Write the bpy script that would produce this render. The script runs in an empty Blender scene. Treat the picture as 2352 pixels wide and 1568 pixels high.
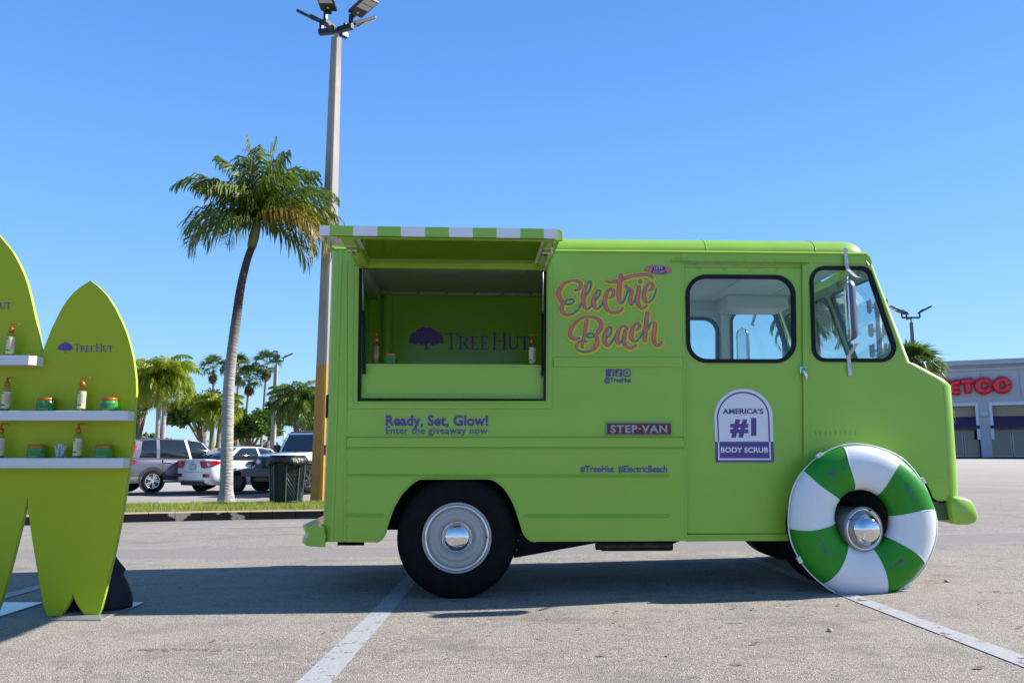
import bpy, bmesh, math, random
import numpy as np
from mathutils import Vector, Matrix
from mathutils.geometry import tessellate_polygon

SKYK = 5.3
# ---------------------------------------------------------------- camera, sky, sun, exposure
scn = bpy.context.scene
COL = scn.collection
F, CX, CY, EYE = 1829.0, 1176.0, 784.0, 0.95
TH = math.atan2(261.0, F)
cam_d = bpy.data.cameras.new('camera'); cam = bpy.data.objects.new('camera', cam_d); COL.objects.link(cam)
cam_d.sensor_width = 36.0; cam_d.lens = F / 2352.0 * 36.0; cam_d.clip_end = 3000; cam_d.clip_start = 0.05
cam.location = (0, 0, EYE); cam.rotation_euler = (math.pi / 2 + TH, 0, 0)
scn.camera = cam
SUN = Vector((1.30, 0.23, 1.0)).normalized()
sun_el = math.asin(SUN.z); sun_az = math.atan2(SUN.x, SUN.y)
w = bpy.data.worlds.new('World'); scn.world = w; w.use_nodes = True
nt = w.node_tree; bg = nt.nodes['Background']
sky = nt.nodes.new('ShaderNodeTexSky'); sky.sky_type = 'NISHITA'; sky.sun_disc = False
sky.sun_elevation = sun_el; sky.sun_rotation = sun_az
sky.altitude = 0; sky.air_density = 1.0; sky.dust_density = 0.35; sky.ozone_density = 3.2
hs = nt.nodes.new('ShaderNodeHueSaturation'); hs.inputs['Saturation'].default_value = 1.12
nt.links.new(sky.outputs[0], hs.inputs['Color'])
# the sky of this clear winter noon: the texture, weighted towards the blue measured low down; the unseen zenith is dulled to make shadows less blue
tcw = nt.nodes.new('ShaderNodeTexCoord'); spw = nt.nodes.new('ShaderNodeSeparateXYZ'); nt.links.new(tcw.outputs['Generated'], spw.inputs[0])
rw = nt.nodes.new('ShaderNodeValToRGB'); el = rw.color_ramp.elements
el[0].position = 0.0; el[0].color = (0.36, 0.66, 0.98, 1); el[1].position = 1.0; el[1].color = (0.06, 0.155, 0.42, 1)
for ps, cl in ((0.10, (0.275, 0.575, 0.97)), (0.25, (0.19, 0.46, 0.95)), (0.45, (0.115, 0.335, 0.86)), (0.62, (0.09, 0.26, 0.68))):
    e_ = el.new(ps); e_.color = (*cl, 1)
nt.links.new(spw.outputs[2], rw.inputs[0])
sw = nt.nodes.new('ShaderNodeVectorMath'); sw.operation = 'SCALE'; sw.inputs[3].default_value = SKYK; nt.links.new(rw.outputs[0], sw.inputs[0])
mw = nt.nodes.new('ShaderNodeMix'); mw.data_type = 'RGBA'; mw.inputs[0].default_value = 0.80; nt.links.new(hs.outputs[0], mw.inputs[6]); nt.links.new(sw.outputs[0], mw.inputs[7])
nt.links.new(mw.outputs[2], bg.inputs[0])
bg.inputs[1].default_value = 0.11
sl = bpy.data.lights.new('sun', 'SUN'); so = bpy.data.objects.new('sun', sl); COL.objects.link(so)
sl.energy = 5.0; sl.angle = math.radians(0.53); sl.color = (1.0, 0.95, 0.87)
so.rotation_euler = SUN.to_track_quat('Z', 'Y').to_euler(); so.location = (20, 5, 20)
vs = scn.view_settings; vs.view_transform = 'Standard'; vs.look = 'None'; vs.gamma = 1; vs.exposure = 1.0
vs.use_curve_mapping = False
scn.cycles.max_bounces = 10; scn.cycles.transparent_max_bounces = 24
R = random.Random(7)
PI = math.pi

# ---------------------------------------------------------------- measuring: a sight line meets a real plane
def ray(u, v):
    c = CY - v
    return (u - CX, F * math.cos(TH) - c * math.sin(TH), F * math.sin(TH) + c * math.cos(TH))
def at(u, v, Y):
    a, b, c = ray(u, v); t = Y / b
    return Vector((a * t, Y, EYE + c * t))
def gp(u, v, z=0.0):
    a, b, c = ray(u, v); t = (z - EYE) / c
    if z == 0.0:
        for _ in range(3): t = (gz(a * t, b * t) - EYE) / c
    return Vector((a * t, b * t, EYE + c * t))

def ss(x): x = max(0.0, min(1.0, x)); return x * x * (3 - 2 * x)
def gz(x, y):
    """height of the lot: level under the van's rear wheel, climbing gently to the right, falling behind on the left"""
    near = 0.020 * max(0.0, min(x + 0.3, 7.0)) * (1 - 0.5 * ss(-(x + 0.3 - 0.6) / 0.6))
    if y <= 9: return near
    t = x / y; wr = ss((t + 0.05) / 0.4)
    zl = -0.29 * ss((y - 8.5) / 17.0); zr = 0.54 * min(1.0, (y - 9) / 66.0)
    return zl * (1 - wr) + zr * wr + near

# ---------------------------------------------------------------- materials
MATS = {}
def mat(name, rgb, rough=0.5, metal=0.0, var=0.0, vscale=4.0, bump=0.0, bscale=60.0, coat=0.0, spec=0.5,
        rgb2=None, trans=0.0, dirt=0.0, stretch=None, sub=0.0, aniso=None, emis=None, detail=6.0, bdist=0.01):
    if name in MATS: return MATS[name]
    m = bpy.data.materials.new(name); m.use_nodes = True; MATS[name] = m
    n = m.node_tree; p = n.nodes['Principled BSDF']
    p.inputs['Roughness'].default_value = rough; p.inputs['Metallic'].default_value = metal
    p.inputs['Coat Weight'].default_value = coat; p.inputs['Coat Roughness'].default_value = 0.06
    p.inputs['Specular IOR Level'].default_value = spec
    p.inputs['Transmission Weight'].default_value = trans
    c = (*rgb, 1)
    p.inputs['Base Color'].default_value = c
    tc = n.nodes.new('ShaderNodeTexCoord'); src = tc.outputs['Object']
    if stretch:
        mp = n.nodes.new('ShaderNodeMapping'); mp.inputs['Scale'].default_value = stretch
        n.links.new(src, mp.inputs[0]); src = mp.outputs[0]
    if var > 0 or rgb2:
        no = n.nodes.new('ShaderNodeTexNoise'); no.inputs['Scale'].default_value = vscale; no.inputs['Detail'].default_value = detail
        no.inputs['Roughness'].default_value = 0.62
        n.links.new(src, no.inputs['Vector'])
        cr = n.nodes.new('ShaderNodeMapRange'); cr.inputs[1].default_value = 0.32; cr.inputs[2].default_value = 0.68
        n.links.new(no.outputs[0], cr.inputs[0])
        mx = n.nodes.new('ShaderNodeMix'); mx.data_type = 'RGBA'
        if rgb2 is None:
            mx.inputs[6].default_value = (*[x * (1 - var) for x in rgb], 1); mx.inputs[7].default_value = (*[min(1, x * (1 + var)) for x in rgb], 1)
        else:
            mx.inputs[6].default_value = c; mx.inputs[7].default_value = (*rgb2, 1)
        n.links.new(cr.outputs[0], mx.inputs[0]); n.links.new(mx.outputs[2], p.inputs['Base Color'])
        if dirt:
            rr = n.nodes.new('ShaderNodeMapRange'); rr.inputs[3].default_value = max(0, rough - dirt); rr.inputs[4].default_value = min(1, rough + dirt)
            n.links.new(no.outputs[0], rr.inputs[0]); n.links.new(rr.outputs[0], p.inputs['Roughness'])
    if bump > 0:
        nb = n.nodes.new('ShaderNodeTexNoise'); nb.inputs['Scale'].default_value = bscale; nb.inputs['Detail'].default_value = 3
        n.links.new(src, nb.inputs['Vector'])
        b = n.nodes.new('ShaderNodeBump'); b.inputs['Strength'].default_value = bump; b.inputs['Distance'].default_value = bdist
        n.links.new(nb.outputs[0], b.inputs['Height']); n.links.new(b.outputs[0], p.inputs['Normal'])
    return m
def glass_mat(name, tint, refl=1.0, rough=0.0):
    if name in MATS: return MATS[name]
    m = bpy.data.materials.new(name); m.use_nodes = True; MATS[name] = m
    n = m.node_tree; n.nodes.clear()
    o = n.nodes.new('ShaderNodeOutputMaterial'); t = n.nodes.new('ShaderNodeBsdfTransparent'); g = n.nodes.new('ShaderNodeBsdfGlossy')
    g.inputs['Roughness'].default_value = rough; t.inputs[0].default_value = (*tint, 1)
    g.inputs[0].default_value = (refl, refl, refl, 1)
    fr = n.nodes.new('ShaderNodeFresnel'); ge = n.nodes.new('ShaderNodeNewGeometry'); io = n.nodes.new('ShaderNodeMapRange')
    io.inputs[3].default_value = 1.45; io.inputs[4].default_value = 1 / 1.45; n.links.new(ge.outputs['Backfacing'], io.inputs[0]); n.links.new(io.outputs[0], fr.inputs[0])
    mx = n.nodes.new('ShaderNodeMixShader')
    n.links.new(fr.outputs[0], mx.inputs[0]); n.links.new(t.outputs[0], mx.inputs[1]); n.links.new(g.outputs[0], mx.inputs[2])
    n.links.new(mx.outputs[0], o.inputs[0])
    return m
def leaf_mat(name, rgb, rgb2, rough=0.45, sc=1.5, trans=0.35):
    if name in MATS: return MATS[name]
    m = mat(name, rgb, rough, 0, rgb2=rgb2, vscale=sc, spec=0.4)
    n = m.node_tree; p = n.nodes['Principled BSDF']; o = n.nodes['Material Output']
    tl = n.nodes.new('ShaderNodeBsdfTranslucent')
    src = p.inputs['Base Color'].links[0].from_socket
    br = n.nodes.new('ShaderNodeMix'); br.data_type = 'RGBA'; br.blend_type = 'MULTIPLY'; br.inputs[0].default_value = 1
    n.links.new(src, br.inputs[6]); br.inputs[7].default_value = (1.5, 1.6, 0.7, 1)
    n.links.new(br.outputs[2], tl.inputs[0])
    mx = n.nodes.new('ShaderNodeMixShader'); mx.inputs[0].default_value = trans
    n.links.new(p.outputs[0], mx.inputs[1]); n.links.new(tl.outputs[0], mx.inputs[2]); n.links.new(mx.outputs[0], o.inputs[0])
    return m

GREEN = (0.278, 0.485, 0.048)
paint = mat('van_paint', GREEN, 0.38, 0, var=0.04, vscale=1.2, bump=0.09, bscale=170, coat=0.36, bdist=0.002, spec=0.35)
mural_purple = mat('mural_purple', (0.17, 0.085, 0.50), 0.35, 0, var=0.05)
# a slow waviness, as hand-beaten panels have
def add_wave(m, strength=0.2):
    n = m.node_tree; p = n.nodes['Principled BSDF']; b0 = p.inputs['Normal'].links[0].from_node
    tc = [x for x in n.nodes if x.type == 'TEX_COORD'][0]
    no = n.nodes.new('ShaderNodeTexNoise'); no.inputs['Scale'].default_value = 2.2; no.inputs['Detail'].default_value = 1
    n.links.new(tc.outputs['Object'], no.inputs['Vector'])
    b = n.nodes.new('ShaderNodeBump'); b.inputs['Strength'].default_value = strength; b.inputs['Distance'].default_value = 0.05
    n.links.new(no.outputs[0], b.inputs['Height']); n.links.new(b0.outputs[0], b.inputs['Normal'])
    n.links.new(b.outputs[0], p.inputs['Normal']); n.links.new(b.outputs[0], p.inputs['Coat Normal'])
add_wave(paint)
paint_in = mat('interior_green_panel', (0.36, 0.74, 0.05), 0.22, 0, var=0.06, vscale=1.5, bump=0.05, bscale=120, bdist=0.002)
grey_in = mat('interior_grey_paint', (0.60, 0.66, 0.60), 0.5, 0, var=0.08, vscale=3)
white_in = mat('cab_white_paint', (0.80, 0.83, 0.78), 0.5, 0, var=0.06, vscale=3)
white_p = mat('white_vinyl', (0.74, 0.74, 0.76), 0.4, 0, var=0.03, vscale=5)
purple = mat('purple_print', (0.10, 0.045, 0.24), 0.42, 0, var=0.05, vscale=8)
coral = mat('coral_print', (0.74, 0.13, 0.085), 0.42, 0, var=0.04, vscale=8)
teal = mat('teal_print', (0.0, 0.20, 0.215), 0.42, 0, var=0.04, vscale=8)
yellow = mat('yellow_print', (0.62, 0.50, 0.0), 0.42, 0, var=0.04, vscale=8)
rubber = mat('black_rubber', (0.008, 0.008, 0.009), 0.6, 0, spec=0.25, var=0.2, vscale=10)
tyre_m = mat('tyre_rubber', (0.008, 0.008, 0.008), 0.85, 0, spec=0.15, var=0.3, vscale=14, bump=0.2, bscale=90, bdist=0.003)
dark = mat('dark_underbody', (0.006, 0.0065, 0.008), 0.8, 0, spec=0.15, var=0.4, vscale=9, bump=0.3, bscale=40)
chrome = mat('chrome', (0.72, 0.72, 0.73), 0.06, 1.0, bump=0.02, bscale=12, bdist=0.004)
steel = mat('brushed_steel', (0.26, 0.26, 0.28), 0.38, 0.8, var=0.15, vscale=9)
rim_m = mat('cream_grey_rim_paint', (0.38, 0.375, 0.36), 0.3, 0, var=0.06, vscale=10, coat=0.4)
strap_m = mat('grey_painted_strap', (0.52, 0.52, 0.56), 0.4, 0.2, var=0.05)
glass = glass_mat('window_glass', (0.86, 0.93, 0.93))

# ---------------------------------------------------------------- object helpers
def link(o, parent=None):
    COL.objects.link(o)
    if parent is not None: o.parent = parent
    return o
def mk(name, V, Fc, m, parent=None, smooth=False):
    me = bpy.data.meshes.new(name); me.from_pydata([tuple(x) for x in V], [], Fc); me.update()
    if smooth: me.shade_smooth()
    ms = m if isinstance(m, (list, tuple)) else [m]
    for x in ms: me.materials.append(x)
    return link(bpy.data.objects.new(name, me), parent)
def from_bm(name, bm, m, parent=None, smooth=False):
    me = bpy.data.meshes.new(name); bmesh.ops.recalc_face_normals(bm, faces=bm.faces[:]); bm.to_mesh(me); bm.free()
    if smooth:
        me.shade_smooth()
    me.materials.append(m)
    return link(bpy.data.objects.new(name, me), parent)
def tag(o, label=None, cat=None, group=None, kind=None):
    if label: o['label'] = label
    if cat: o['category'] = cat
    if group: o['group'] = group
    if kind: o['kind'] = kind
    return o
def empty(name, loc, rz=0.0, label=None, cat=None, group=None):
    e = bpy.data.objects.new(name, None); COL.objects.link(e); e.location = loc; e.rotation_euler = (0, 0, rz)
    e.empty_display_size = 0.2
    return tag(e, label, cat, group)
KIDS = {}
def copy_tree(src, loc, rz=None, label=None):
    r = src.copy(); COL.objects.link(r); r.location = loc
    if rz is not None: r.rotation_euler = (0, 0, rz)
    if label: r['label'] = label
    for ch in src.children:
        c = ch.copy(); COL.objects.link(c); c.parent = r
        for g in ch.children:
            d = g.copy(); COL.objects.link(d); d.parent = c
    return r
def box(bm, x0, x1, y0, y1, z0, z1, bev=0.0, M=None, seg=2):
    r = bmesh.ops.create_cube(bm, size=1.0)
    vs_ = r['verts']
    bmesh.ops.scale(bm, vec=(x1 - x0, y1 - y0, z1 - z0), verts=vs_)
    bmesh.ops.translate(bm, vec=((x0 + x1) / 2, (y0 + y1) / 2, (z0 + z1) / 2), verts=vs_)
    if bev > 0:
        es = list({e for v in vs_ for e in v.link_edges})
        rb = bmesh.ops.bevel(bm, geom=es, offset=bev, segments=seg, profile=0.6, affect='EDGES')
        vs_ = list({v for f in rb['faces'] for v in f.verts} | {v for v in vs_ if v.is_valid})
    if M is not None: bmesh.ops.transform(bm, matrix=M, verts=vs_)
    return vs_
def boxo(name, x0, x1, y0, y1, z0, z1, m, parent=None, bev=0.0, smooth=False, seg=2):
    bm = bmesh.new(); box(bm, min(x0, x1), max(x0, x1), min(y0, y1), max(y0, y1), min(z0, z1), max(z0, z1), bev, seg=seg)
    return from_bm(name, bm, m, parent, smooth)
def tube(bm, pts, rad, n=8, cap=True):
    pts = [Vector(p) for p in pts]
    rads = rad if isinstance(rad, (list, tuple)) else [rad] * len(pts)
    rings = []; prev = None
    for i, p in enumerate(pts):
        d = (pts[min(i + 1, len(pts) - 1)] - pts[max(i - 1, 0)])
        d = d.normalized() if d.length > 1e-9 else Vector((0, 0, 1))
        if prev is None:
            a = Vector((0, 0, 1)) if abs(d.z) < 0.9 else Vector((1, 0, 0))
            x = d.cross(a).normalized()
        else:
            x = (prev - d * prev.dot(d)).normalized()
        prev = x; y = d.cross(x)
        rings.append([bm.verts.new(p + (x * math.cos(2 * PI * k / n) + y * math.sin(2 * PI * k / n)) * rads[i]) for k in range(n)])
    for a, b in zip(rings, rings[1:]):
        for k in range(n): bm.faces.new((a[k], a[(k + 1) % n], b[(k + 1) % n], b[k]))
    if cap:
        bm.faces.new(rings[0][::-1]); bm.faces.new(rings[-1])
def tubeo(name, pts, rad, m, parent=None, n=8):
    bm = bmesh.new(); tube(bm, pts, rad, n); return from_bm(name, bm, m, parent, True)
def lathe(prof, n=48, axis='y', full=True):
    """prof: list of (radius, along).  axis y: along goes to y."""
    V = []; Fc = []
    for r, a in prof:
        for k in range(n):
            t = 2 * PI * k / n
            V.append((r * math.cos(t), a, r * math.sin(t)) if axis == 'y' else (r * math.cos(t), r * math.sin(t), a))
    for i in range(len(prof) - 1):
        for k in range(n):
            q = (i * n + k, i * n + (k + 1) % n, (i + 1) * n + (k + 1) % n, (i + 1) * n + k)
            Fc.append(q if axis == 'y' else q)
    return V, Fc
def latheo(name, prof, m, parent=None, n=48, axis='y', loc=(0, 0, 0), smooth=True):
    V, Fc = lathe(prof, n, axis); o = mk(name, V, Fc, m, parent, smooth); o.location = loc; return o
def rounded(pts, rad, n=6):
    """round the corners of a closed polygon"""
    out = []; N = len(pts)
    rads = rad if isinstance(rad, (list, tuple)) else [rad] * N
    for i in range(N):
        p = Vector(pts[i]); a = (Vector(pts[i - 1]) - p); b = (Vector(pts[(i + 1) % N]) - p); r = rads[i]
        if r <= 1e-6: out.append(tuple(p)); continue
        ang = a.angle(b); d = min(r / math.tan(ang / 2), a.length * 0.49, b.length * 0.49)
        p0 = p + a.normalized() * d; p1 = p + b.normalized() * d
        for k in range(n + 1):
            t = k / n; # conic
            w_ = math.sin(ang / 2)
            A, B_, C = (1 - t) ** 2, 2 * t * (1 - t) * w_, t * t
            q = (p0 * A + p * B_ + p1 * C) / (A + B_ + C); out.append(tuple(q))
    return out
def inset(pts, d):
    out = []; N = len(pts); P = [Vector(p) for p in pts]
    area = sum(P[i].x * P[(i + 1) % N].y - P[(i + 1) % N].x * P[i].y for i in range(N))
    s = 1 if area > 0 else -1
    for i in range(N):
        a = (P[i] - P[i - 1]); b = (P[(i + 1) % N] - P[i])
        if a.length < 1e-9: a = b
        if b.length < 1e-9: b = a
        na = Vector((-a.y, a.x)).normalized() * s; nb = Vector((-b.y, b.x)).normalized() * s
        n_ = (na + nb); n_ = n_.normalized() if n_.length > 1e-6 else na
        c = max(0.35, n_.dot(na)); out.append(tuple(P[i] + n_ * (d / c)))
    return out
def flat(outer, holes=()):
    """triangulate a polygon with holes -> (2D verts, tris, loops)"""
    loops = [[Vector((p[0], p[1], 0)) for p in outer]] + [[Vector((p[0], p[1], 0)) for p in h] for h in holes]
    tris = tessellate_polygon(loops)
    return [p for l in loops for p in l], tris, [len(l) for l in loops]
def slab(name, outer, holes, y0, y1, m, parent=None, mp=None):
    """polygon in (x,z) given thickness from y0 (front) to y1 (back)"""
    P, T, L = flat(outer, holes); N = len(P)
    mp = mp or (lambda x, z, y: (x, y, z))
    V = [mp(p.x, p.y, y0) for p in P] + [mp(p.x, p.y, y1) for p in P]
    Fc = [tuple(t) for t in T] + [tuple(N + i for i in t[::-1]) for t in T]
    o = 0
    for l in L:
        for i in range(l):
            a, b = o + i, o + (i + 1) % l; Fc.append((a, b, N + b, N + a))
        o += l
    ob = mk(name, V, Fc, m, parent)
    bm = bmesh.new(); bm.from_mesh(ob.data); bmesh.ops.recalc_face_normals(bm, faces=bm.faces[:]); bm.to_mesh(ob.data); bm.free()
    return ob
def catmull(P, n=6):
    P = [np.array(p, float) for p in P]; Q = [2 * P[0] - P[1]] + P + [2 * P[-1] - P[-2]]; out = []
    for i in range(1, len(Q) - 2):
        for k in range(n):
            t = k / n; a, b, c, d = Q[i - 1:i + 3]
            out.append(0.5 * ((2 * b) + (-a + c) * t + (2 * a - 5 * b + 4 * c - d) * t * t + (-a + 3 * b - 3 * c + d) * t ** 3))
    out.append(P[-1]); return out
def stroke_mesh(strokes, grow, cell, polys=()):
    """one flat, non-overlapping sheet: everything nearer than width/2+grow to a stroke.  strokes: lists of (x,y,width)"""
    segs = []
    for s in strokes:
        if len(s) == 1: segs.append((s[0], s[0])); continue
        segs += list(zip(s, s[1:]))
    A = np.array([[*a] for a, b in segs], float); B = np.array([[*b] for a, b in segs], float)
    mg = grow + max(A[:, 2].max(), B[:, 2].max()) / 2 + 2 * cell
    x0, y0 = min(A[:, 0].min(), B[:, 0].min()) - mg, min(A[:, 1].min(), B[:, 1].min()) - mg
    x1, y1 = max(A[:, 0].max(), B[:, 0].max()) + mg, max(A[:, 1].max(), B[:, 1].max()) + mg
    nx, ny = int((x1 - x0) / cell) + 2, int((y1 - y0) / cell) + 2
    X = x0 + np.arange(nx) * cell; Y = y0 + np.arange(ny) * cell
    D = np.full((ny, nx), 1e3)
    for a, b in zip(A, B):
        m_ = grow + max(a[2], b[2]) / 2 + 2 * cell
        i0, i1 = max(0, int((min(a[0], b[0]) - m_ - x0) / cell)), min(nx, int((max(a[0], b[0]) + m_ - x0) / cell) + 2)
        j0, j1 = max(0, int((min(a[1], b[1]) - m_ - y0) / cell)), min(ny, int((max(a[1], b[1]) + m_ - y0) / cell) + 2)
        gx, gy = np.meshgrid(X[i0:i1], Y[j0:j1])
        dx, dy = b[0] - a[0], b[1] - a[1]; L = dx * dx + dy * dy + 1e-12
        t = np.clip(((gx - a[0]) * dx + (gy - a[1]) * dy) / L, 0, 1)
        d = np.hypot(gx - a[0] - t * dx, gy - a[1] - t * dy) - (a[2] + (b[2] - a[2]) * t) / 2 - grow
        D[j0:j1, i0:i1] = np.minimum(D[j0:j1, i0:i1], d)
    V = []; Fc = []; cache = {}
    def vid(k, p):
        if k not in cache: cache[k] = len(V); V.append(p)
        return cache[k]
    ins = D < 0
    for j in range(ny - 1):
        i = 0
        while i < nx - 1:
            c = (ins[j, i], ins[j, i + 1], ins[j + 1, i + 1], ins[j + 1, i])
            if all(c):
                k = i
                while k + 1 < nx - 1 and ins[j, k + 2] and ins[j + 1, k + 2]: k += 1
                Fc.append((vid((j, i), (X[i], Y[j])), vid((j, k + 1), (X[k + 1], Y[j])), vid((j + 1, k + 1), (X[k + 1], Y[j + 1])), vid((j + 1, i), (X[i], Y[j + 1]))))
                i = k + 1; continue
            if any(c):
                co = ((j, i), (j, i + 1), (j + 1, i + 1), (j + 1, i)); pl = []
                for q in range(4):
                    a, b = co[q], co[(q + 1) % 4]
                    if ins[a]: pl.append(vid(a, (X[a[1]], Y[a[0]])))
                    if ins[a] != ins[b]:
                        t = D[a] / (D[a] - D[b]); key = (a, b) if a < b else (b, a)
                        pl.append(vid(key, (X[a[1]] + (X[b[1]] - X[a[1]]) * t, Y[a[0]] + (Y[b[0]] - Y[a[0]]) * t)))
                if len(pl) >= 3: Fc.append(tuple(pl))
            i += 1
    return V, Fc
def text_mesh(txt, bold=0.0, space=1.0, res=4, shear=0.0):
    cu = bpy.data.curves.new('txt', 'FONT'); cu.body = txt; cu.resolution_u = res; cu.offset = bold; cu.space_character = space; cu.shear = shear
    ob = bpy.data.objects.new('txt', cu); me = ob.to_mesh()
    V = [(v.co.x, v.co.y) for v in me.vertices]; Fc = [tuple(p.vertices) for p in me.polygons]
    ob.to_mesh_clear(); bpy.data.objects.remove(ob); bpy.data.curves.remove(cu)
    return V, Fc
def fit(V, u0, v0, u1, v1):
    xs = [p[0] for p in V]; ys = [p[1] for p in V]; a, b, c, d = min(xs), max(xs), min(ys), max(ys)
    return [(u0 + (x - a) / (b - a) * (u1 - u0), v1 + (y - c) / (d - c) * (v0 - v1)) for x, y in V]
# ---------------------------------------------------------------- ground
def asphalt_material():
    m = bpy.data.materials.new('old_asphalt'); m.use_nodes = True; n = m.node_tree; p = n.nodes['Principled BSDF']
    tc = n.nodes.new('ShaderNodeTexCoord'); P = tc.outputs['Object']; L = n.links
    def noise(sc, det=4, ro=0.6, vec=None):
        x = n.nodes.new('ShaderNodeTexNoise'); x.inputs['Scale'].default_value = sc; x.inputs['Detail'].default_value = det; x.inputs['Roughness'].default_value = ro
        L.new(vec or P, x.inputs['Vector']); return x.outputs[0]
    def rng(s, a, b, c=0.0, d=1.0):
        x = n.nodes.new('ShaderNodeMapRange'); x.inputs[1].default_value = a; x.inputs[2].default_value = b; x.inputs[3].default_value = c; x.inputs[4].default_value = d
        L.new(s, x.inputs[0]); return x.outputs[0]
    def mixc(f, a, b):
        x = n.nodes.new('ShaderNodeMix'); x.data_type = 'RGBA'
        if isinstance(f, float): x.inputs[0].default_value = f
        else: L.new(f, x.inputs[0])
        for i, q in ((6, a), (7, b)):
            if isinstance(q, tuple): x.inputs[i].default_value = (*q, 1)
            else: L.new(q, x.inputs[i])
        return x.outputs[2]
    vo = n.nodes.new('ShaderNodeTexVoronoi'); vo.inputs['Scale'].default_value = 125; L.new(P, vo.inputs['Vector'])
    sep = n.nodes.new('ShaderNodeSeparateColor'); L.new(vo.outputs['Color'], sep.inputs[0])
    stone = n.nodes.new('ShaderNodeValToRGB'); e = stone.color_ramp.elements
    e[0].color = (0.17, 0.16, 0.15, 1); e[1].color = (0.50, 0.46, 0.41, 1)
    for pos, c in ((0.25, (0.24, 0.225, 0.21)), (0.6, (0.35, 0.325, 0.295)), (0.85, (0.43, 0.385, 0.32))):
        q = e.new(pos); q.color = (*c, 1)
    L.new(sep.outputs[0], stone.inputs[0])
    gap = rng(vo.outputs['Distance'], 0.35, 0.75)
    c = mixc(gap, stone.outputs[0], (0.16, 0.15, 0.142))
    c = mixc(rng(noise(38, 3, 0.7), 0.35, 0.65, 0, 0.28), c, (0.17, 0.16, 0.15))
    spk = n.nodes.new('ShaderNodeMath'); spk.operation = 'GREATER_THAN'; spk.inputs[1].default_value = 0.93; L.new(sep.outputs[1], spk.inputs[0])
    spk2 = n.nodes.new('ShaderNodeMath'); spk2.operation = 'MULTIPLY'; spk2.inputs[1].default_value = 0.7; L.new(spk.outputs[0], spk2.inputs[0])
    c = mixc(spk2.outputs[0], c, (0.06, 0.057, 0.055))
    pit = rng(noise(14, 7, 0.75), 0.575, 0.62, 0, 0.6); c = mixc(pit, c, (0.075, 0.07, 0.068))
    c = mixc(rng(noise(0.55, 5), 0.42, 0.62, 0, 0.38), c, (0.30, 0.275, 0.24))
    c = mixc(rng(noise(4.5, 7, 0.72), 0.54, 0.64, 0, 0.4), c, (0.12, 0.115, 0.11))        # bleached patches
    c = mixc(rng(noise(1.6, 8, 0.7), 0.52, 0.66, 0, 0.7), c, (0.15, 0.143, 0.14))    # worn dark patches
    mp = n.nodes.new('ShaderNodeMapping'); mp.inputs['Scale'].default_value = (0.35, 1.5, 1); mp.inputs['Rotation'].default_value = (0, 0, 0.04); L.new(P, mp.inputs[0])
    c = mixc(rng(noise(2.2, 6, 0.7, mp.outputs[0]), 0.55, 0.68, 0, 0.5), c, (0.12, 0.115, 0.112))
    # newer, smoother strips laid along the drive lane
    sx = n.nodes.new('ShaderNodeSeparateXYZ'); wob = n.nodes.new('ShaderNodeVectorMath'); wob.operation = 'ADD'
    wn = n.nodes.new('ShaderNodeTexNoise'); wn.inputs['Scale'].default_value = 0.8; L.new(P, wn.inputs['Vector'])
    sc_ = n.nodes.new('ShaderNodeVectorMath'); sc_.operation = 'SCALE'; sc_.inputs[3].default_value = 0.12; L.new(wn.outputs[1], sc_.inputs[0])
    L.new(P, wob.inputs[0]); L.new(sc_.outputs[0], wob.inputs[1]); L.new(wob.outputs[0], sx.inputs[0])
    def band(y0, y1, slope):
        a = n.nodes.new('ShaderNodeMath'); a.operation = 'MULTIPLY_ADD'; L.new(sx.outputs[0], a.inputs[0]); a.inputs[1].default_value = -slope; L.new(sx.outputs[1], a.inputs[2])
        b = n.nodes.new('ShaderNodeMath'); b.operation = 'GREATER_THAN'; L.new(a.outputs[0], b.inputs[0]); b.inputs[1].default_value = y0
        d = n.nodes.new('ShaderNodeMath'); d.operation = 'LESS_THAN'; L.new(a.outputs[0], d.inputs[0]); d.inputs[1].default_value = y1
        f = n.nodes.new('ShaderNodeMath'); f.operation = 'MULTIPLY'; L.new(b.outputs[0], f.inputs[0]); L.new(d.outputs[0], f.inputs[1]); return f.outputs[0]
    fine = mixc(noise(160, 3, 0.8), (0.165, 0.155, 0.152), (0.235, 0.222, 0.215))
    for (y0, y1, s) in ((7.82, 8.62, 0.055), (13.2, 14.4, 0.30)):
        c = mixc(band(y0, y1, s), c, fine)
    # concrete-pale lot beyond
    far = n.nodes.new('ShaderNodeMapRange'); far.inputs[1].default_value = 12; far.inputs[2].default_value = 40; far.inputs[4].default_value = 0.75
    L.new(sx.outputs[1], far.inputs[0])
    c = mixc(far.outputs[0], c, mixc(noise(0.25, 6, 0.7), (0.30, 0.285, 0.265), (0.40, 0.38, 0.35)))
    cr = n.nodes.new('ShaderNodeTexVoronoi'); cr.feature = 'DISTANCE_TO_EDGE'; cr.inputs['Scale'].default_value = 0.42
    w2 = n.nodes.new('ShaderNodeVectorMath'); w2.operation = 'ADD'; wn2 = n.nodes.new('ShaderNodeTexNoise'); wn2.inputs['Scale'].default_value = 2.5; wn2.inputs['Detail'].default_value = 6
    L.new(P, wn2.inputs['Vector']); sc2 = n.nodes.new('ShaderNodeVectorMath'); sc2.operation = 'SCALE'; sc2.inputs[3].default_value = 0.7; L.new(wn2.outputs[1], sc2.inputs[0])
    L.new(P, w2.inputs[0]); L.new(sc2.outputs[0], w2.inputs[1]); L.new(w2.outputs[0], cr.inputs['Vector'])
    crk = rng(cr.outputs[0], 0.0008, 0.003, 0.22, 0.0)
    c = mixc(crk, c, (0.05, 0.05, 0.05))
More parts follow.
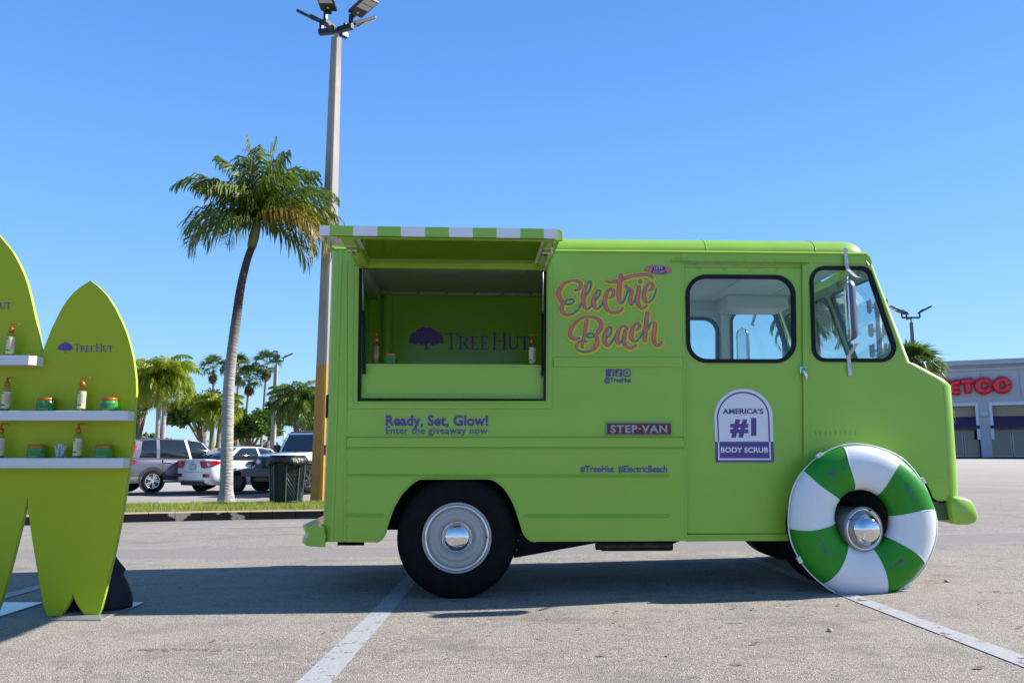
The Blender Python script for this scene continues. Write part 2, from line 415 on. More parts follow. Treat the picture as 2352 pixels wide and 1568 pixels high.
    gn = n.nodes.new('ShaderNodeMix'); gn.data_type = 'RGBA'; gn.blend_type = 'MULTIPLY'; gn.inputs[0].default_value = 1; L.new(c, gn.inputs[6]); gn.inputs[7].default_value = (*ASPH, 1)
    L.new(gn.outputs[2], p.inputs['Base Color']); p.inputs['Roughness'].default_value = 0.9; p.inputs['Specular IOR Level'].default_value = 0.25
    b = n.nodes.new('ShaderNodeBump'); b.inputs['Strength'].default_value = 0.6; b.inputs['Distance'].default_value = 0.005
    hh = n.nodes.new('ShaderNodeMath'); hh.operation = 'ADD'; L.new(rng(vo.outputs['Distance'], 0, 0.7, 1, 0), hh.inputs[0]); L.new(noise(30, 5), hh.inputs[1])
    L.new(hh.outputs[0], b.inputs['Height']); L.new(b.outputs[0], p.inputs['Normal'])
    return m
ASPH = (1.10, 1.065, 1.025)
asph = asphalt_material()
def lines(a, b, n, pw=1.0): return [a + (b - a) * (i / n) ** pw for i in range(n + 1)]
ys = [-900, -300, -80, -20, 0, 4, 9] + lines(10, 80, 46) + [100, 140, 200, 300, 500, 1000, 1800]
xs = [-1600, -600, -200, -100] + lines(-70, 70, 56) + [100, 200, 600, 1600]
V = [(x, y, gz(x, y)) for y in ys for x in xs]; nx_ = len(xs)
Fc = [(j * nx_ + i, j * nx_ + i + 1, (j + 1) * nx_ + i + 1, (j + 1) * nx_ + i) for j in range(len(ys) - 1) for i in range(nx_ - 1)]
tag(mk('ground', V, Fc, asph), 'sunlit old grey asphalt of the parking lot with worn aggregate', kind='structure')

# painted stripes: worn thermoplastic, with the asphalt showing through gaps
def worn_paint(name, rgb, thr):
    m = bpy.data.materials.new(name); m.use_nodes = True; n = m.node_tree; p = n.nodes['Principled BSDF']; L = n.links
    tc = n.nodes.new('ShaderNodeTexCoord'); o = n.nodes['Material Output']
    a = n.nodes.new('ShaderNodeTexNoise'); a.inputs['Scale'].default_value = 11; a.inputs['Detail'].default_value = 9; a.inputs['Roughness'].default_value = 0.78
    L.new(tc.outputs['Object'], a.inputs['Vector'])
    r = n.nodes.new('ShaderNodeMapRange'); r.inputs[1].default_value = thr; r.inputs[2].default_value = thr + 0.03; L.new(a.outputs[0], r.inputs[0])
    nn = n.nodes.new('ShaderNodeTexNoise'); nn.inputs['Scale'].default_value = 60; nn.inputs['Detail'].default_value = 4; L.new(tc.outputs['Object'], nn.inputs['Vector'])
    mx = n.nodes.new('ShaderNodeMix'); mx.data_type = 'RGBA'; L.new(nn.outputs[0], mx.inputs[0])
    mx.inputs[6].default_value = (*[c * 0.8 for c in rgb], 1); mx.inputs[7].default_value = (*[c * 1.15 for c in rgb], 1)
    L.new(mx.outputs[2], p.inputs['Base Color']); p.inputs['Roughness'].default_value = 0.7
    b = n.nodes.new('ShaderNodeBump'); b.inputs['Strength'].default_value = 0.5; b.inputs['Distance'].default_value = 0.004; L.new(nn.outputs[0], b.inputs['Height']); L.new(b.outputs[0], p.inputs['Normal'])
    t = n.nodes.new('ShaderNodeBsdfTransparent'); ms = n.nodes.new('ShaderNodeMixShader'); L.new(r.outputs[0], ms.inputs[0]); L.new(t.outputs[0], ms.inputs[1]); L.new(p.outputs[0], ms.inputs[2]); L.new(ms.outputs[0], o.inputs[0])
    return m
stripe_m = worn_paint('worn_white_line_paint', (0.33, 0.33, 0.345), 0.40)
yel_m = worn_paint('worn_yellow_line_paint', (0.50, 0.33, 0.14), 0.50)
def stripe(pts_l, pts_r, m, label):
    n_ = len(pts_l); V = [(p[0], p[1], gz(p[0], p[1]) + 0.004) for p in pts_l] + [(p[0], p[1], gz(p[0], p[1]) + 0.004) for p in pts_r]
    o = mk('parking_line', V, [(i, n_ + i, n_ + i + 1, i + 1) for i in range(n_ - 1)], m); return tag(o, label, kind='structure')
stripe([(-0.915, 3.3), (-0.86, 5.0), (-0.835, 6.9)], [(-0.765, 3.3), (-0.735, 5.0), (-0.725, 6.9)], stripe_m, 'white parking line running out from under the rear wheel of the green van')
stripe([(2.205, 3.2), (2.13, 5.2), (2.045, 7.25)], [(2.34, 3.2), (2.24, 5.2), (2.15, 7.25)], stripe_m, 'white parking line in front of the green and white swim ring')
stripe([(-3.55, 3.3), (-3.51, 5.0), (-3.49, 6.9)], [(-3.42, 3.3), (-3.39, 5.0), (-3.38, 6.9)], stripe_m, 'white parking line behind the surfboard display')
a_, b_ = gp(590, 1211), gp(742, 1204)
stripe([(-3.95, 11.0), (-2.2, 11.45), (1.5, 12.5)], [(-3.9, 10.88), (-2.2, 11.3), (1.5, 12.35)], yel_m, 'faded yellow paint line in front of the kerb')

# ---------------------------------------------------------------- the van
PSI = math.radians(3.0); VO = Vector((-0.369, 5.459)); SX = Vector((math.cos(PSI), math.sin(PSI))); WX = Vector((-math.sin(PSI), math.cos(PSI)))
def tp(u, v, w_=0.0):
    a, b, c = ray(u, v); t = (w_ + VO.dot(WX)) / (a * WX.x + b * WX.y)
    p = Vector((a * t, b * t)) - VO; return (p.dot(SX), EYE + c * t)
def tps(L, w_=0.0): return [tp(u, v, w_) for u, v in L]
VW = 1.80
van = empty('step_van', (VO.x, VO.y, 0), PSI, 'lime green vintage step van with a raised serving hatch and purple lettering', 'van')
def vtext(name, txt, u0, v0, u1, v1, m, w_=-0.004, bold=0.0, space=1.0, parent=van, shear=0.0):
    V, Fc = text_mesh(txt, bold, space, shear=shear); P = fit(V, u0, v0, u1, v1)
    V3 = []
    for u, v in P: s, z = tp(u, v, w_); V3.append((s, w_, z))
    return mk(name, V3, Fc, m, parent)
def vsheet(name, strokes, grow, m, w_, cell=0.7, parent=van, f=lambda x, y: (x, y)):
    V, Fc = stroke_mesh(strokes, grow, cell); V3 = []
    for x, y in V:
        u, v = f(x, y); s, z = tp(u, v, w_); V3.append((s, w_, z))
    return mk(name, V3, [q[::-1] for q in Fc], m, parent)
def panel(name, px, holes, w0, w1, m, parent=van):
    return slab(name, tps(px, w0), [tps(h, w0) for h in holes], w0, w1, m, parent)

# side panel behind the sliding door, with the serving opening cut out
arch = [(863.6, 1245), (876, 1239), (886, 1224), (889, 1209), (898, 1182), (906, 1161), (916, 1144), (924, 1132), (933, 1123), (942, 1113.5), (952, 1106), (959, 1101.5), (967, 1099),
        (1119, 1098.5), (1129, 1100), (1138, 1104), (1149, 1112), (1159, 1122), (1169, 1136), (1178, 1152), (1186, 1172), (1193, 1194.5), (1201, 1220), (1205, 1228), (1210, 1234), (1219, 1241), (1231, 1243.5)]
opening = [(828, 614), (1252.5, 615), (1250.5, 917), (824, 918)]
side = [(783, 569), (1567, 577), (1574, 1242)] + arch[::-1] + [(761, 1244)]
panel('side_panel', side, [opening], 0.0, 0.02, paint)
# rear corner post (quarter round) and rear wall
rc = 0.075
s_r = tp(740, 1240)[0]; z_b = tp(760, 1244)[1]; z_g = tp(1000, 571.5)[1]
V = []; n_ = 8; sF = tp(761, 1244)[0] + 0.006
for z in (z_b, z_g):
    for k in range(n_ + 1):
        t = PI / 2 * k / n_
        V.append((sF - rc * math.sin(t), rc - rc * math.cos(t) , z))
Fc = [(k, k + 1, n_ + 2 + k, n_ + 1 + k) for k in range(n_)]
mk('corner_post', V, Fc, paint, van, True)
boxo('corner_bead', sF - 0.012, sF + 0.008, -0.006, 0.001, z_b, z_g, paint, van, 0.002)
rear = boxo('rear_wall', sF - rc, sF - rc + 0.03, rc, VW - rc, z_b, z_g + 0.12, paint, van)
for k in (0, 1):
    boxo('rear_door', sF - rc - 0.016, sF - rc - 0.002, 0.22 + k * 0.70, 0.20 + 0.68 + k * 0.70, z_b + 0.1, z_g - 0.1, paint, van, 0.01)
boxo('tail_lamp', sF - rc - 0.02, sF - rc + 0.0, 0.09, 0.15, 0.95, 1.02, mat('red_lens', (0.5, 0.02, 0.02), 0.2), van, 0.008)
lamp = boxo('side_lamp', sF - rc * 0.9 - 0.012, sF - rc * 0.9 + 0.01, 0.03, 0.07, 1.20, 1.36, rubber, van, 0.008)

# roof cap: a pillow that rises from the gutter and rounds down over the brow
gut = [(768, 570), (1280, 575.5), (1543, 577.6), (1871, 580.5), (1988, 582)]
zG = lambda s: np.interp(s, [tp(*g)[0] for g in gut], [tp(*g)[1] for g in gut])
s_end = tp(1991, 582)[0]; s_beg = sF - rc
st = [s_beg, s_beg + 0.03, s_beg + 0.10] + list(np.linspace(s_beg + 0.3, tp(1871, 546)[0], 8)) + [tp(u, 560)[0] for u in (1900, 1925, 1941, 1956, 1968, 1976, 1982, 1986, 1989, 1991)]
tops = [(1280, 540.5), (1871, 545.8), (1900, 546), (1925, 546.3), (1941, 547.2), (1956, 549.8), (1968, 554), (1976, 558.5), (1982, 563.5), (1986, 568), (1989, 574), (1991, 582)]
tS = [tp(*g, 0.10)[0] for g in tops]; tZ = [tp(*g, 0.10)[1] for g in tops]
secs = [(-0.006, 0.0), (-0.005, 0.09), (0.006, 0.26), (0.024, 0.45), (0.052, 0.63), (0.092, 0.79), (0.15, 0.91), (0.24, 0.98), (0.42, 1.0)]
V = []; ns = len(secs) * 2
for i, s in enumerate(st):
    zg = zG(s); zt = np.interp(s + 0.0, tS, tZ) if s > tS[0] else tZ[0] + (tS[0] - s) * 0.0
    h = max(0.004, zt - zg)
    if i == 0: h *= 0.35
    if i == 1: h *= 0.78
    if s >= st[-1] - 1e-6: h = 0.006
    # plan rounding at the front corners
    e = max(0.0, (s - tp(1925, 560)[0]) / (s_end - tp(1925, 560)[0])); ins_ = 0.16 * (1 - math.sqrt(max(0, 1 - e * e))) if e > 0 else 0
    row = [(s, w_ + ins_ * 0.0 + (0.10 * (1 - math.sqrt(max(0.0, 1 - e ** 4)))), zg + h * k) for w_, k in secs]
    row += [(a, VW - b, c) for a, b, c in row[::-1]]
    V += row
Fc = [(i * ns + k, i * ns + k + 1, (i + 1) * ns + k + 1, (i + 1) * ns + k) for i in range(len(st) - 1) for k in range(ns - 1)]
Fc.append(tuple(range(ns)))
mk('roof', V, Fc, paint, van, True)
# gutter: bright folded lip all along
def rail(name, L, h, w0, w1, m=paint, parent=van, taper=0.3):
    """a pressed or folded strip following pixels L on the side plane, h metres high"""
    P = tps(L, 0.0); V = []
    for s, z in P:
        V += [(s, w1, z + h / 2), (s, w0 * .9 + w1 * .1, z - h * .12), (s, w0, z - h * .28), (s, w1, z - h / 2)]
    Fc = [(i * 4 + k, i * 4 + k + 1, i * 4 + 4 + k + 1, i * 4 + 4 + k) for i in range(len(P) - 1) for k in range(3)] + [(0, 1, 2, 3), tuple(len(V) - 4 + k for k in (3, 2, 1, 0))]
    return mk(name, V, Fc, m, parent)
rail('roof_gutter', [(768, 570.5), (1280, 575.8), (1543, 577.8), (1871, 581), (1990, 582.6)], 0.026, -0.022, 0.0, taper=0.15)
# header between the gutter and the door/windscreen
panel('cab_header', [(1566, 577), (1991, 582), (1999, 589), (2004, 606), (1852, 603), (1566, 600)], [], -0.004, 0.02, paint)
V = []
for (u, v, wd) in ((1988, 582.5, 0), (1998, 590, 0), (2006, 608.5, -0.01), (2001, 612, 0.0)):
    s, z = tp(u, v, 0.0); V += [(s - 0.045, -0.004 + wd, z), (s - 0.012, 0.012 + wd, z), (s, 0.05, z), (s + 0.10, VW / 2, z), (s, VW - 0.05, z), (s - 0.045, VW, z)]
mk('brow', V, [(r * 6 + k, r * 6 + k + 1, r * 6 + 7 + k, r * 6 + 6 + k) for r in range(3) for k in range(5)], paint, van)
rail('drip_rail', [(1543, 600.5), (1700, 603.5), (1855, 606)], 0.016, -0.024, 0.0, taper=0.2)

# cab side in front of the door
fa = [(1815, 1241), (1825, 1190), (1835, 1140), (1848, 1105), (1868, 1075), (1895, 1056), (1930, 1047), (2040, 1046), (2055, 1049), (2067.6, 1054), (2081, 1061), (2093, 1069.6), (2104, 1079), (2114, 1090), (2124, 1101), (2132, 1113.5), (2139, 1127), (2145, 1142), (2152, 1147), (2165, 1149)]
cab = [(1851, 600), (1996, 606), (1999, 613), (2081, 833), (2091, 836), (2153, 872), (2167, 886), (2173, 985), (2179, 1095), (2181, 1149)] + fa[::-1] + [(1810, 1241), (1790, 1241), (1575, 1243), (1575, 1227), (1858, 1226)]
# the rear edge of the cab side runs up beside the door
fw = [(1858, 611), (1996.5, 611.5), (2071, 832), (1865, 831)]
def pix_round(px, rad, n=7): return rounded([(u, v) for u, v in px], rad, n)
fw_o = pix_round(fw, [34, 26, 34, 32]); fw_i = inset(fw_o, 5)
cab_side = panel('cab_side', cab, [fw_i], 0.0, 0.02, paint)
# front corner and nose
outer = [(2003, 610), (2088, 832), (2099, 835.7), (2167, 872.5), (2181.5, 885.5), (2189, 985), (2196.5, 1095), (2199, 1149)]
inner = [(1999, 613), (2081, 833), (2091, 836), (2153, 872), (2167, 886), (2173, 985), (2179, 1095), (2181, 1149)]
rr = [0.03, 0.03, 0.05, 0.055, 0.06, 0.06, 0.06, 0.06]
V = []; n_ = 6
for (ou, ov), (iu, iv), r_ in zip(outer, inner, rr):
    a = tp(iu, iv, 0.0); b = tp(ou, ov, r_)
    for k in range(n_ + 1):
        t = PI / 2 * k / n_
        V.append((a[0] + (b[0] - a[0]) * math.sin(t), r_ * (1 - math.cos(t)), a[1] + (b[1] - a[1]) * math.sin(t)))
Fc = [(r * (n_ + 1) + k, r * (n_ + 1) + k + 1, (r + 1) * (n_ + 1) + k + 1, (r + 1) * (n_ + 1) + k) for r in range(len(outer) - 1) for k in range(n_)]
mk('front_corner', V, Fc, paint, van, True)
NO = [tp(ou, ov, r_) for (ou, ov), r_ in zip(outer, rr)]
V = []
for i in range(1, 8):
    s, z = NO[i]; bul = [0.0, 0.04, 0.06, 0.06, 0.04, 0.0]
    for k in range(6): V.append((s + bul[k] * (1 if i > 1 else 0.8), rr[i] + (VW - 2 * rr[i]) * k / 5, z))
mk('nose', V, [(r * 6 + k, r * 6 + k + 1, r * 6 + 7 + k, r * 6 + 6 + k) for r in range(6) for k in range(5)], paint, van, False)
# windscreen frame in two panes with a centre post, in the raked plane
ws0, ws1 = NO[0], NO[1]
def WS(y, t):  # t 0 top .. 1 bottom
    bul = 0.07 * math.sin(PI * min(1, max(0, y / VW)))
    return (ws0[0] + (ws1[0] - ws0[0]) * t + bul, y, ws0[1] + (ws1[1] - ws0[1]) * t)
def wpanel(name, outer2, holes2, off0, off1, m, parent=van):
    def mp(x, z, y): q = WS(x, z); return (q[0] + y * 0.92, q[1], q[2] + y * 0.36)
    return slab(name, outer2, holes2, off0, off1, m, parent, mp)
def grid_rect(x0, x1, t0, t1, rx, rt): 
    P = rounded([(x0, t0), (x1, t0), (x1, t1), (x0, t1)], 0.07, 5); return P
half = VW / 2
wins = [rounded([(0.075, 0.10), (half - 0.035, 0.05), (half - 0.035, 0.955), (0.075, 0.955)], 0.07, 5),
        rounded([(half + 0.035, 0.05), (VW - 0.075, 0.10), (VW - 0.075, 0.955), (half + 0.035, 0.955)], 0.07, 5)]
ow = [(0.03, 0), (half, 0), (VW - 0.03, 0), (VW - 0.03, 1), (half, 1), (0.03, 1)]
wpanel('windscreen_frame', ow, wins, -0.02, 0.0, paint)
for q in wins:
    rb = wpanel('windscreen_seal', q, [inset(q, 0.022)], -0.026, 0.006, rubber)
    wpanel('windscreen', inset(q, 0.01), [], -0.012, -0.010, glass)
# near front side window
def window(px_o, thick, w_=0.0, parent=van, nm='side_window'):
    o_ = tps(px_o, w_); i_ = tps(inset(px_o, thick), w_)
    fr = slab(nm + '_seal', o_, [i_], w_ - 0.010, w_ + 0.014, rubber, parent)
    m_ = tps(inset(px_o, thick * 0.5), w_)
    gl = slab(nm, m_, [], w_ + 0.003, w_ + 0.006, glass, parent); return fr, gl
window(fw_o, 8.5)
# sliding door
door_px = [(1570, 607), (1850, 609), (1855, 1224), (1577, 1225)]
dw = pix_round([(1573.5, 630.5), (1826, 632), (1829, 834), (1577, 833)], 47)
door = panel('sliding_door', door_px, [inset(dw, 5)], 0.012, 0.032, paint)
window(dw, 9, 0.012, van, 'door_window')
for (u, v) in ((1605, 620), (1663, 620.5), (1723, 621.5), (1784, 622)):
    s, z = tp(u, v, 0.012); latheo('door_rivet', [(0.0, -0.006), (0.009, -0.005), (0.014, 0.001)], paint, van, 12, loc=(s, 0.012, z))
rail('door_flange', [(1575, 613), (1848, 615)], 0.006, 0.006, 0.013)
# post between door and cab side
panel('door_post', [(1843, 607), (1856, 607), (1860, 1225), (1848, 1225)], [], -0.006, 0.004, paint)
panel('door_edge', [(1566, 577.5), (1571, 600), (1578, 1242), (1573, 1242)], [], -0.003, 0.014, paint)
panel('sill', [(1577, 1227), (1815, 1226), (1815, 1241.5), (1577, 1242.5)], [], -0.003, 0.02, paint)
boxo('sill_backing', tp(1577, 1226)[0], tp(1812, 1226)[0], 0.034, 0.05, tp(1600, 1241)[1], tp(1600, 1210)[1], paint, van)
boxo('door_jamb_backing', tp(1566, 900)[0], tp(1583, 900)[0], 0.034, 0.05, tp(1570, 1241)[1], tp(1566, 590)[1], dark, van)
# door handle: backing plate with four screws and a drooping chrome lever
sH, zH = tp(1839, 852, 0.012)
boxo('door_handle', sH - 0.014, sH + 0.012, -0.012, 0.012, zH - 0.02, zH + 0.03, chrome, van, 0.006)
hd = bmesh.new(); tube(hd, [(sH, -0.02, zH + 0.015), (sH + 0.01, -0.035, zH - 0.01), (sH + 0.018, -0.035, zH - 0.045), (sH + 0.016, -0.03, zH - 0.075)], [0.012, 0.013, 0.011, 0.006], 8)
from_bm('handle_lever', hd, chrome, van, True)
for (u, v) in ((1831, 834), (1844, 834), (1833, 869), (1845, 869)):
    s, z = tp(u, v, 0.012); latheo('handle_screw', [(0, -0.004), (0.005, -0.003), (0.006, 0.001)], chrome, van, 8, loc=(s, 0.011, z))

# belt line and ribs pressed into the rear side panel
panel('belt', [(797, 1004), (1570, 1004), (1571.5, 1027), (796, 1027)], [], -0.012, 0.001, paint)
rail('belt_lip', [(797, 1004), (1570, 1004.5)], 0.007, -0.018, 0.0, taper=0.1)
rail('belt_lip', [(796, 1027), (1571, 1027.5)], 0.007, -0.018, 0.0, taper=0.1)
panel('upper_belt', [(1272, 820.5), (1568, 820.5), (1569, 843), (1272, 842)], [], -0.010, 0.001, paint)
rail('side_rib', [(796, 1090.5), (1100, 1092), (1536, 1092)], 0.020, -0.014, 0.0, taper=0.33)
rail('side_rib', [(792, 1181.5), (880, 1182.5)], 0.024, -0.014, 0.0, taper=0.33)
rail('side_rib', [(1203, 1184.5), (1536, 1183.5)], 0.024, -0.014, 0.0, taper=0.33)
rail('hem', [(905, 1242), (905.1, 1242)], 0.001, -0.001, 0.0) if False else None
panel('seam_strip', [(793, 571), (799, 571), (795, 1243), (789, 1243)], [], -0.004, 0.001, paint)
panel('cab_side_strip', [(2165, 1097), (1900, 1096), (1900, 1097.2), (2165, 1098.2)], [], -0.003, 0.001, paint).name = 'cab_seam'  # thin raised strip in the body paint across the cab side
for k in range(22):
    s, z = tp(796, 590 + k * 29.5, -0.004); latheo('side_rivet', [(0, -0.0035), (0.004, -0.0025), (0.0055, 0.001)], paint, van, 8, loc=(s, -0.003, z))
for k in range(14):
    s, z = tp(1556 + k * 22.5, 594 + k * .35, -0.003); latheo('header_rivet', [(0, -0.004), (0.004, -0.003), (0.006, 0.001)], paint, van, 8, loc=(s, -0.004, z))
for (u, r_) in ((1622, 0), (1873, 0), (1010, 0)):
    s = tp(u, 560)[0]; zg_ = zG(s); zt_ = np.interp(s, tS, tZ); P = [(s, w_ - 0.001, zg_ + (zt_ - zg_) * k_ + .0005) for w_, k_ in secs]; tubeo('roof_seam', P, 0.0014, paint, van, 6)
# vent slot row above the wheel on the cab side
for k in range(9):
    u = 1873 + k * 11.5; panel('vent_slot', [(u, 989), (u + 2.2, 989), (u + 2.4, 999), (u + 0.2, 999)], [], -0.004, 0.001, paint)
rail('wheel_arch_lip', arch[1:-1], 0.004, -0.006, 0.0) if False else None
# wheel arch lips as a folded edge
def edge_lip(name, px, rad=0.006, m=paint, w_=0.0):
    bm = bmesh.new(); tube(bm, [(s, w_ - 0.001, z) for s, z in tps(px, w_)], rad, 6); return from_bm(name, bm, m, van, True)
edge_lip('wheel_arch_lip', arch); edge_lip('wheel_arch_lip', fa)

# raised frame round the opening, black seal, lip
of = [(800, 603), (1269, 603.5), (1267.5, 938.5), (799, 938)]
mid_ = [(814, 610), (1258, 611), (1256, 926), (812, 926)]
panel('opening_frame', of, [mid_], -0.010, 0.001, paint)
panel('opening_frame', mid_, [inset(opening, -3)], -0.016, 0.001, paint)
panel('opening_seal', inset(opening, -3), [inset(opening, 1.2)], -0.018, 0.03, rubber)
for i in range(7):
    for u in (806.5, 1263):
        s, z = tp(u - (i > 3) * 0.5, 640 + i * 44, -0.01); latheo('frame_rivet', [(0, -0.003), (0.004, -0.002), (0.005, 0.001)], paint, van, 8, loc=(s, -0.01, z))

# counter inside the opening
s0, z0 = tp(829, 914.5, 0.02); s1, z1 = tp(1251, 843, 0.02)
boxo('counter_front', s0, s1, 0.022, 0.04, z0, z1 - 0.004, paint, van, 0.003)
boxo('counter_front_panel', s0 + 0.03, s1 - 0.02, 0.018, 0.021, z0 + 0.03, z1 - 0.0, paint, van, 0.002).name = 'counter_panel'
boxo('counter_top', s0, s1 - 0.01, 0.018, 0.36, z1, z1 + 0.018, paint, van, 0.004)
ZCT = z1 + 0.018
# interior
s_part = tp(1490, 900, 0.0)[0]; zfl = 0.62; zce = zG(0.0) + 0.10; zce = 2.43
boxo('back_wall', s_r + 0.02, s_part, VW - 0.075, VW - 0.05, zfl, zce, paint_in, van)
boxo('inside_end_wall', s_r + 0.03, s_r + 0.055, 0.021, VW - 0.076, zfl, zce, paint_in, van)
boxo('floor_pan', s_r + 0.03, tp(1850, 900)[0], 0.38, VW - 0.02, zfl - 0.12, zfl, dark, van)
boxo('floor_edge', tp(1225, 1200)[0], tp(1800, 1200)[0], 0.021, 0.379, zfl - 0.10, zfl - 0.02, dark, van)
boxo('floor_edge', s_r + 0.03, tp(860, 1200)[0], 0.021, 0.379, zfl - 0.10, zfl - 0.02, dark, van)
boxo('wheel_well_top', -0.75, 0.75, 0.021, 0.379, 0.945, 0.965, dark, van)
boxo('front_wheel_well_top', tp(1800, 1200)[0], tp(2165, 1100)[0], 0.021, 0.379, 1.002, 1.02, dark, van)
boxo('ceiling', s_r + 0.03, s_part, 0.03, VW - 0.03, zce, zce + 0.02, grey_in, van)
boxo('partition', s_part, s_part + 0.03, 0.03, VW - 0.03, zfl, zce, paint_in, van)
boxo('partition_face', s_part + 0.031, s_part + 0.036, 0.03, VW - 0.03, zfl, zce, white_in, van).name = 'partition_lining'
boxo('ceiling_band', s_r + 0.06, s_part, VW - 0.12, VW - 0.077, zce - 0.035, zce - 0.001, grey_in, van, 0.02).name = 'ceiling_cove'
boxo('ceiling_cove', s_r + 0.056, s_r + 0.16, 0.05, VW - 0.17, zce - 0.10, zce - 0.002, grey_in, van, 0.02)
sc_, zc_ = tp(888, 842, VW - 0.13)
latheo('interior_post', [(0.045, zfl), (0.045, zce - 0.04)], paint_in, van, 20, 'z', (sc_, VW - 0.13, 0))
for (u, v) in ((1020, 632), (1180, 636)):
    s, z = tp(u, v, 0.75); boxo('ceiling_lamp', s - 0.10, s + 0.10, 0.55, 0.85, zce - 0.025, zce - 0.002, mat('grey_lamp_lens', (0.55, 0.57, 0.56), 0.25), van, 0.008)
for k in range(5):
    s, z = tp(960 + k * 65, 664, VW - 0.16); latheo('cove_screw', [(0, -0.004), (0.006, -0.002), (0.007, 0.001)], dark, van, 8, loc=(s, VW - 0.122, zce - 0.018))
# mural: tree silhouette and wordmark on the back wall
def tree_logo(x0, y0, x1, y1):
    """strokes (pixel boxes) of the round-crowned tree mark"""
    Wd, H = x1 - x0, y1 - y0; q = random.Random(3); S = []
    for (cx, cy, d) in ((.5, .30, .34), (.30, .36, .26), (.70, .36, .26), (.18, .48, .20), (.82, .50, .20), (.42, .16, .22), (.60, .15, .22), (.5, .48, .26), (.34, .52, .22), (.66, .53, .22), (.10, .60, .13), (.90, .60, .14), (.05, .62, .08), (.96, .63, .08), (.22, .62, .18), (.80, .64, .16), (.36, .66, .16), (.68, .68, .16), (.52, .60, .2)):
        S.append([(x0 + cx * Wd, y0 + cy * H, d * Wd * 0.95)])
    for k in range(22):
        t = PI + PI * k / 21; S.append([(x0 + Wd * (.5 + .43 * math.cos(t)), y0 + H * (.58 + .50 * math.sin(t)), Wd * q.uniform(.04, .13))])
    S.append([(x0 + .5 * Wd, y0 + .55 * H, Wd * .10), (x0 + .51 * Wd, y0 + .80 * H, Wd * .045), (x0 + .5 * Wd, y0 + 1.0 * H, Wd * .05)])
    S.append([(x0 + .5 * Wd, y0 + .78 * H, Wd * .03), (x0 + .36 * Wd, y0 + .62 * H, Wd * .03)]); S.append([(x0 + .51 * Wd, y0 + .75 * H, Wd * .03), (x0 + .64 * Wd, y0 + .6 * H, Wd * .03)])
    return S
def word_logo(x0, y0, x1, y1):
    """TREE HUT in a classical roman with small capitals; box is the whole word"""
    H = y1 - y0; Wd = x1 - x0; th = H * 0.125; tn = H * 0.05; S = []
    def stem(x, a, b): S.append([(x, a + th * .3, th), (x, b - th * .3, th)]); S.append([(x - th * .95, b - tn / 2, tn), (x + th * .95, b - tn / 2, tn)])
    def T(x, wd, top):
        c = x + wd / 2; stem(c, top, y1); S.append([(x + tn, top + tn, tn * 1.3), (x + wd - tn, top + tn, tn * 1.3)])
        for e in (x + tn, x + wd - tn): S.append([(e, top + tn, tn), (e, top + H * .17, tn)])
    def Rr(x, wd, top):
        c = x + th; h = y1 - top; stem(c, top, y1); S.append([(c - th, top + tn / 2, tn), (c, top + tn / 2, tn)])
        P = catmull([(c, top + tn, tn), (x + wd * .55, top + tn, tn), (x + wd * .74, top + h * .24, th * .95), (x + wd * .55, top + h * .48, tn), (c, top + h * .5, tn)], 5); S.append([tuple(p) for p in P])
        S.append([(x + wd * .45, top + h * .5, th * .7), (x + wd * .95, y1 - tn / 2, th * .7)])
    def E(x, wd, top):
        c = x + th; h = y1 - top; stem(c, top, y1)
        for k, f_ in ((0.0, .82), (.48, .68), (1.0, .92)):
            yy = top + tn / 2 + (h - tn) * k; S.append([(x, yy, tn), (x + wd * f_, yy, tn)]); S.append([(x + wd * f_, yy, tn), (x + wd * f_, yy + h * (.14 if k < .9 else -.14), tn)])
    def Hh(x, wd, top):
        for e in (x + th, x + wd - th): stem(e, top, y1); S.append([(e - th * .95, top + tn / 2, tn), (e + th * .95, top + tn / 2, tn)])
        S.append([(x + th, top + (y1 - top) * .48, tn), (x + wd - th, top + (y1 - top) * .48, tn)])
    def U(x, wd, top):
        h = y1 - top
        P = catmull([(x + th, top + tn, th), (x + th, top + h * .62, th), (x + wd * .3, y1 - th * .5, th * .7), (x + wd * .55, y1 - tn, tn * 1.4), (x + wd * .8, y1 - h * .25, tn), (x + wd - th, top + h * .5, tn), (x + wd - th, top + tn, tn)], 5); S.append([tuple(p) for p in P])
        for e in (x + th, x + wd - th): S.append([(e - th * .9, top + tn / 2, tn), (e + th * .9, top + tn / 2, tn)])
    sm = y0 + H * .22
    u = Wd / 100.0
    T(x0, 15 * u, y0); Rr(x0 + 15.5 * u, 13 * u, sm); E(x0 + 29.5 * u, 9.5 * u, sm); E(x0 + 41 * u, 9.5 * u, sm)
    Hh(x0 + 55 * u, 16 * u, y0); U(x0 + 72.5 * u, 13.5 * u, sm); T(x0 + 86 * u, 12 * u, sm)
    S.append([(x1 + u * .6, sm + H * .04, H * .07)])
    return S
wm = VW - 0.0775
vsheet('mural_tree', tree_logo(938, 752, 1019, 803), 0, mural_purple, wm, 0.6)
vsheet('mural_lettering', word_logo(1022, 764, 1221, 802), 0, mural_purple, wm, 0.5)

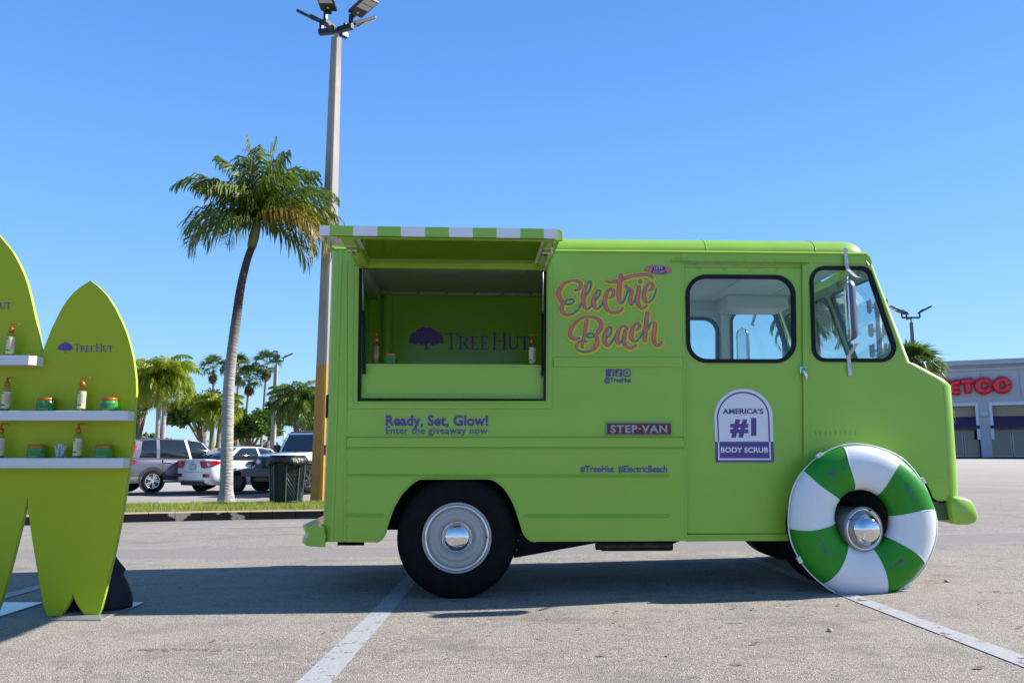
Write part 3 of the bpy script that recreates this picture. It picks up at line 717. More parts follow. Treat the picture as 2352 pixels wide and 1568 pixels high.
# cab interior: linings, far side with its own windows, ceiling
def far_px(px, w_): # the same shapes on the other side of the body
    P = tps(px, 0.0); return P
cs = tp(1490, 700)[0]
fdw = [tp(*p, 0.012) for p in dw]; ffw = [tp(*p) for p in fw_o]
pts = [(s_part + 0.04, zfl), (tp(2080, 833)[0], 1.52), (tp(1999, 613)[0], tp(1999, 613)[1]), (tp(1990, 585)[0], 2.40), (s_part + 0.04, 2.40)]
pts[1] = (tp(2084, 834)[0], tp(2084, 834)[1])
pts.insert(1, (pts[1][0], zfl))
for (w0, w1, m_, nm) in ((VW - 0.02, VW, paint, 'far_cab_side'), (VW - 0.035, VW - 0.022, white_in, 'far_cab_lining')):
    slab(nm, pts, [inset(fdw, 0.012), inset(ffw, 0.012)], w0, w1, m_, van)
for q, nm in ((fdw, 'far_door_window'), (ffw, 'far_side_window')):
    slab(nm + '_seal', q, [inset(q, 0.026)], VW - 0.045, VW + 0.008, rubber, van); slab(nm, inset(q, 0.012), [], VW - 0.012, VW - 0.009, glass, van)
boxo('far_side_panel', s_r + rc, s_part + 0.04, VW - 0.02, VW, 0.42, zG(0) + 0.0, paint, van)
boxo('far_lower_panel', tp(1575, 900)[0], NO[5][0] - 0.03, VW - 0.02, VW - 0.001, 1.0, tp(2000, 834)[1] - 0.0, paint, van) if False else None
slab('far_nose_panel', [(tp(2084, 834)[0], zfl), (NO[4][0] - 0.04, zfl), (NO[4][0] - 0.05, NO[4][1]), (NO[3][0] - 0.05, NO[3][1]), (tp(2084, 834)[0], tp(2084, 834)[1])], [], VW - 0.06, VW - 0.002, paint, van)
boxo('cab_ceiling', s_part + 0.04, tp(1996, 590)[0], 0.025, VW - 0.04, 2.37, 2.385, white_in, van)
for k in range(3): boxo('ceiling_seam', s_part + 0.45 + k * 0.5, s_part + 0.455 + k * 0.5, 0.2, VW - 0.25, 2.366, 2.372, grey_in, van)
boxo('cab_cove', tp(1720, 700)[0] + 0.32, tp(1996, 590)[0] - 0.02, 1.42, VW - 0.04, 2.25, 2.37, white_in, van, 0.02)
boxo('cab_rail', s_part + 0.05, tp(1990, 700)[0], VW - 0.06, VW - 0.036, tp(1700, 620)[1] + 0.01, tp(1700, 620)[1] + 0.03, white_in, van)
boxo('cab_divider', tp(1846, 700)[0] - 0.045, tp(1846, 700)[0] - 0.01, VW - 0.06, VW - 0.036, zfl, 2.3, white_in, van)
slab('near_cab_lining', [(tp(1578, 609)[0], tp(1578, 609)[1]), (tp(1997, 616)[0], tp(1997, 616)[1]), (tp(2078, 834)[0], tp(2078, 834)[1]), (tp(2078, 900)[0], 1.03), (tp(1578, 1200)[0], 1.03)], [inset(fdw, 0.02), inset(ffw, 0.02)], 0.034, 0.038, white_in, van)
bm = bmesh.new(); box(bm, tp(2010, 800)[0], tp(2092, 800)[0], 0.05, VW - 0.06, 1.30, 1.46, 0.03); from_bm('dashboard', bm, mat('grey_dash', (0.25, 0.26, 0.26), 0.6, var=0.1), van)
bm = bmesh.new()
cst = Vector((tp(1990, 800)[0], 1.35, 1.42)); axs = Vector((-0.5, 0, 0.86)).normalized(); X_ = Vector((0, 1, 0)); Y_ = axs.cross(X_)
tube(bm, [cst + (X_ * math.cos(t) + Y_ * math.sin(t)) * 0.21 for t in np.linspace(0, 2 * PI, 25)], 0.014, 8, False); tube(bm, [cst - X_ * .2, cst + X_ * .2], 0.012); tube(bm, [cst, cst - axs * 0.5], 0.02)
from_bm('steering_wheel', bm, rubber, van, True)
# two cab seats
for y_ in (0.35, 1.25):
    bm = bmesh.new(); s_ = tp(1800, 800)[0]; box(bm, s_, s_ + .42, y_ - .02, y_ + .42, .62 + .02, 1.02, .05); box(bm, s_ - .1, s_ + .03, y_ - .02, y_ + .42, 1.0, 1.40, .05)
    from_bm('cab_seat', bm, mat('dark_seat_vinyl', (0.03, 0.03, 0.035), 0.5), van)

# hatch: hinged above the opening and propped out level
zh = tp(1000, 607, 0.0)[1]; sh0, sh1 = tp(832, 612)[0], tp(1250, 612)[0]; HL = 0.86
def HB(name, a0, a1, w0, w1, z0, z1, m, bev=0.003): return boxo(name, a0, a1, -w1, -w0, z0, z1, m, van, bev)
ha0, ha1 = sh0 - 0.025, sh1 + 0.02; zt_ = zh - 0.045
HB('hatch_panel', ha0, ha1, 0.03, HL, zt_ + 0.045, zt_ + 0.06, paint)
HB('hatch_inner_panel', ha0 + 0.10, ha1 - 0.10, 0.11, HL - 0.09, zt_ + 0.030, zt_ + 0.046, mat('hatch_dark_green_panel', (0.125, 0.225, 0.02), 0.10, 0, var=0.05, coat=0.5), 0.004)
for (a, b, c, d) in ((ha0, ha1, HL - 0.07, HL), (ha0, ha1, 0.03, 0.085), (ha0, ha0 + 0.08, 0.085, HL - 0.07), (ha1 - 0.08, ha1, 0.085, HL - 0.07)):
    HB('hatch_frame_rail', a + .001, b - .001, c, d, zt_, zt_ + 0.047, paint, 0.006)
HB('hatch_lip', ha0 - 0.01, ha1 + 0.01, HL - 0.01, HL + 0.012, zt_ - 0.012, zt_ + 0.05, paint, 0.004)
HB('hatch_hinge', ha0, ha1, 0.0, 0.035, zt_ + 0.048, zt_ + 0.075, steel, 0.004)
for a in (ha0 + 0.035, ha1 - 0.06):
    HB('hatch_latch', a - 0.03, a + 0.04, HL - 0.33, HL - 0.27, zt_ - 0.02, zt_ - 0.002, chrome, 0.004); HB('hatch_latch', a, a + 0.012, HL - 0.36, HL - 0.24, zt_ - 0.032, zt_ - 0.018, chrome, 0.003)
# gas struts
for (ut, vt, ub, vb) in ((833, 600, 837, 852), (1247, 602, 1246.5, 857)):
    a = Vector((tp(ut, 612)[0], -0.16, zh - 0.02)); 
    a = Vector((tp(ut, vt, -0.10)[0], -0.10, tp(ut, vt, -0.10)[1])); b = Vector((tp(ub, vb, 0.0)[0], -0.02, tp(ub, vb, -0.02)[1])); m_ = a.lerp(b, 0.46)
    tubeo('gas_strut', [m_, b], 0.011, rubber, van, 12); tubeo('strut_rod', [a, m_], 0.0045, steel, van, 8)
    for p in (a, b):
        bm = bmesh.new(); box(bm, p.x - .012, p.x + .012, p.y - .015, p.y + .012, p.z - .02, p.z + .02, .004); from_bm('strut_bracket', bm, rubber, van)
# striped canopy band fixed round the hatch: each colour its own piece
xb = [733.5, 757, 811, 867, 921, 976.6, 1031.5, 1086, 1140.6, 1194.8, 1249.4, 1279.5]
wf = -(HL + 0.05); grey_stripe = white_p
za = tp(1000, 519.5 + 2, wf)[1]; zb_ = tp(1000, 543.5, wf)[1]
for i, (a, b) in enumerate(zip(xb, xb[1:])):
    sa, sb = tp(a, 530, wf)[0], tp(b, 533, wf)[0]; eps = 0.0
    boxo('canopy_stripe', sa, sb, wf, wf + 0.012, zb_, za, white_p if i % 2 == 0 else paint, van)
sa, sb = tp(xb[0], 530, wf)[0], tp(xb[-1], 530, wf)[0]
V = [(x, y, z) for z in (za - 0.012, za - 0.002) for x, y in ((sa + .002, wf + .013), (sb - .002, wf + .013), (sb - .002, -.03), (sb - .25, -.03), (sa + .002, wf + .40))]
mk('canopy_cover', V, [(0, 1, 2, 3, 4), (9, 8, 7, 6, 5)] + [(i, (i + 1) % 5, 5 + (i + 1) % 5, 5 + i) for i in range(5)], white_p, van)
nst = 9
for k in range(nst):
    a = wf + 0.014 + (-(wf) - 0.06) * k / nst; b = wf + 0.014 + (-(wf) - 0.06) * (k + 1) / nst
    for x in ((sa, sb - 0.01) if k < 4 else (sb - 0.01,)):
        boxo('canopy_side_stripe', x, x + 0.01, a, b, zb_, za - 0.013, paint if k % 2 == 1 else white_p, van)
boxo('canopy_shadow_gap', sa + 0.06, sb - 0.05, wf + 0.014, wf + 0.03, zb_ + 0.002, za - 0.014, rubber, van).name = 'canopy_shade_strip'  # black strip standing in for the shade behind the canopy band

# lettering
vtext('lettering', 'Ready, Set, Glow!', 886, 952.5, 1121, 985.5, purple, bold=0.032, space=1.06)
vtext('lettering', 'Enter the giveaway now', 886, 980, 1120, 1001, purple, bold=0.008, space=1.04)
vtext('lettering', '@TreeHut', 1388, 866, 1450, 881, purple, bold=0.022)
vtext('lettering', '#TreeHut  #ElectricBeach', 1333, 1068.5, 1532, 1086, purple, bold=0.016)
# social marks
def sqr(u0, v0, u1, v1, r=3): return rounded([(u0, v0), (u1, v0), (u1, v1), (u0, v1)], r, 4)
def pl(name, px, holes, m, w_, parent=van):
    return slab(name, tps(px, w_), [tps(h, w_) for h in holes], w_, w_ + 0.002, m, parent)
fcut = [(1403.6, 864), (1403.6, 858.6), (1401.4, 858.6), (1401.4, 855.8), (1403.6, 855.8), (1403.8, 852.6), (1405.2, 850.6), (1409, 850.2), (1409, 852.8), (1407.2, 853.1), (1406.6, 854), (1406.6, 855.8), (1409, 855.8), (1408.6, 858.6), (1406.6, 858.6), (1406.6, 864)]
pl('social_mark', [(1392, 847), (1408.5, 847), (1410.6, 848.5), (1410.6, 862), (1409, 864.2), (1406.7, 864.3)] + fcut[::-1][1:-1] + [(1403.5, 864.3), (1393, 864.2), (1391.6, 862.5), (1391.6, 848.5)], [], purple, -0.003)
pl('social_mark', sqr(1412.6, 847, 1429.6, 864.3), [], purple, -0.003)
vsheet('social_note', [[tuple(p) for p in catmull([(1420.5, 856.5, 2.0), (1418, 857.5, 2.0), (1417.2, 859.6, 2.0), (1418.8, 861.5, 2.0), (1421, 861, 2.0), (1422, 859.2, 2.0), (1422, 851, 2.0)], 5)], [tuple(p) for p in catmull([(1422, 850.6, 2.0), (1423, 852.8, 2.0), (1425.8, 854.2, 2.0)], 5)]], 0, paint, -0.0045, 0.35)
pl('social_mark', sqr(1431.6, 847, 1449, 864.3, 5), [], purple, -0.003)
pl('social_ring', sqr(1434.2, 849.6, 1446.4, 861.7, 4), [sqr(1435.9, 851.3, 1444.7, 860, 3)], paint, -0.0050)
vsheet('social_ring', [[(1440.3 + 3.0 * math.cos(t), 855.7 + 3.0 * math.sin(t), 1.3) for t in np.linspace(0, 2 * PI, 14)], [(1444.0, 852.0, 1.4)]], 0, paint, -0.0065, 0.35)

# the two-word script logo, drawn stroke by stroke
EB = [
 [(360,395,4),(400,380,20),(425,340,28),(415,305,22),(370,285,14),(320,285,10),(260,300,14),(205,345,24),(172,400,36),(170,450,40),(190,500,38),(215,530,26),(240,545,8),(290,555,0),(330,540,0),(345,515,0),(320,497,0),(270,505,0),(230,540,16),(205,590,32),(205,630,32),(235,665,24),(280,675,12),(330,665,6),(390,620,0),(430,550,0),(470,470,0),(520,400,0),(545,330,4),(535,290,4),(510,300,10),(475,370,24),(455,440,34),(450,520,36),(465,580,30),(490,610,16),(520,600,4),(560,560,0),(600,500,0),(640,450,4),(650,405,4),(620,395,8),(590,440,24),(570,500,32),(575,560,32),(595,600,20),(630,600,6),(665,560,0),(690,500,0)],
 [(760,480,6),(790,460,18),(805,420,20),(790,385,16),(760,380,8),(725,420,24),(705,490,34),(705,560,36),(725,610,32),(770,645,20),(830,650,14),(880,630,18),(905,600,12)],
 [(890,220,32),(875,300,38),(865,400,42),(865,480,40),(880,540,16),(910,530,4),(940,470,0),(960,420,0),(985,380,4)],
 [(715,290,8),(770,300,14),(850,285,22),(950,250,24),(1050,222,22),(1150,212,20),(1220,220,22),(1250,250,14)],
 [(945,350,26),(970,375,18),(1000,380,12),(1010,400,26),(1000,460,32),(990,520,32),(1005,555,14),(1030,540,0),(1060,480,0)],
 [(1095,360,30),(1085,430,36),(1075,500,36),(1090,560,30),(1120,598,16),(1160,590,12),(1185,570,8)],
 [(1108,292,34),(1109,293,34)],
 [(1215,395,6),(1240,380,20),(1255,345,22),(1240,315,14),(1210,315,8),(1175,360,24),(1155,430,34),(1155,490,34),(1180,525,20),(1220,525,6),(1260,480,0),(1285,420,0),(1295,375,0)],
 [(405,945,10),(370,955,20),(325,945,28),(300,905,34),(310,840,30),(360,770,20),(430,715,14),(520,698,12),(600,712,22),(650,760,34),(655,820,38),(620,880,32),(600,905,14),(560,932,2),(510,935,0),(498,912,0),(530,890,0),(580,905,10),(610,950,30),(610,1010,36),(570,1070,26),(500,1100,10),(430,1100,6),(380,1070,8),(375,1020,10),(410,985,8),(450,980,8),(490,985,4)],
 [(490,745,28),(478,830,30),(462,930,26),(445,1000,18),(440,1050,14)],
 [(700,950,0),(745,925,0),(775,870,4),(775,825,4),(745,822,10),(715,870,26),(695,940,36),(705,1000,32),(735,1028,18),(775,1000,4),(810,940,0),(840,880,0)],
 [(930,860,6),(955,830,16),(935,805,10),(895,812,8),(855,870,26),(840,940,34),(850,995,28),(880,1000,8),(910,940,0),(935,870,4)],
 [(935,870,26),(925,940,32),(925,1000,32),(955,1045,22),(1010,1055,16),(1060,1025,8)],
 [(1070,850,8),(1100,820,18),(1095,780,14),(1060,775,8),(1020,840,28),(1005,910,36),(1015,960,30),(1050,985,10),(1100,950,0),(1140,880,0),(1165,820,0)],
 [(1190,660,32),(1180,760,36),(1170,870,38),(1160,970,30)],
 [(1165,950,0),(1190,860,0),(1225,780,6),(1260,765,18),(1280,790,30),(1275,860,34),(1262,940,34),(1275,1000,30),(1305,1030,18),(1340,1015,14),(1355,985,8)]]
fE = lambda x, y: ((1360 + x / 4.611) / 1.0884, (640 + y / 4.611) / 1.0884)
sm_ = [[tuple(p) for p in catmull(s, 5)] if len(s) > 2 else s for s in EB]
core = []
for s in sm_:
    run = []
    for p in s:
        if p[2] > 7: run.append((p[0], p[1], p[2] - 2))
        else:
            if len(run) > 1: core.append(run)
            run = []
    if len(run) > 1: core.append(run)
vsheet('logo_glow', [[(x + 5, y + 7, w_ + 6) for x, y, w_ in s] for s in sm_], 27, yellow, -0.0035, 4.2, f=fE)
vsheet('logo_outline', [[(x, y, max(w_, 7)) for x, y, w_ in s] for s in sm_], 8, teal, -0.0050, 3.2, f=fE)
vsheet('logo_lettering', core, 0, coral, -0.0065, 2.6, f=fE)
# oval sticker
oval = [(1512 + 31 * math.cos(t), 619.5 + 10.3 * math.sin(t) + 2.2 * math.cos(t)) for t in np.linspace(0, 2 * PI, 40)[:-1]]
pl('oval_sticker', oval, [], teal, -0.0035)
pl('oval_sticker_face', inset(oval, 1.2), [], coral, -0.0050)
dk = mat('dark_blue_print', (0.03, 0.02, 0.14), 0.4)
vsheet('sticker_patch', [[(1502, 616, 7.0), (1524, 616.5, 7.0)], [(1500, 623, 7.5), (1527, 624, 7.5)]], 0, dk, -0.0066, 0.5)
pl_ = mat('pale_print', (0.6, 0.5, 0.6), 0.4)
vtext('sticker_lettering', 'ULTA', 1503, 612.8, 1523, 619, pl_, -0.0082, 0.02); vtext('sticker_lettering', 'EXCLUSIVE', 1500, 621, 1527, 626.4, pl_, -0.0082, 0.01)

# arched door sticker
def S2(x, y): return ((1740 + x / 6.031) / 1.0884, (940 + y / 6.031) / 1.0884)
archS = [(290, 985)] + [(715 - 440 * math.cos(t) * (1.0), 620 - 430 * math.sin(t)) for t in np.linspace(0.0, PI, 26)] + [(1168, 985)]
archS = [S2(*p) for p in archS]
wD = 0.0085
def dpl(name, px, holes, m, w_): return slab(name, tps(px, w_), [tps(h, w_) for h in holes], w_, w_ + 0.0015, m, van)
dpl('door_sticker', archS, [], white_p, wD)
dpl('door_sticker_base', [S2(290, 986), S2(1168, 986), S2(1178, 1296), S2(296, 1296)], [], purple, wD)
aw = [S2(332, 982)] + [S2(712 - 395 * math.cos(t), 625 - 392 * math.sin(t)) for t in np.linspace(0.0, PI, 26)] + [S2(1118, 982)]
aw2 = [S2(350, 982)] + [S2(712 - 375 * math.cos(t), 625 - 370 * math.sin(t)) for t in np.linspace(0.0, PI, 26)] + [S2(1098, 982)]
dpl('door_sticker_line', aw + aw2[::-1], [], purple, wD - 0.0015)
dpl('door_sticker_line', [S2(330, 988), S2(350, 988), S2(356, 1236), S2(1112, 1236), S2(1102, 988), S2(1122, 988), S2(1134, 1262), S2(334, 1262)], [], white_p, wD - 0.0015)
def dtx(t, x0, y0, x1, y1, m, b): return vtext('sticker_lettering', t, *S2(x0, y0), *S2(x1, y1), m, wD - 0.0015, b)
dtx('AMERICA\u2019S', 400, 488, 1018, 570, purple, 0.035); dtx('#1', 515, 628, 910, 925, purple, 0.05); dtx('BODY SCRUB', 374, 1068, 1088, 1150, white_p, 0.03)

# STEP-VAN badge
bs0, bz0 = tp(1391.5, 998.5); bs1, bz1 = tp(1541.5, 970.5)
boxo('badge', bs0, bs1, -0.016, 0.0, bz0, bz1, mat('badge_frame_grey', (0.22, 0.24, 0.26), 0.4, 0.3), van, 0.006)
boxo('badge_field', bs0 + 0.007, bs1 - 0.007, -0.0185, -0.015, bz0 + 0.007, bz1 - 0.007, mat('badge_red', (0.14, 0.003, 0.006), 0.35), van, 0.002)
vtext('badge_lettering', 'STEP\u00b7VAN', 1402, 975.5, 1533, 993.5, mat('badge_silver', (0.30, 0.33, 0.36), 0.35, 0.3), -0.0205, 0.040, 1.16)

# bumpers
def extr_profile(name, prof, y0, y1, m, parent=van, ends=True, smooth=False):
    n_ = len(prof); V = [(x, y0, z) for x, z in prof] + [(x, y1, z) for x, z in prof]
    Fc = [(i, (i + 1) % n_, n_ + (i + 1) % n_, n_ + i) for i in range(n_)]
    if ends: Fc += [tuple(range(n_))[::-1], tuple(range(n_, 2 * n_))]
    o = mk(name, V, Fc, m, parent, smooth); bm = bmesh.new(); bm.from_mesh(o.data); bmesh.ops.recalc_face_normals(bm, faces=bm.faces[:]); bm.to_mesh(o.data); bm.free(); return o
rb_px = [(703, 1208), (702, 1213), (707, 1222), (709, 1229), (703, 1238), (701, 1246), (703, 1252), (708, 1254), (748, 1256), (748, 1247), (747, 1240), (749, 1230), (746, 1221), (745, 1209)]
P = tps(rb_px, -0.02); 
V = []; ringy = [(-0.02, 0.0, 0.0), (0.10, 0.0, -0.045), (VW / 2, 0, -0.06), (VW - 0.1, 0, -0.045), (VW + 0.02, 0, 0)]
for (y, _, dx) in ringy: V += [(s + dx, y, z) for s, z in P]
n_ = len(P); Fc = [(r * n_ + i, r * n_ + (i + 1) % n_, (r + 1) * n_ + (i + 1) % n_, (r + 1) * n_ + i) for r in range(4) for i in range(n_)] + [tuple(range(n_))[::-1], tuple(range(4 * n_, 5 * n_))]
o = mk('rear_bumper', V, Fc, paint, van, False)
bm = bmesh.new(); bm.from_mesh(o.data); bmesh.ops.recalc_face_normals(bm, faces=bm.faces[:]); bm.to_mesh(o.data); bm.free()
fb = [(2176, 1140), (2190, 1139), (2212, 1141), (2227, 1148), (2236, 1163), (2242, 1180), (2243, 1190), (2236, 1200), (2222, 1205), (2204, 1205), (2186, 1202), (2182, 1180), (2178, 1160)]
P = tps(fb, 0.0); cx_ = sum(p[0] for p in P) / len(P); cz_ = sum(p[1] for p in P) / len(P)
V = []; rows = [(-0.035, 0.80, 0), (-0.02, 0.95, 0), (0.02, 1.0, 0), (0.12, 1.0, 0.04), (VW / 2, 1.0, 0.07), (VW - 0.12, 1, 0.04), (VW - 0.02, 1, 0), (VW + 0.03, 0.8, 0)]
for y, k, dx in rows: V += [(cx_ + (s - cx_) * k + dx, y, cz_ + (z - cz_) * k) for s, z in P]
n_ = len(P); Fc = [(r * n_ + i, r * n_ + (i + 1) % n_, (r + 1) * n_ + (i + 1) % n_, (r + 1) * n_ + i) for r in range(len(rows) - 1) for i in range(n_)] + [tuple(range(n_))[::-1], tuple(range((len(rows) - 1) * n_, len(rows) * n_))]
o = mk('front_bumper', V, Fc, paint, van, True); bm = bmesh.new(); bm.from_mesh(o.data); bmesh.ops.recalc_face_normals(bm, faces=bm.faces[:]); bm.to_mesh(o.data); bm.free()
s0, z0 = tp(2140, 1195); s1, z1 = tp(2188, 1150)
boxo('bumper_arm', s0, s1, 0.04, 0.10, z0, z1, mat('dark_green_arm', (0.05, 0.09, 0.04), 0.5, var=0.2), van, 0.01)
# headlights on the nose (round, in the flat front), seen only from the other side
for y_ in (0.28, VW - 0.28):
    o = latheo('headlight', [(0.0, 0.03), (0.05, 0.025), (0.085, 0.0), (0.10, 0.0), (0.105, -0.02)], chrome, van, 24, 'z', (NO[5][0] + 0.03, y_, 1.02)); o.rotation_euler = (0, PI / 2, 0)
bm = bmesh.new()
for k in range(6): box(bm, NO[5][0] + 0.02, NO[5][0] + 0.055, 0.5, VW - 0.5, 0.86 + k * 0.055, 0.88 + k * 0.055, 0.004)
from_bm('grille', bm, chrome, van)

# underbody
boxo('chassis_rail', s_r + 0.05, tp(2150, 1200)[0], 0.42, 0.50, 0.42, 0.56, dark, van)
boxo('chassis_rail', s_r + 0.05, tp(2150, 1200)[0], 1.30, 1.38, 0.42, 0.56, dark, van)
boxo('underfloor', s_r + 0.06, tp(1830, 1200)[0], 0.38, VW - 0.03, 0.56, 0.60, dark, van)
panel('rear_valance', [(775, 1240), (835, 1240), (835, 1252), (775, 1252)], [], 0.05, 0.09, dark)
bm = bmesh.new(); box(bm, -0.62, 0.62, 0.25, 0.28, 0.45, 0.9, 0.0); box(bm, -0.62, -0.59, 0.03, 0.28, 0.45, 0.95); box(bm, 0.59, 0.62, 0.03, 0.28, 0.45, 0.95); box(bm, -0.62, 0.62, 0.03, 0.28, 0.90, 0.93)
from_bm('wheel_well', bm, dark, van)
panel('spring_hanger', [(1183, 1200), (1225, 1240), (1372, 1240), (1372, 1246), (1300, 1259), (1180, 1281)], [], 0.10, 0.14, dark)
for (u, v) in ((1190, 1240), (1197, 1227), (1186, 1262)):
    s, z = tp(u, v, 0.098); latheo('hanger_bolt', [(0, -0.006), (0.008, -0.004), (0.009, 0.002)], steel, van, 8, loc=(s, 0.099, z))
for s_ in (-0.0, ):
    tubeo('rear_axle', [(0, 0.15, 0.40), (0, VW - 0.15, 0.40)], 0.05, dark, van, 12)
s0, z0 = tp(1383, 1254, 0.12); s1, z1 = tp(1546, 1254, 0.12); rz = 0.036
muf = mat('grimy_exhaust', (0.05, 0.045, 0.04), 0.55, 0.5, var=0.4, vscale=12)
V, Fc = lathe([(0.0, s0), (rz * .94, s0), (rz, s0 + .01), (rz, s1 - .01), (rz * .94, s1), (0.0, s1)], 20, 'z'); o = mk('muffler', [(c, a + 0.15, b + z0) for a, b, c in V], Fc, muf, van, True)
tubeo('exhaust_pipe', [(s0 - 0.04, 0.15, z0 + 0.003), (s0 + 0.02, 0.15, z0 + 0.003)], 0.031, muf, van, 14)
tubeo('exhaust_pipe', [(s1, 0.2, z0 + 0.02), (s1 + 0.3, 0.5, z0 + 0.08), (s1 + 0.9, 0.6, z0 + 0.1)], 0.022, muf, van, 10)
boxo('step_bracket', s1 - 0.02, s1 + 0.13, 0.06, 0.12, tp(1560, 1243)[1] - 0.002, tp(1560, 1243)[1] + 0.02, dark, van)

# wheels
RW = 0.403
tyre_prof = [(0.232, 0.0), (0.235, -0.012), (0.262, -0.022), (0.285, -0.024), (0.30, -0.020), (0.335, -0.016), (0.36, -0.010), (0.382, 0.002), (0.396, 0.018), (RW, 0.035), (RW, 0.075), (0.396, 0.078), (0.396, 0.084), (RW, 0.087), (RW, 0.13), (0.396, 0.133), (0.396, 0.139), (RW, 0.142), (RW, 0.18), (0.39, 0.205), (0.36, 0.215), (0.24, 0.21)]
rim_prof = [(0.235, 0.002), (0.232, -0.016), (0.224, -0.020), (0.218, -0.012)]
trim_prof = [(0.218, -0.013), (0.212, -0.024), (0.204, -0.022), (0.198, -0.006), (0.190, 0.006)]
disc_prof = [(0.190, 0.006), (0.182, -0.004), (0.176, -0.002), (0.165, 0.002), (0.150, -0.010), (0.136, -0.014), (0.124, -0.002), (0.112, 0.004), (0.106, 0.002)]
cap_prof = [(0.110, -0.002), (0.106, -0.014), (0.098, -0.018), (0.092, -0.030), (0.080, -0.046), (0.060, -0.058), (0.035, -0.064), (0.0, -0.066)]
def wheel(s, w_, steer=0.0, z=RW, flip=False, detail=True):
    W_ = mk('wheel', *lathe(tyre_prof, 56), tyre_m, van, True); W_.location = (s, w_, z); W_.rotation_euler = (0, 0, steer + (PI if flip else 0))
    mk('rim', *lathe(rim_prof, 56), rim_m, W_, True); mk('trim_ring', *lathe(trim_prof, 56), chrome, W_, True)
    mk('wheel_disc', *lathe(disc_prof, 56), rim_m, W_, True); mk('hub_cap', *lathe(cap_prof, 40), chrome, W_, True)
    if detail: tubeo('valve_stem', [(0.20 * math.cos(.02), -0.012, .0), (0.196, -0.04, 0.004)], 0.004, rubber, W_, 6)
    return W_
wheel(0.0, 0.022)
wheel(0.0, VW - 0.05, flip=True)
sF2, zF2 = tp(1990, 1214, 0.0)
wheel(sF2 + 0.02, VW - 0.10, 0.0, RW + 0.06, True)
# front near wheel: turned out slightly, with a deep dished centre that sticks through the ring
fwl = mk('wheel', *lathe([(0.165, 0.02), (0.172, -0.006), (0.20, -0.016)] + tyre_prof[2:], 56), tyre_m, van, True); sA2, zA2 = tp(1988, 1202, -0.20); fwl.location = (sA2 - 0.052, 0.04, RW + 0.06); fwl.rotation_euler = (0, 0, math.radians(12))
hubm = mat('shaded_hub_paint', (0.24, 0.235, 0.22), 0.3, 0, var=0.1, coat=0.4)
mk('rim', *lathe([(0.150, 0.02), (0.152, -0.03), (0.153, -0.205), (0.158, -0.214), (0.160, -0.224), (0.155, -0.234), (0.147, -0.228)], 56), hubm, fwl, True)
mk('trim_ring', *lathe([(0.147, -0.228), (0.141, -0.238), (0.135, -0.232), (0.130, -0.230)], 56), chrome, fwl, True)
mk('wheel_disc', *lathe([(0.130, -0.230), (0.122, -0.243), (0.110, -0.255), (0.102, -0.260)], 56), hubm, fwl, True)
mk('hub_cap', *lathe([(r_ * 0.98, a - 0.255) for r_, a in cap_prof], 40), chrome, fwl, True)
for k in (-2.6, -1.2): tubeo('valve_stem', [(0.14 * math.cos(k), -0.23, -0.14 * math.sin(k)), (0.143 * math.cos(k), -0.255, -0.143 * math.sin(k))], 0.005, rubber, fwl, 6)

for c_ in fwl.children: c_.scale = (0.93, 1.0, 0.93)
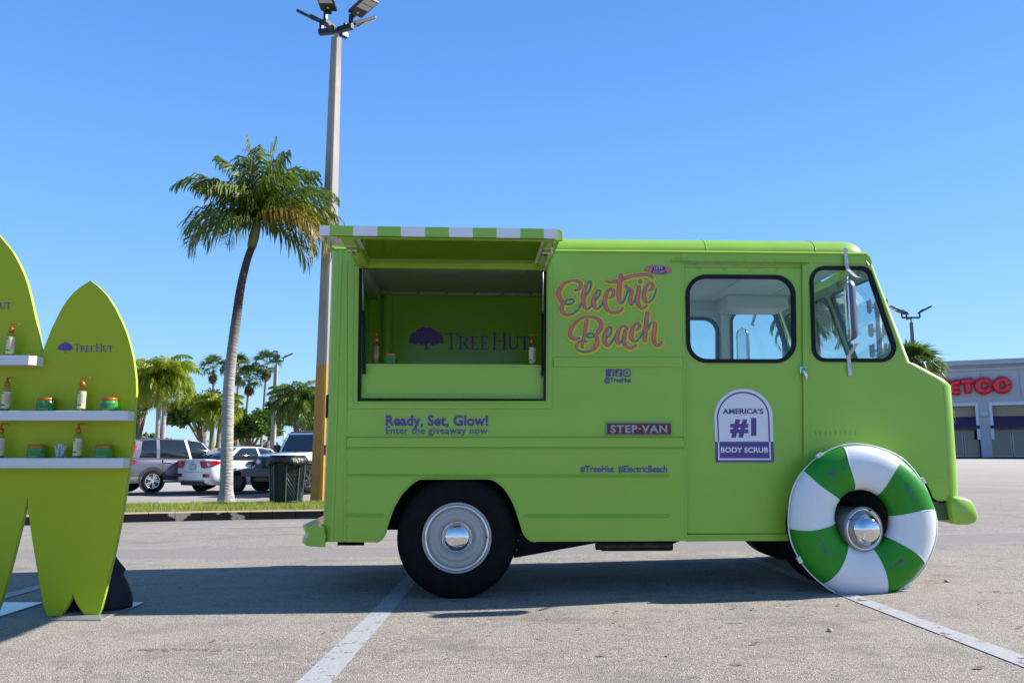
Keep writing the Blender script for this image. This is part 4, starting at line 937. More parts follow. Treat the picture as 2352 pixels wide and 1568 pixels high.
# mirrors
def mirror(w_, d, parent=van):
    s_, za = tp(1938, 572); _, zb = tp(1938, 690)
    bm = bmesh.new(); W0 = w_ - 0.022 * d
    tube_pts = None
    def strap(pts, wd=0.013, th=0.004, nm='mirror_bracket'):
        bm = bmesh.new(); 
        V = []
        for (s, y, z) in pts: V += [(s - wd, y - th, z), (s + wd, y - th, z), (s + wd, y + th, z), (s - wd, y + th, z)]
        n_ = len(pts); Fc = [(i * 4 + k, i * 4 + (k + 1) % 4, i * 4 + 4 + (k + 1) % 4, i * 4 + 4 + k) for i in range(n_ - 1) for k in range(4)] + [(0, 1, 2, 3), tuple(4 * (n_ - 1) + k for k in (3, 2, 1, 0))]
        bm.free(); return mk(nm, V, Fc, strap_m, parent)
    y0 = w_ - 0.008 * d
    yM = w_ - 0.15 * d
    strap([(s_, y0 - 0.018 * d, za), (s_, y0 - 0.018 * d, za - 0.12), (s_ + 0.003, y0 - 0.03 * d, za - 0.16), (s_ + 0.006, y0 - 0.13 * d, za - 0.235), (s_ + 0.03, yM, za - 0.245)])
    s2, zc = tp(1951, 864)
    strap([(s2, y0 - 0.004 * d, zc), (s2 - 0.004, y0 - 0.004 * d, zc + 0.11), (s2 - 0.008, y0 - 0.012 * d, zc + 0.14), (s2 - 0.006, yM, zc + 0.215)])
    for (ss_, zz) in ((s_, za - 0.035), (s_, za - 0.10), (s2, zc + 0.02), (s2 - .002, zc + 0.06)):
        latheo('bracket_screw', [(0, -0.006), (0.005, -0.004), (0.007, 0.0)], chrome, parent, 8, loc=(ss_, y0 - (0.022 * d if zz > 1.9 else 0.008 * d), zz))
    # head: oblong, face to the rear, ribbed back
    sM, zT = tp(1954, 636, -0.15); zT -= 0.03; sM -= 0.03; _, zB = tp(1954, 783, -0.15)
    hh = (zT - zB) / 2 ; zc2 = (zT + zB) / 2 ; ww = 0.075
    prof = rounded([(-ww, -hh), (ww, -hh), (ww, hh), (-ww, hh)], 0.062, 8)
    V = []; rows = [(0.0, 1.0), (0.012, 1.02), (0.030, 0.93), (0.048, 0.72), (0.056, 0.35)]
    for dx, k in rows: V += [(dx, x * k, z * (1 - (1 - k) * 0.35)) for x, z in prof]
    n_ = len(prof); Fc = [(r * n_ + i, r * n_ + (i + 1) % n_, (r + 1) * n_ + (i + 1) % n_, (r + 1) * n_ + i) for r in range(len(rows) - 1) for i in range(n_)] + [tuple(range(4 * n_, 5 * n_))]
    hd = mk('mirror_head', V, Fc, mat('mirror_back_grey', (0.10, 0.10, 0.12), 0.45, 0.2, var=0.06), parent, True); hd.location = (sM - 0.02, yM - 0.03 * d, zc2); hd.rotation_euler = (0, 0, math.radians(-18 * d))
    mk('mirror_glass', [(-0.001, x, z) for x, z in prof], [tuple(range(n_))[::-1]], chrome, hd)
    bm = bmesh.new(); tube(bm, [(-0.002, x, z) for x, z in prof] + [(-0.002, *prof[0])], 0.006, 6, False); from_bm('mirror_rim', bm, chrome, hd, True)
    for x in (-0.03, 0.0, 0.03): tubeo('mirror_rib', [(0.05 - abs(x) * .1, x, -hh * .7), (0.058 - abs(x) * .1, x, 0), (0.05 - abs(x) * .1, x, hh * .7)], 0.004, steel, hd, 6)
    for zz in (hh, -hh): tubeo('mirror_stud', [(0.01, 0, zz * 0.97), (0.01, 0, zz * 1.12)], 0.006, chrome, hd, 6)
mirror(0.0, 1); mirror(VW, -1)
# edges of the fixed steel get a small bevel so that they catch light
for o in van.children:
    if o.type == 'MESH' and o.name.split('.')[0] in ('side_panel', 'cab_side', 'sliding_door', 'belt', 'upper_belt', 'sill', 'cab_header', 'counter_front', 'opening_frame', 'door_post', 'door_edge', 'seam_strip', 'rear_bumper'):
        b = o.modifiers.new('bevel', 'BEVEL'); b.width = 0.0025; b.segments = 2; b.limit_method = 'ANGLE'; b.angle_limit = math.radians(40)
# front wheel well, so that the arch opens on darkness
sA, sB = tp(1812, 1240)[0], tp(2168, 1149)[0]
boxo('wheel_well', sA - 0.02, sB + 0.02, 0.34, 0.37, 0.30, 1.0, dark, van)
boxo('wheel_well', sA - 0.03, sA, 0.03, 0.34, 0.42, 0.98, dark, van); boxo('wheel_well', sA - 0.03, sB + 0.02, 0.03, 0.37, 0.985, 1.0, dark, van)
boxo('wheel_well', sB - 0.01, sB + 0.02, 0.03, 0.34, 0.62, 0.98, dark, van)

# ---------------------------------------------------------------- swim ring hung on the front wheel
ring_g = mat('ring_green_vinyl', (0.012, 0.235, 0.006), 0.36, 0, var=0.08, vscale=6, bump=0.6, bscale=210, coat=0.08, spec=0.35, bdist=0.003)
ring_w = mat('ring_white_vinyl', (0.72, 0.74, 0.76), 0.4, 0, var=0.03, vscale=6, bump=0.5, bscale=210, bdist=0.003)
def vloc(s, w_, z): return Vector((VO.x + s * SX.x + w_ * WX.x, VO.y + s * SX.y + w_ * WX.y, z))
sR, zR = tp(1980, 1195, -0.14); ro = abs(tp(2148, 1195, -0.14)[0] - tp(1812, 1195, -0.14)[0]) / 2
ring = empty('swim_ring', vloc(sR, -0.13, 0.0), PSI, 'big inflatable swim ring in green and white segments on the front wheel', 'swim ring')
holeC = (tp(1980, 1190, -0.14)[0] - sR, tp(1980, 1190, -0.14)[1]); hr = abs(tp(2043, 1190, -0.14)[0] - tp(1916, 1190, -0.14)[0]) / 2
q = random.Random(5)
wob = [1 + 0.008 * math.sin(3 * t + 1.0) + 0.006 * math.sin(5 * t + 2) for t in np.linspace(0, 2 * PI, 97)]
def ringpt(t, a, k=0):
    """t round the ring, a round the tube (0 outer edge, pi hole, pi/2 front)"""
    ox, oz = ro * math.cos(t) * wob[int(t / (2 * PI) * 96) % 96], zR + ro * math.sin(t) * wob[int(t / (2 * PI) * 96) % 96]
    ix, iz = holeC[0] + hr * math.cos(t), holeC[1] + hr * math.sin(t)
    f = 0.5 + 0.5 * math.cos(a); c = (ix + ix * 0, iz)
    x = ix + (ox - ix) * f; z = iz + (oz - iz) * f; y = -0.085 * abs(math.sin(a)) ** 0.9 * (1 if math.sin(a) >= 0 else -1)
    return (x, y, z)
def A_(x, y):  # angle (about ring centre) of a seam end seen in the picture
    return math.atan2(-(y - 1195.0), x - 1980.0)
def S3(x, y): return ((1880 + x / 3.564) / 1.0884, (1080 + y / 3.564) / 1.0884)
seams = [((845, 130), (925, 520)), ((1340, 290), (1115, 575)), ((1612, 700), (1225, 750)), ((1520, 1165), (1200, 935)), ((1140, 1430), (1045, 1035)), ((610, 1300), (835, 975)), ((338, 850), (728, 800)), ((455, 345), (772, 605))]
ang = []
for o_, i_ in seams:
    a = S3(*o_); b = S3(*i_); ang.append((A_(*a) % (2 * PI), math.atan2(-(b[1] - 1190), b[0] - 1980) % (2 * PI)))
for i in range(8):
    (a0, b0), (a1, b1) = ang[i], ang[(i + 1) % 8]
    if a1 > a0: a1 -= 2 * PI
    while b0 - a0 > PI: b0 -= 2 * PI
    while b0 - a0 < -PI: b0 += 2 * PI
    while b1 - a1 > PI: b1 -= 2 * PI
    while b1 - a1 < -PI: b1 += 2 * PI
    V = []; n1, n2 = 18, 25
    for j in range(n1 + 1):
        for k in range(n2):
            al = 2 * PI * k / (n2 - 1); f = (0.5 + 0.5 * math.cos(al))
            ta = a0 + (a1 - a0) * j / n1; tb = b0 + (b1 - b0) * j / n1
            bow = 0.05 * math.sin(PI * f) * (1 if True else 0)
            t = tb + (ta - tb) * f + bow
            V.append(ringpt(t % (2 * PI), al))
    Fc = [(j * n2 + k, (j + 1) * n2 + k, (j + 1) * n2 + k + 1, j * n2 + k + 1) for j in range(n1) for k in range(n2 - 1)]
    mk('ring_segment', V, Fc, ring_w if i % 2 == 0 else ring_g, ring, True)
for i in range(8):
    a0, b0 = ang[i]
    while b0 - a0 > PI: b0 -= 2 * PI
    while b0 - a0 < -PI: b0 += 2 * PI
    P = []
    for k in range(15):
        al = PI * k / 14; f = 0.5 + 0.5 * math.cos(al); x, y, z = ringpt((b0 + (a0 - b0) * f + 0.05 * math.sin(PI * f)) % (2 * PI), al); P.append((x, y + 0.0015, z))
    tubeo('ring_weld', P, 0.0035, ring_w, ring, 6)
# cord round the rim: slack between four tabs
bm = bmesh.new(); P = []
tabs = [A_(*S3(605, 185)), A_(*S3(1530, 455)), A_(*S3(422, 1105)), A_(*S3(1370, 1395))]
for k in range(73):
    t = 2 * PI * k / 72; near = min(abs((t - a + PI) % (2 * PI) - PI) for a in tabs)
    r_ = ro * (1.004 + 0.018 * min(1, near * 2) * (0.5 + 0.5 * math.sin(7 * t + 2))); P.append((r_ * math.cos(t), -0.012 + 0.008 * math.sin(4 * t), max(0.006, zR + r_ * math.sin(t))))
tube(bm, P, 0.0055, 6, False); from_bm('ring_cord', bm, white_p, ring, True)
for a in tabs:
    bm = bmesh.new(); M = Matrix.Translation((ro * 1.01 * math.cos(a), -0.012, zR + ro * 1.01 * math.sin(a))) @ Matrix.Rotation(-(a - PI / 2), 4, 'Y')
    box(bm, -0.022, 0.022, -0.012, 0.012, -0.014, 0.014, 0.003, M); from_bm('cord_tab', bm, white_p, ring)
# small printed mark on each green segment, curving with the tube
marks = [((700, 370), (830, 315)), ((1370, 485), (1445, 625)), ((1340, 1145), (1205, 1225)), ((660, 1065), (585, 925))]
purple_r = mat('ring_print', (0.10, 0.035, 0.35), 0.4)
for (p0, p1) in marks:
    a = S3(*p0); b = S3(*p1)
    dx, dy = b[0] - a[0], b[1] - a[1]; L = math.hypot(dx, dy); ex, ey = dx / L, dy / L; nx2, ny2 = -ey, ex
    S = [[(a[0] + nx2 * 0, a[1], 5.5), (a[0] + ex * 2.2, a[1] + ey * 2.2, 6.5), (a[0] + ex * 4.5, a[1] + ey * 4.5, 5)], [(a[0] + ex * 2, a[1] + ey * 2, 1.2), (a[0] + ex * 2 + nx2 * 5, a[1] + ey * 2 + ny2 * 5, 1.2)]]
    for k, (wd, h) in enumerate(((3.5, 5), (3, 4), (2.5, 4), (2.5, 4), (3.5, 5), (3, 4), (3, 4))):
        c = 8.5 + k * 4.3 + (2 if k > 3 else 0); S.append([(a[0] + ex * c - nx2 * h / 2, a[1] + ey * c - ny2 * h / 2, 0.9), (a[0] + ex * c + nx2 * h / 2, a[1] + ey * c + ny2 * h / 2, 0.9)])
        S.append([(a[0] + ex * (c + 2) + nx2 * (h / 2 if k % 2 else -h / 2), a[1] + ey * (c + 2) + ny2 * (h / 2 if k % 2 else -h / 2), 0.7), (a[0] + ex * c + nx2 * (h / 2 if k % 2 else -h / 2), a[1] + ey * c + ny2 * (h / 2 if k % 2 else -h / 2), 0.7)])
    V, Fc = stroke_mesh(S, 0, 0.7); V3 = []
    for u, v in V:
        s_, z_ = tp(u, v, -0.21); x = s_ - sR
        # solve the tube surface height there
        ca = math.atan2(z_ - zR, x); rx, rz_ = ro * math.cos(ca), zR + ro * math.sin(ca); hx, hz = holeC[0] + hr * math.cos(ca), holeC[1] + hr * math.sin(ca)
        f = math.hypot(x - hx, z_ - hz) / math.hypot(rx - hx, rz_ - hz); f = min(.97, max(.03, f)); al = math.acos(2 * f - 1)
        V3.append((x, -0.085 * math.sin(al) ** 0.9 - 0.004, z_))
    mk('ring_print', V3, Fc, purple_r, ring)

# ---------------------------------------------------------------- surfboard display on the left
YB = 4.93
board_m = mat('display_green_board', (0.36, 0.44, 0.008), 0.42, 0, spec=0.3, var=0.05, vscale=1.0, bump=0.02, bscale=40)
edge_m = mat('display_board_edge', (0.36, 0.46, 0.05), 0.4, 0, var=0.05)
def bp(u, v): q = at(u, v, YB); return (q.x, q.z)
right = [(207.5, 645), (226, 659), (246, 679.7), (264, 708), (281, 743), (291, 768), (299, 796), (305, 821), (309, 848.5), (311.5, 872), (312.4, 900), (311, 918), (309.5, 936), (308, 970), (305.5, 1006), (299, 1054.6), (292.5, 1104), (285.6, 1151), (275, 1209), (263.7, 1265.5), (249, 1327), (240, 1364), (231, 1400), (225.6, 1413)]
r_bot = [(194.8, 1412), (185, 1399), (176, 1385), (171, 1374), (167, 1362), (163.5, 1373), (158, 1384), (150, 1399), (140.6, 1413), (108.4, 1414), (99.6, 1388.6), (92, 1348), (85, 1303.6), (76.5, 1253), (70, 1208), (65, 1170), (63, 1139.6)]
gap_l = [(58, 1165), (52.7, 1190), (44, 1226), (35, 1262), (25, 1301), (14.6, 1339), (4, 1375), (-8, 1407), (-12, 1416)]
cu_ = -46.0
half_top = [(-46, 498), (-28, 514), (0, 544), (28, 577.8), (43, 605), (53, 627), (63, 655), (70, 683), (77, 715), (86, 753.5), (91, 782), (95, 808), (96.6, 813)]
def mir(L): return [(2 * cu_ - u, v) for u, v in L]
l_board_top = [(97, 813), (101, 800), (105.5, 788.7), (119.5, 753.5), (140.6, 711), (154, 690), (168.7, 672.7), (188, 657)]
# whole outline clockwise from the right board's tip
outl = right + r_bot + gap_l + [(-30, 1416), (-46, 1362)]
outl_full = outl + mir(outl)[::-1][1:] + mir(l_board_top)[::-1] + mir(half_top)[::-1][1:] + half_top[1:] + l_board_top[1:]
disp = empty('surfboard_display', (at(150, 1413, YB).x, YB, 0), 0, 'lime green display wall cut like three surfboards with white shelves, left of the van', 'display stand')
DO = disp.location
def dl(P): return [(x - DO.x, z) for x, z in P]
BP = dl([bp(u, v) for u, v in outl_full])
# the board: front face, back face and edge
slab('board', BP, [], 0.0, 0.028, board_m, disp)
n_ = len(BP); e_ = inset(BP, -0.0015)
V = [(x, 0.001, z) for x, z in e_] + [(x, 0.027, z) for x, z in e_]
mk('board_edge', V, [(i, (i + 1) % n_, n_ + (i + 1) % n_, n_ + i) for i in range(n_)], edge_m, disp)
def d_px(px, w_): 
    out = []
    for u, v in px: q = at(u, v, YB + w_); out.append((q.x - DO.x, w_, q.z))
    return out
def dsheet(name, strokes, m, cell=0.6):
    V, Fc = stroke_mesh(strokes, 0, cell); return mk(name, d_px(V, -0.002), [q[::-1] for q in Fc], m, disp)
dsheet('display_tree_mark', tree_logo(132, 786, 168, 811), purple, 0.45); dsheet('display_lettering', word_logo(170, 790, 261, 808), purple, 0.4)
dsheet('display_tree_mark', tree_logo(-122, 682, -76, 713), purple, 0.5); dsheet('display_lettering', word_logo(-74, 690, 27, 709), purple, 0.4)
shelf_m = mat('white_shelf_laminate', (0.62, 0.63, 0.65), 0.35, 0, var=0.03)
DEP = 0.112
def shelf(u_r, vt, vb, u_l=None):
    a = at(u_r, vt, YB - DEP); zt = a.z; zb = at(u_r, vb, YB - DEP).z; x1 = a.x; ch = 0.028
    x0 = 2 * at(cu_, 900, YB).x - x1
    P = [(x0, -0.001), (x0, -DEP + ch), (x0 + ch, -DEP), (x1 - ch, -DEP), (x1, -DEP + ch), (x1, -0.001)]
    P = [(x - DO.x, y) for x, y in P]
    V = [(x, y, zb) for x, y in P] + [(x, y, zt) for x, y in P]; n_ = 6
    Fc = [(i, (i + 1) % n_, n_ + (i + 1) % n_, n_ + i) for i in range(n_)] + [tuple(range(n_))[::-1], tuple(range(n_, 2 * n_))]
    o = mk('shelf', V, Fc, shelf_m, disp); b = o.modifiers.new('bevel', 'BEVEL'); b.width = 0.002; b.segments = 2
    for k in (0.25, 0.8): latheo('shelf_screw', [(0, -0.004), (0.005, -0.003), (0.006, 0.001)], steel, o, 8, 'z', (x1 - DO.x - 0.35 * k, -0.05, zb))
    return zt
Z1 = shelf(77, 816, 837.5); Z2 = shelf(290, 942.5, 965); Z3 = shelf(279, 1051.5, 1074.5)
# floor plate
pa, pb = gp(117, 1425), gp(231, 1424); pc = gp(313, 1391.5)
def floor_plate(x0, x1, y0, y1, label):
    o = boxo('base_plate', x0 - DO.x, x1 - DO.x, y0 - DO.y, y1 - DO.y, 0.002, 0.010, mat('brushed_base_plate', (0.42, 0.45, 0.45), 0.28, 0.6, var=0.1, vscale=5), disp, 0.002); return o
floor_plate(pa.x, pb.x + 0.01, pa.y, 5.34, '')
mx_ = 2 * at(cu_, 1413, YB).x
floor_plate(at(cu_, 1413, YB).x - 0.14, at(cu_, 1413, YB).x + 0.14, pa.y, 5.34, ''); floor_plate(mx_ - pb.x - 0.01, mx_ - pa.x, pa.y, 5.34, '')
boxo('back_brace', -0.02 - 0.12, 0.02 - 0.12, 0.028, 0.06, 0.010, 1.2, steel, disp, 0.004)

# black sand bags weighing the plates down
bag_m = mat('black_bag_cloth', (0.012, 0.012, 0.02), 0.8, 0, var=0.3, vscale=6, bump=0.4, bscale=14, bdist=0.02)
def sandbag(x, y, label, k=1.0):
    V = []; nr, nz = 28, 16; q = random.Random(int(k * 9))
    for j in range(nz + 1):
        t = j / nz; z = 0.011 + 0.40 * t
        r_ = 0.205 * (1 - 0.15 * (1 - t) ** 6) * (1 - t ** 1.25) ** 0.62 + 0.030 * (t > 0.55) + (0.02 if t > 0.9 else 0)
        if t > 0.97: r_ = 0.022
        for i in range(nr):
            a = 2 * PI * i / nr; f = 1 + 0.045 * math.sin(5 * a + 3 * t) * t + 0.03 * math.sin(9 * a + 4 * t * 3) * t + 0.02 * math.sin(2 * a + 1)
            V.append((x + r_ * f * math.cos(a) * (1.08 if math.cos(a) > 0 else 1.25) + 0.0 - 0.085 * t, y + r_ * f * math.sin(a) * 0.8, z))
    Fc = [(j * nr + i, j * nr + (i + 1) % nr, (j + 1) * nr + (i + 1) % nr, (j + 1) * nr + i) for j in range(nz) for i in range(nr)] + [tuple(nz * nr + i for i in range(nr)), tuple(range(nr))[::-1]]
    o = mk('sandbag', V, Fc, bag_m, None, True); return tag(o, label, 'sandbag')
bx = at(262, 1300, 5.16).x
sandbag(bx - 0.07, 5.16, 'slumped black cloth sandbag on the metal plate behind the right surfboard')

# products: pump bottles and jars
clear = glass_mat('clear_bottle_plastic', (0.86, 0.80, 0.66), 0.9, 0.03)
oran = mat('copper_orange_plastic', (0.42, 0.12, 0.012), 0.28, 0.25, var=0.08, vscale=9)
lab_g = mat('pale_green_label', (0.42, 0.55, 0.16), 0.45, 0, rgb2=(0.50, 0.60, 0.30), vscale=30)
lab_p = mat('label_colour_wash', (0.60, 0.30, 0.14), 0.45, 0, rgb2=(0.42, 0.38, 0.58), vscale=26)
liq = mat('amber_wash', (0.50, 0.36, 0.12), 0.2, 0, var=0.2, trans=0.3)
jar_m = mat('green_scrub_jar', (0.03, 0.27, 0.025), 0.16, 0, var=0.1, vscale=20, coat=0.5)
jar_l = mat('darker_jar_print', (0.02, 0.15, 0.04), 0.4, 0, var=0.2, vscale=30)
def bottle():
    e = empty('pump_bottle', (0, 0, 0)); r_ = 0.0265
    latheo('bottle_body', [(0.0, 0.0), (r_ * .95, 0.0), (r_, 0.004), (r_, 0.130), (r_ * .9, 0.139), (0.013, 0.146), (0.0125, 0.155)], clear, e, 24, 'z')
    latheo('liquid', [(0.0, 0.003), (r_ - .003, 0.003), (r_ - .003, 0.122), (0.0, 0.122)], liq, e, 20, 'z')
    def wrap(nm, a0, a1, z0, z1, m, r2):
        n_ = 12; V = []
        for k in range(n_ + 1):
            a = a0 + (a1 - a0) * k / n_; V += [(r2 * math.cos(a), r2 * math.sin(a), z0), (r2 * math.cos(a), r2 * math.sin(a), z1)]
        return mk(nm, V, [(2 * k, 2 * k + 2, 2 * k + 3, 2 * k + 1) for k in range(n_)], m, e, True)
    wrap('label', -PI * 0.70, -PI * .02, 0.014, 0.118, lab_g, r_ + .0006); wrap('label_art', -PI * 0.42, -PI * 0.10, 0.045, 0.10, lab_p, r_ + .0010)
    wrap('label_band', -PI * 0.85, -PI * 0.38, 0.031, 0.039, purple, r_ + .0012); wrap('label_logo', -PI * 0.70, -PI * 0.55, 0.103, 0.111, purple, r_ + .0012)
    latheo('pump_collar', [(0.0135, 0.150), (0.0165, 0.152), (0.0165, 0.168), (0.012, 0.178), (0.006, 0.182), (0.005, 0.20), (0, 0.20)], oran, e, 18, 'z')
    bm = bmesh.new(); box(bm, -0.008, 0.008, -0.007, 0.007, 0.198, 0.207, 0.003); tube(bm, [(0.0, 0, 0.203), (0.024, 0, 0.205), (0.038, 0, 0.203), (0.042, 0, 0.198)], [0.004, 0.0035, 0.003, 0.0025], 8)
    from_bm('pump_head', bm, oran, e, True); return e
def jar():
    e = empty('scrub_jar', (0, 0, 0)); r_ = 0.052
    latheo('jar_body', [(0.0, 0.0), (r_ * .92, 0.0), (r_, 0.007), (r_ * 1.02, 0.03), (r_, 0.052), (r_ * .9, 0.061), (r_ * .86, 0.064)], jar_m, e, 32, 'z')
    V = []
    for k in range(13):
        a = -PI * .8 + PI * .6 * k / 12; V += [((r_ * 1.025) * math.cos(a), (r_ * 1.025) * math.sin(a), z) for z in (0.015, 0.046)]
    mk('jar_label', V, [(2 * k, 2 * k + 2, 2 * k + 3, 2 * k + 1) for k in range(12)], jar_l, e, True)
    latheo('lid', [(r_ * .9, 0.061), (r_ * .93, 0.063), (r_ * .93, 0.078), (r_ * .88, 0.081), (0, 0.081)], oran, e, 32, 'z'); return e
b0, j0 = bottle(), jar(); used = {}
def put(src, cat, loc, rz, k, label, group):
    r_ = src if id(src) not in used else copy_tree(src, (0, 0, 0)); used[id(src)] = 1
    r_.location = loc; r_.rotation_euler = (0, 0, rz); r_.scale = (k, k, k); tag(r_, label, cat, group)
def sx(u, v): return at(u, v, YB - 0.062)
gb, gj = 'orange topped pump bottles', 'green scrub jars with copper lids'
YS = YB - 0.062
for (u, v, Z, lab) in ((21.5, 816, Z1, 'pump bottle on the short top shelf of the surfboard display'), (11, 942, Z2, 'pump bottle at the left picture edge on the middle display shelf'),
                       (185, 942, Z2, 'pump bottle on the middle display shelf between two green jars'), (-3, 1051, Z3, 'pump bottle cut off by the left picture edge on the bottom display shelf'), (175.5, 1051, Z3, 'pump bottle on the bottom display shelf beside the glass of sticks'),
                       (-95, 816, Z1, 'pump bottle at the far left of the short top shelf')):
    put(b0, 'bottle', (sx(u, v).x, YS, Z + 0.0005), 0.15, 1.0, lab, gb)
for (u, v, Z, lab) in ((103, 942, Z2, 'green scrub jar on the middle display shelf between two pump bottles'), (248, 942, Z2, 'green scrub jar at the right end of the middle display shelf'),
                       (82, 1051, Z3, 'green scrub jar on the bottom display shelf left of the glass of sticks'), (236.5, 1051, Z3, 'green scrub jar at the right end of the bottom display shelf')):
    put(j0, 'jar', (sx(u, v).x, YS + 0.006, Z + 0.0005), 0.2, 0.99, lab, gj)
def vplace(u, v, w_): s, z = tp(u, v, w_); q_ = vloc(s, w_, 0); return (q_.x, q_.y, ZCT + 0.0005)
put(b0, 'bottle', vplace(863, 843, 0.09), 2.9, 1.06, 'pump bottle at the left end of the counter inside the serving window', gb)
put(b0, 'bottle', vplace(1222, 843, 0.09), -0.3, 1.06, 'pump bottle at the right end of the counter inside the serving window', gb)
put(j0, 'jar', vplace(896, 843, 0.10), 0.4, 0.98, 'green scrub jar on the counter of the serving window', gj)
# glass of wooden sticks
gl_ = empty('glass_of_sticks', (sx(137, 1051).x, YS, Z3 + 0.0005), 0, 'clear tumbler full of pale plastic scoops on the bottom display shelf', 'glass')
latheo('tumbler', [(0.0, 0.002), (0.030, 0.002), (0.037, 0.066), (0.0345, 0.066), (0.028, 0.006), (0, 0.006)], glass_mat('tumbler_glass', (0.93, 0.96, 0.97)), gl_, 24, 'z')
sti = mat('pale_scoop_plastic', (0.62, 0.66, 0.70), 0.35, 0, var=0.1)
q = random.Random(4)
for k in range(26):
    a, r_ = q.uniform(0, 2 * PI), q.uniform(0.004, 0.022); b = a + q.uniform(-.6, .6); r2 = q.uniform(0.012, 0.033)
    p0 = Vector((r_ * math.cos(a), r_ * math.sin(a), 0.008)); p1 = Vector((r2 * math.cos(b), r2 * math.sin(b), q.uniform(0.055, 0.084)))
    bm = bmesh.new(); tube(bm, [p0, p0.lerp(p1, .8), p1], [0.0025, 0.003, 0.0045], 5); from_bm('scoop', bm, sti, gl_)
# ---------------------------------------------------------------- kerb and grass island
kf = [(-12.5, 8.9), (-9, 10.2), (-6.9, 11.35), (-5.76, 12.0), (-4.4, 12.55), (-3.03, 12.95), (-1, 13.45), (1.6, 13.9)]
kbk = [(-14.5, 11.2), (-10.5, 13.0), (-8.5, 14.0), (-6.97, 14.75), (-5.2, 15.6), (-3.7, 16.2), (-1.2, 16.7), (1.6, 17.0)]
def kz(x, y): return gz(x, y)
kerb_m = bpy.data.materials.new('chipped_black_kerb_paint'); kerb_m.use_nodes = True
n = kerb_m.node_tree; p = n.nodes['Principled BSDF']; L = n.links
tc = n.nodes.new('ShaderNodeTexCoord'); a = n.nodes.new('ShaderNodeTexNoise'); a.inputs['Scale'].default_value = 1.7; a.inputs['Detail'].default_value = 7; a.inputs['Roughness'].default_value = 0.55; L.new(tc.outputs['Object'], a.inputs['Vector'])
cr = n.nodes.new('ShaderNodeValToRGB'); e = cr.color_ramp.elements; e[0].position = 0.585; e[0].color = (0.006, 0.0065, 0.009, 1); e[1].position = 0.60; e[1].color = (0.26, 0.23, 0.18, 1); L.new(a.outputs[0], cr.inputs[0])
L.new(cr.outputs[0], p.inputs['Base Color']); p.inputs['Roughness'].default_value = 0.7; p.inputs['Specular IOR Level'].default_value = 0.2
kyel = mat('faded_yellow_kerb_top', (0.42, 0.30, 0.10), 0.7, 0, rgb2=(0.30, 0.27, 0.2), vscale=3)
isl = empty('grass_island', (0, 0, 0)); tag(isl, 'raised grass island with a chipped black kerb behind the van', kind='structure')
# densify kerb line
def dens(P, n=6): return [tuple(p) for p in catmull(P, n)]
kf, kbk = dens(kf, 4), dens(kbk, 4)
H_ = 0.135
segs = 0
for i in range(len(kf) - 1):
    a, b = Vector(kf[i]), Vector(kf[i + 1]); t = (b - a).normalized(); nn = Vector((-t.y, t.x)); g = 0.004
    a2, b2 = a + t * g, b - t * g; V = []
    for q_ in (a2, b2):
        z = kz(*q_); V += [(q_.x, q_.y, z - 0.03), (q_.x + nn.x * .012, q_.y + nn.y * .012, z + H_ - 0.015), (q_.x + nn.x * .03, q_.y + nn.y * .03, z + H_), (q_.x + nn.x * .15, q_.y + nn.y * .15, z + H_), (q_.x + nn.x * .15, q_.y + nn.y * .15, z - 0.03)]
    o = mk('kerb', V, [(0, 5, 6, 1), (1, 6, 7, 2), (2, 7, 8, 3), (3, 8, 9, 4), (0, 1, 2, 3, 4), (9, 8, 7, 6, 5)], [kerb_m, kyel], isl)
    o.data.polygons[1].material_index = 1; o.data.polygons[2].material_index = 1
soil = mat('soil_and_thatch', (0.07, 0.085, 0.02), 0.9, 0, rgb2=(0.16, 0.14, 0.06), vscale=9)
V = []
for a, b in zip(kf, kbk):
    for k in range(6):
        t = k / 5; x, y = a[0] + (b[0] - a[0]) * t, a[1] + (b[1] - a[1]) * t + (0.14 if k == 0 else 0); V.append((x, y, gz(x, y) + H_ - 0.02 + 0.05 * math.sin(PI * t) ** 0.5 * (k > 0) - (0.10 if k == 5 else 0)))
mk('island_soil', V, [(i * 6 + k, (i + 1) * 6 + k, (i + 1) * 6 + k + 1, i * 6 + k + 1) for i in range(len(kf) - 1) for k in range(5)], soil, isl, True)
def isl_z(x, y, t): return gz(x, y) + H_ - 0.02 + 0.05 * math.sqrt(max(0, math.sin(PI * t)))
grass_m = leaf_mat('grass_blades', (0.13, 0.19, 0.02), (0.34, 0.35, 0.08), 0.5, 3.0, 0.4)
q = np.random.RandomState(3); N = 52000
i_ = q.randint(0, len(kf) - 1, N); f = q.rand(N); t = q.rand(N) ** 0.8
A = np.array(kf); B = np.array(kbk)
P0 = A[i_] * (1 - f)[:, None] + A[i_ + 1] * f[:, None]; P1 = B[i_] * (1 - f)[:, None] + B[i_ + 1] * f[:, None]
t = 0.055 + t * 0.95; XY = P0 + (P1 - P0) * t[:, None]
Z = np.array([isl_z(x, y, min(0.97, tt)) for x, y, tt in zip(XY[:, 0], XY[:, 1], t)])
h = q.uniform(0.02, 0.055, N) * (1 + 0.6 * (np.sin(XY[:, 0] * 3.1) * np.sin(XY[:, 1] * 4.3) > 0.4)); an = q.rand(N) * 2 * PI; wd = q.uniform(0.003, 0.006, N); le = q.uniform(0.0, 0.03, N); la = q.rand(N) * 2 * PI
c, s = np.cos(an) * wd, np.sin(an) * wd
V = np.stack([np.stack([XY[:, 0] - c, XY[:, 1] - s, Z - 0.01], 1), np.stack([XY[:, 0] + c, XY[:, 1] + s, Z - 0.01], 1), np.stack([XY[:, 0] + np.cos(la) * le, XY[:, 1] + np.sin(la) * le, Z + h], 1)], 1).reshape(-1, 3)
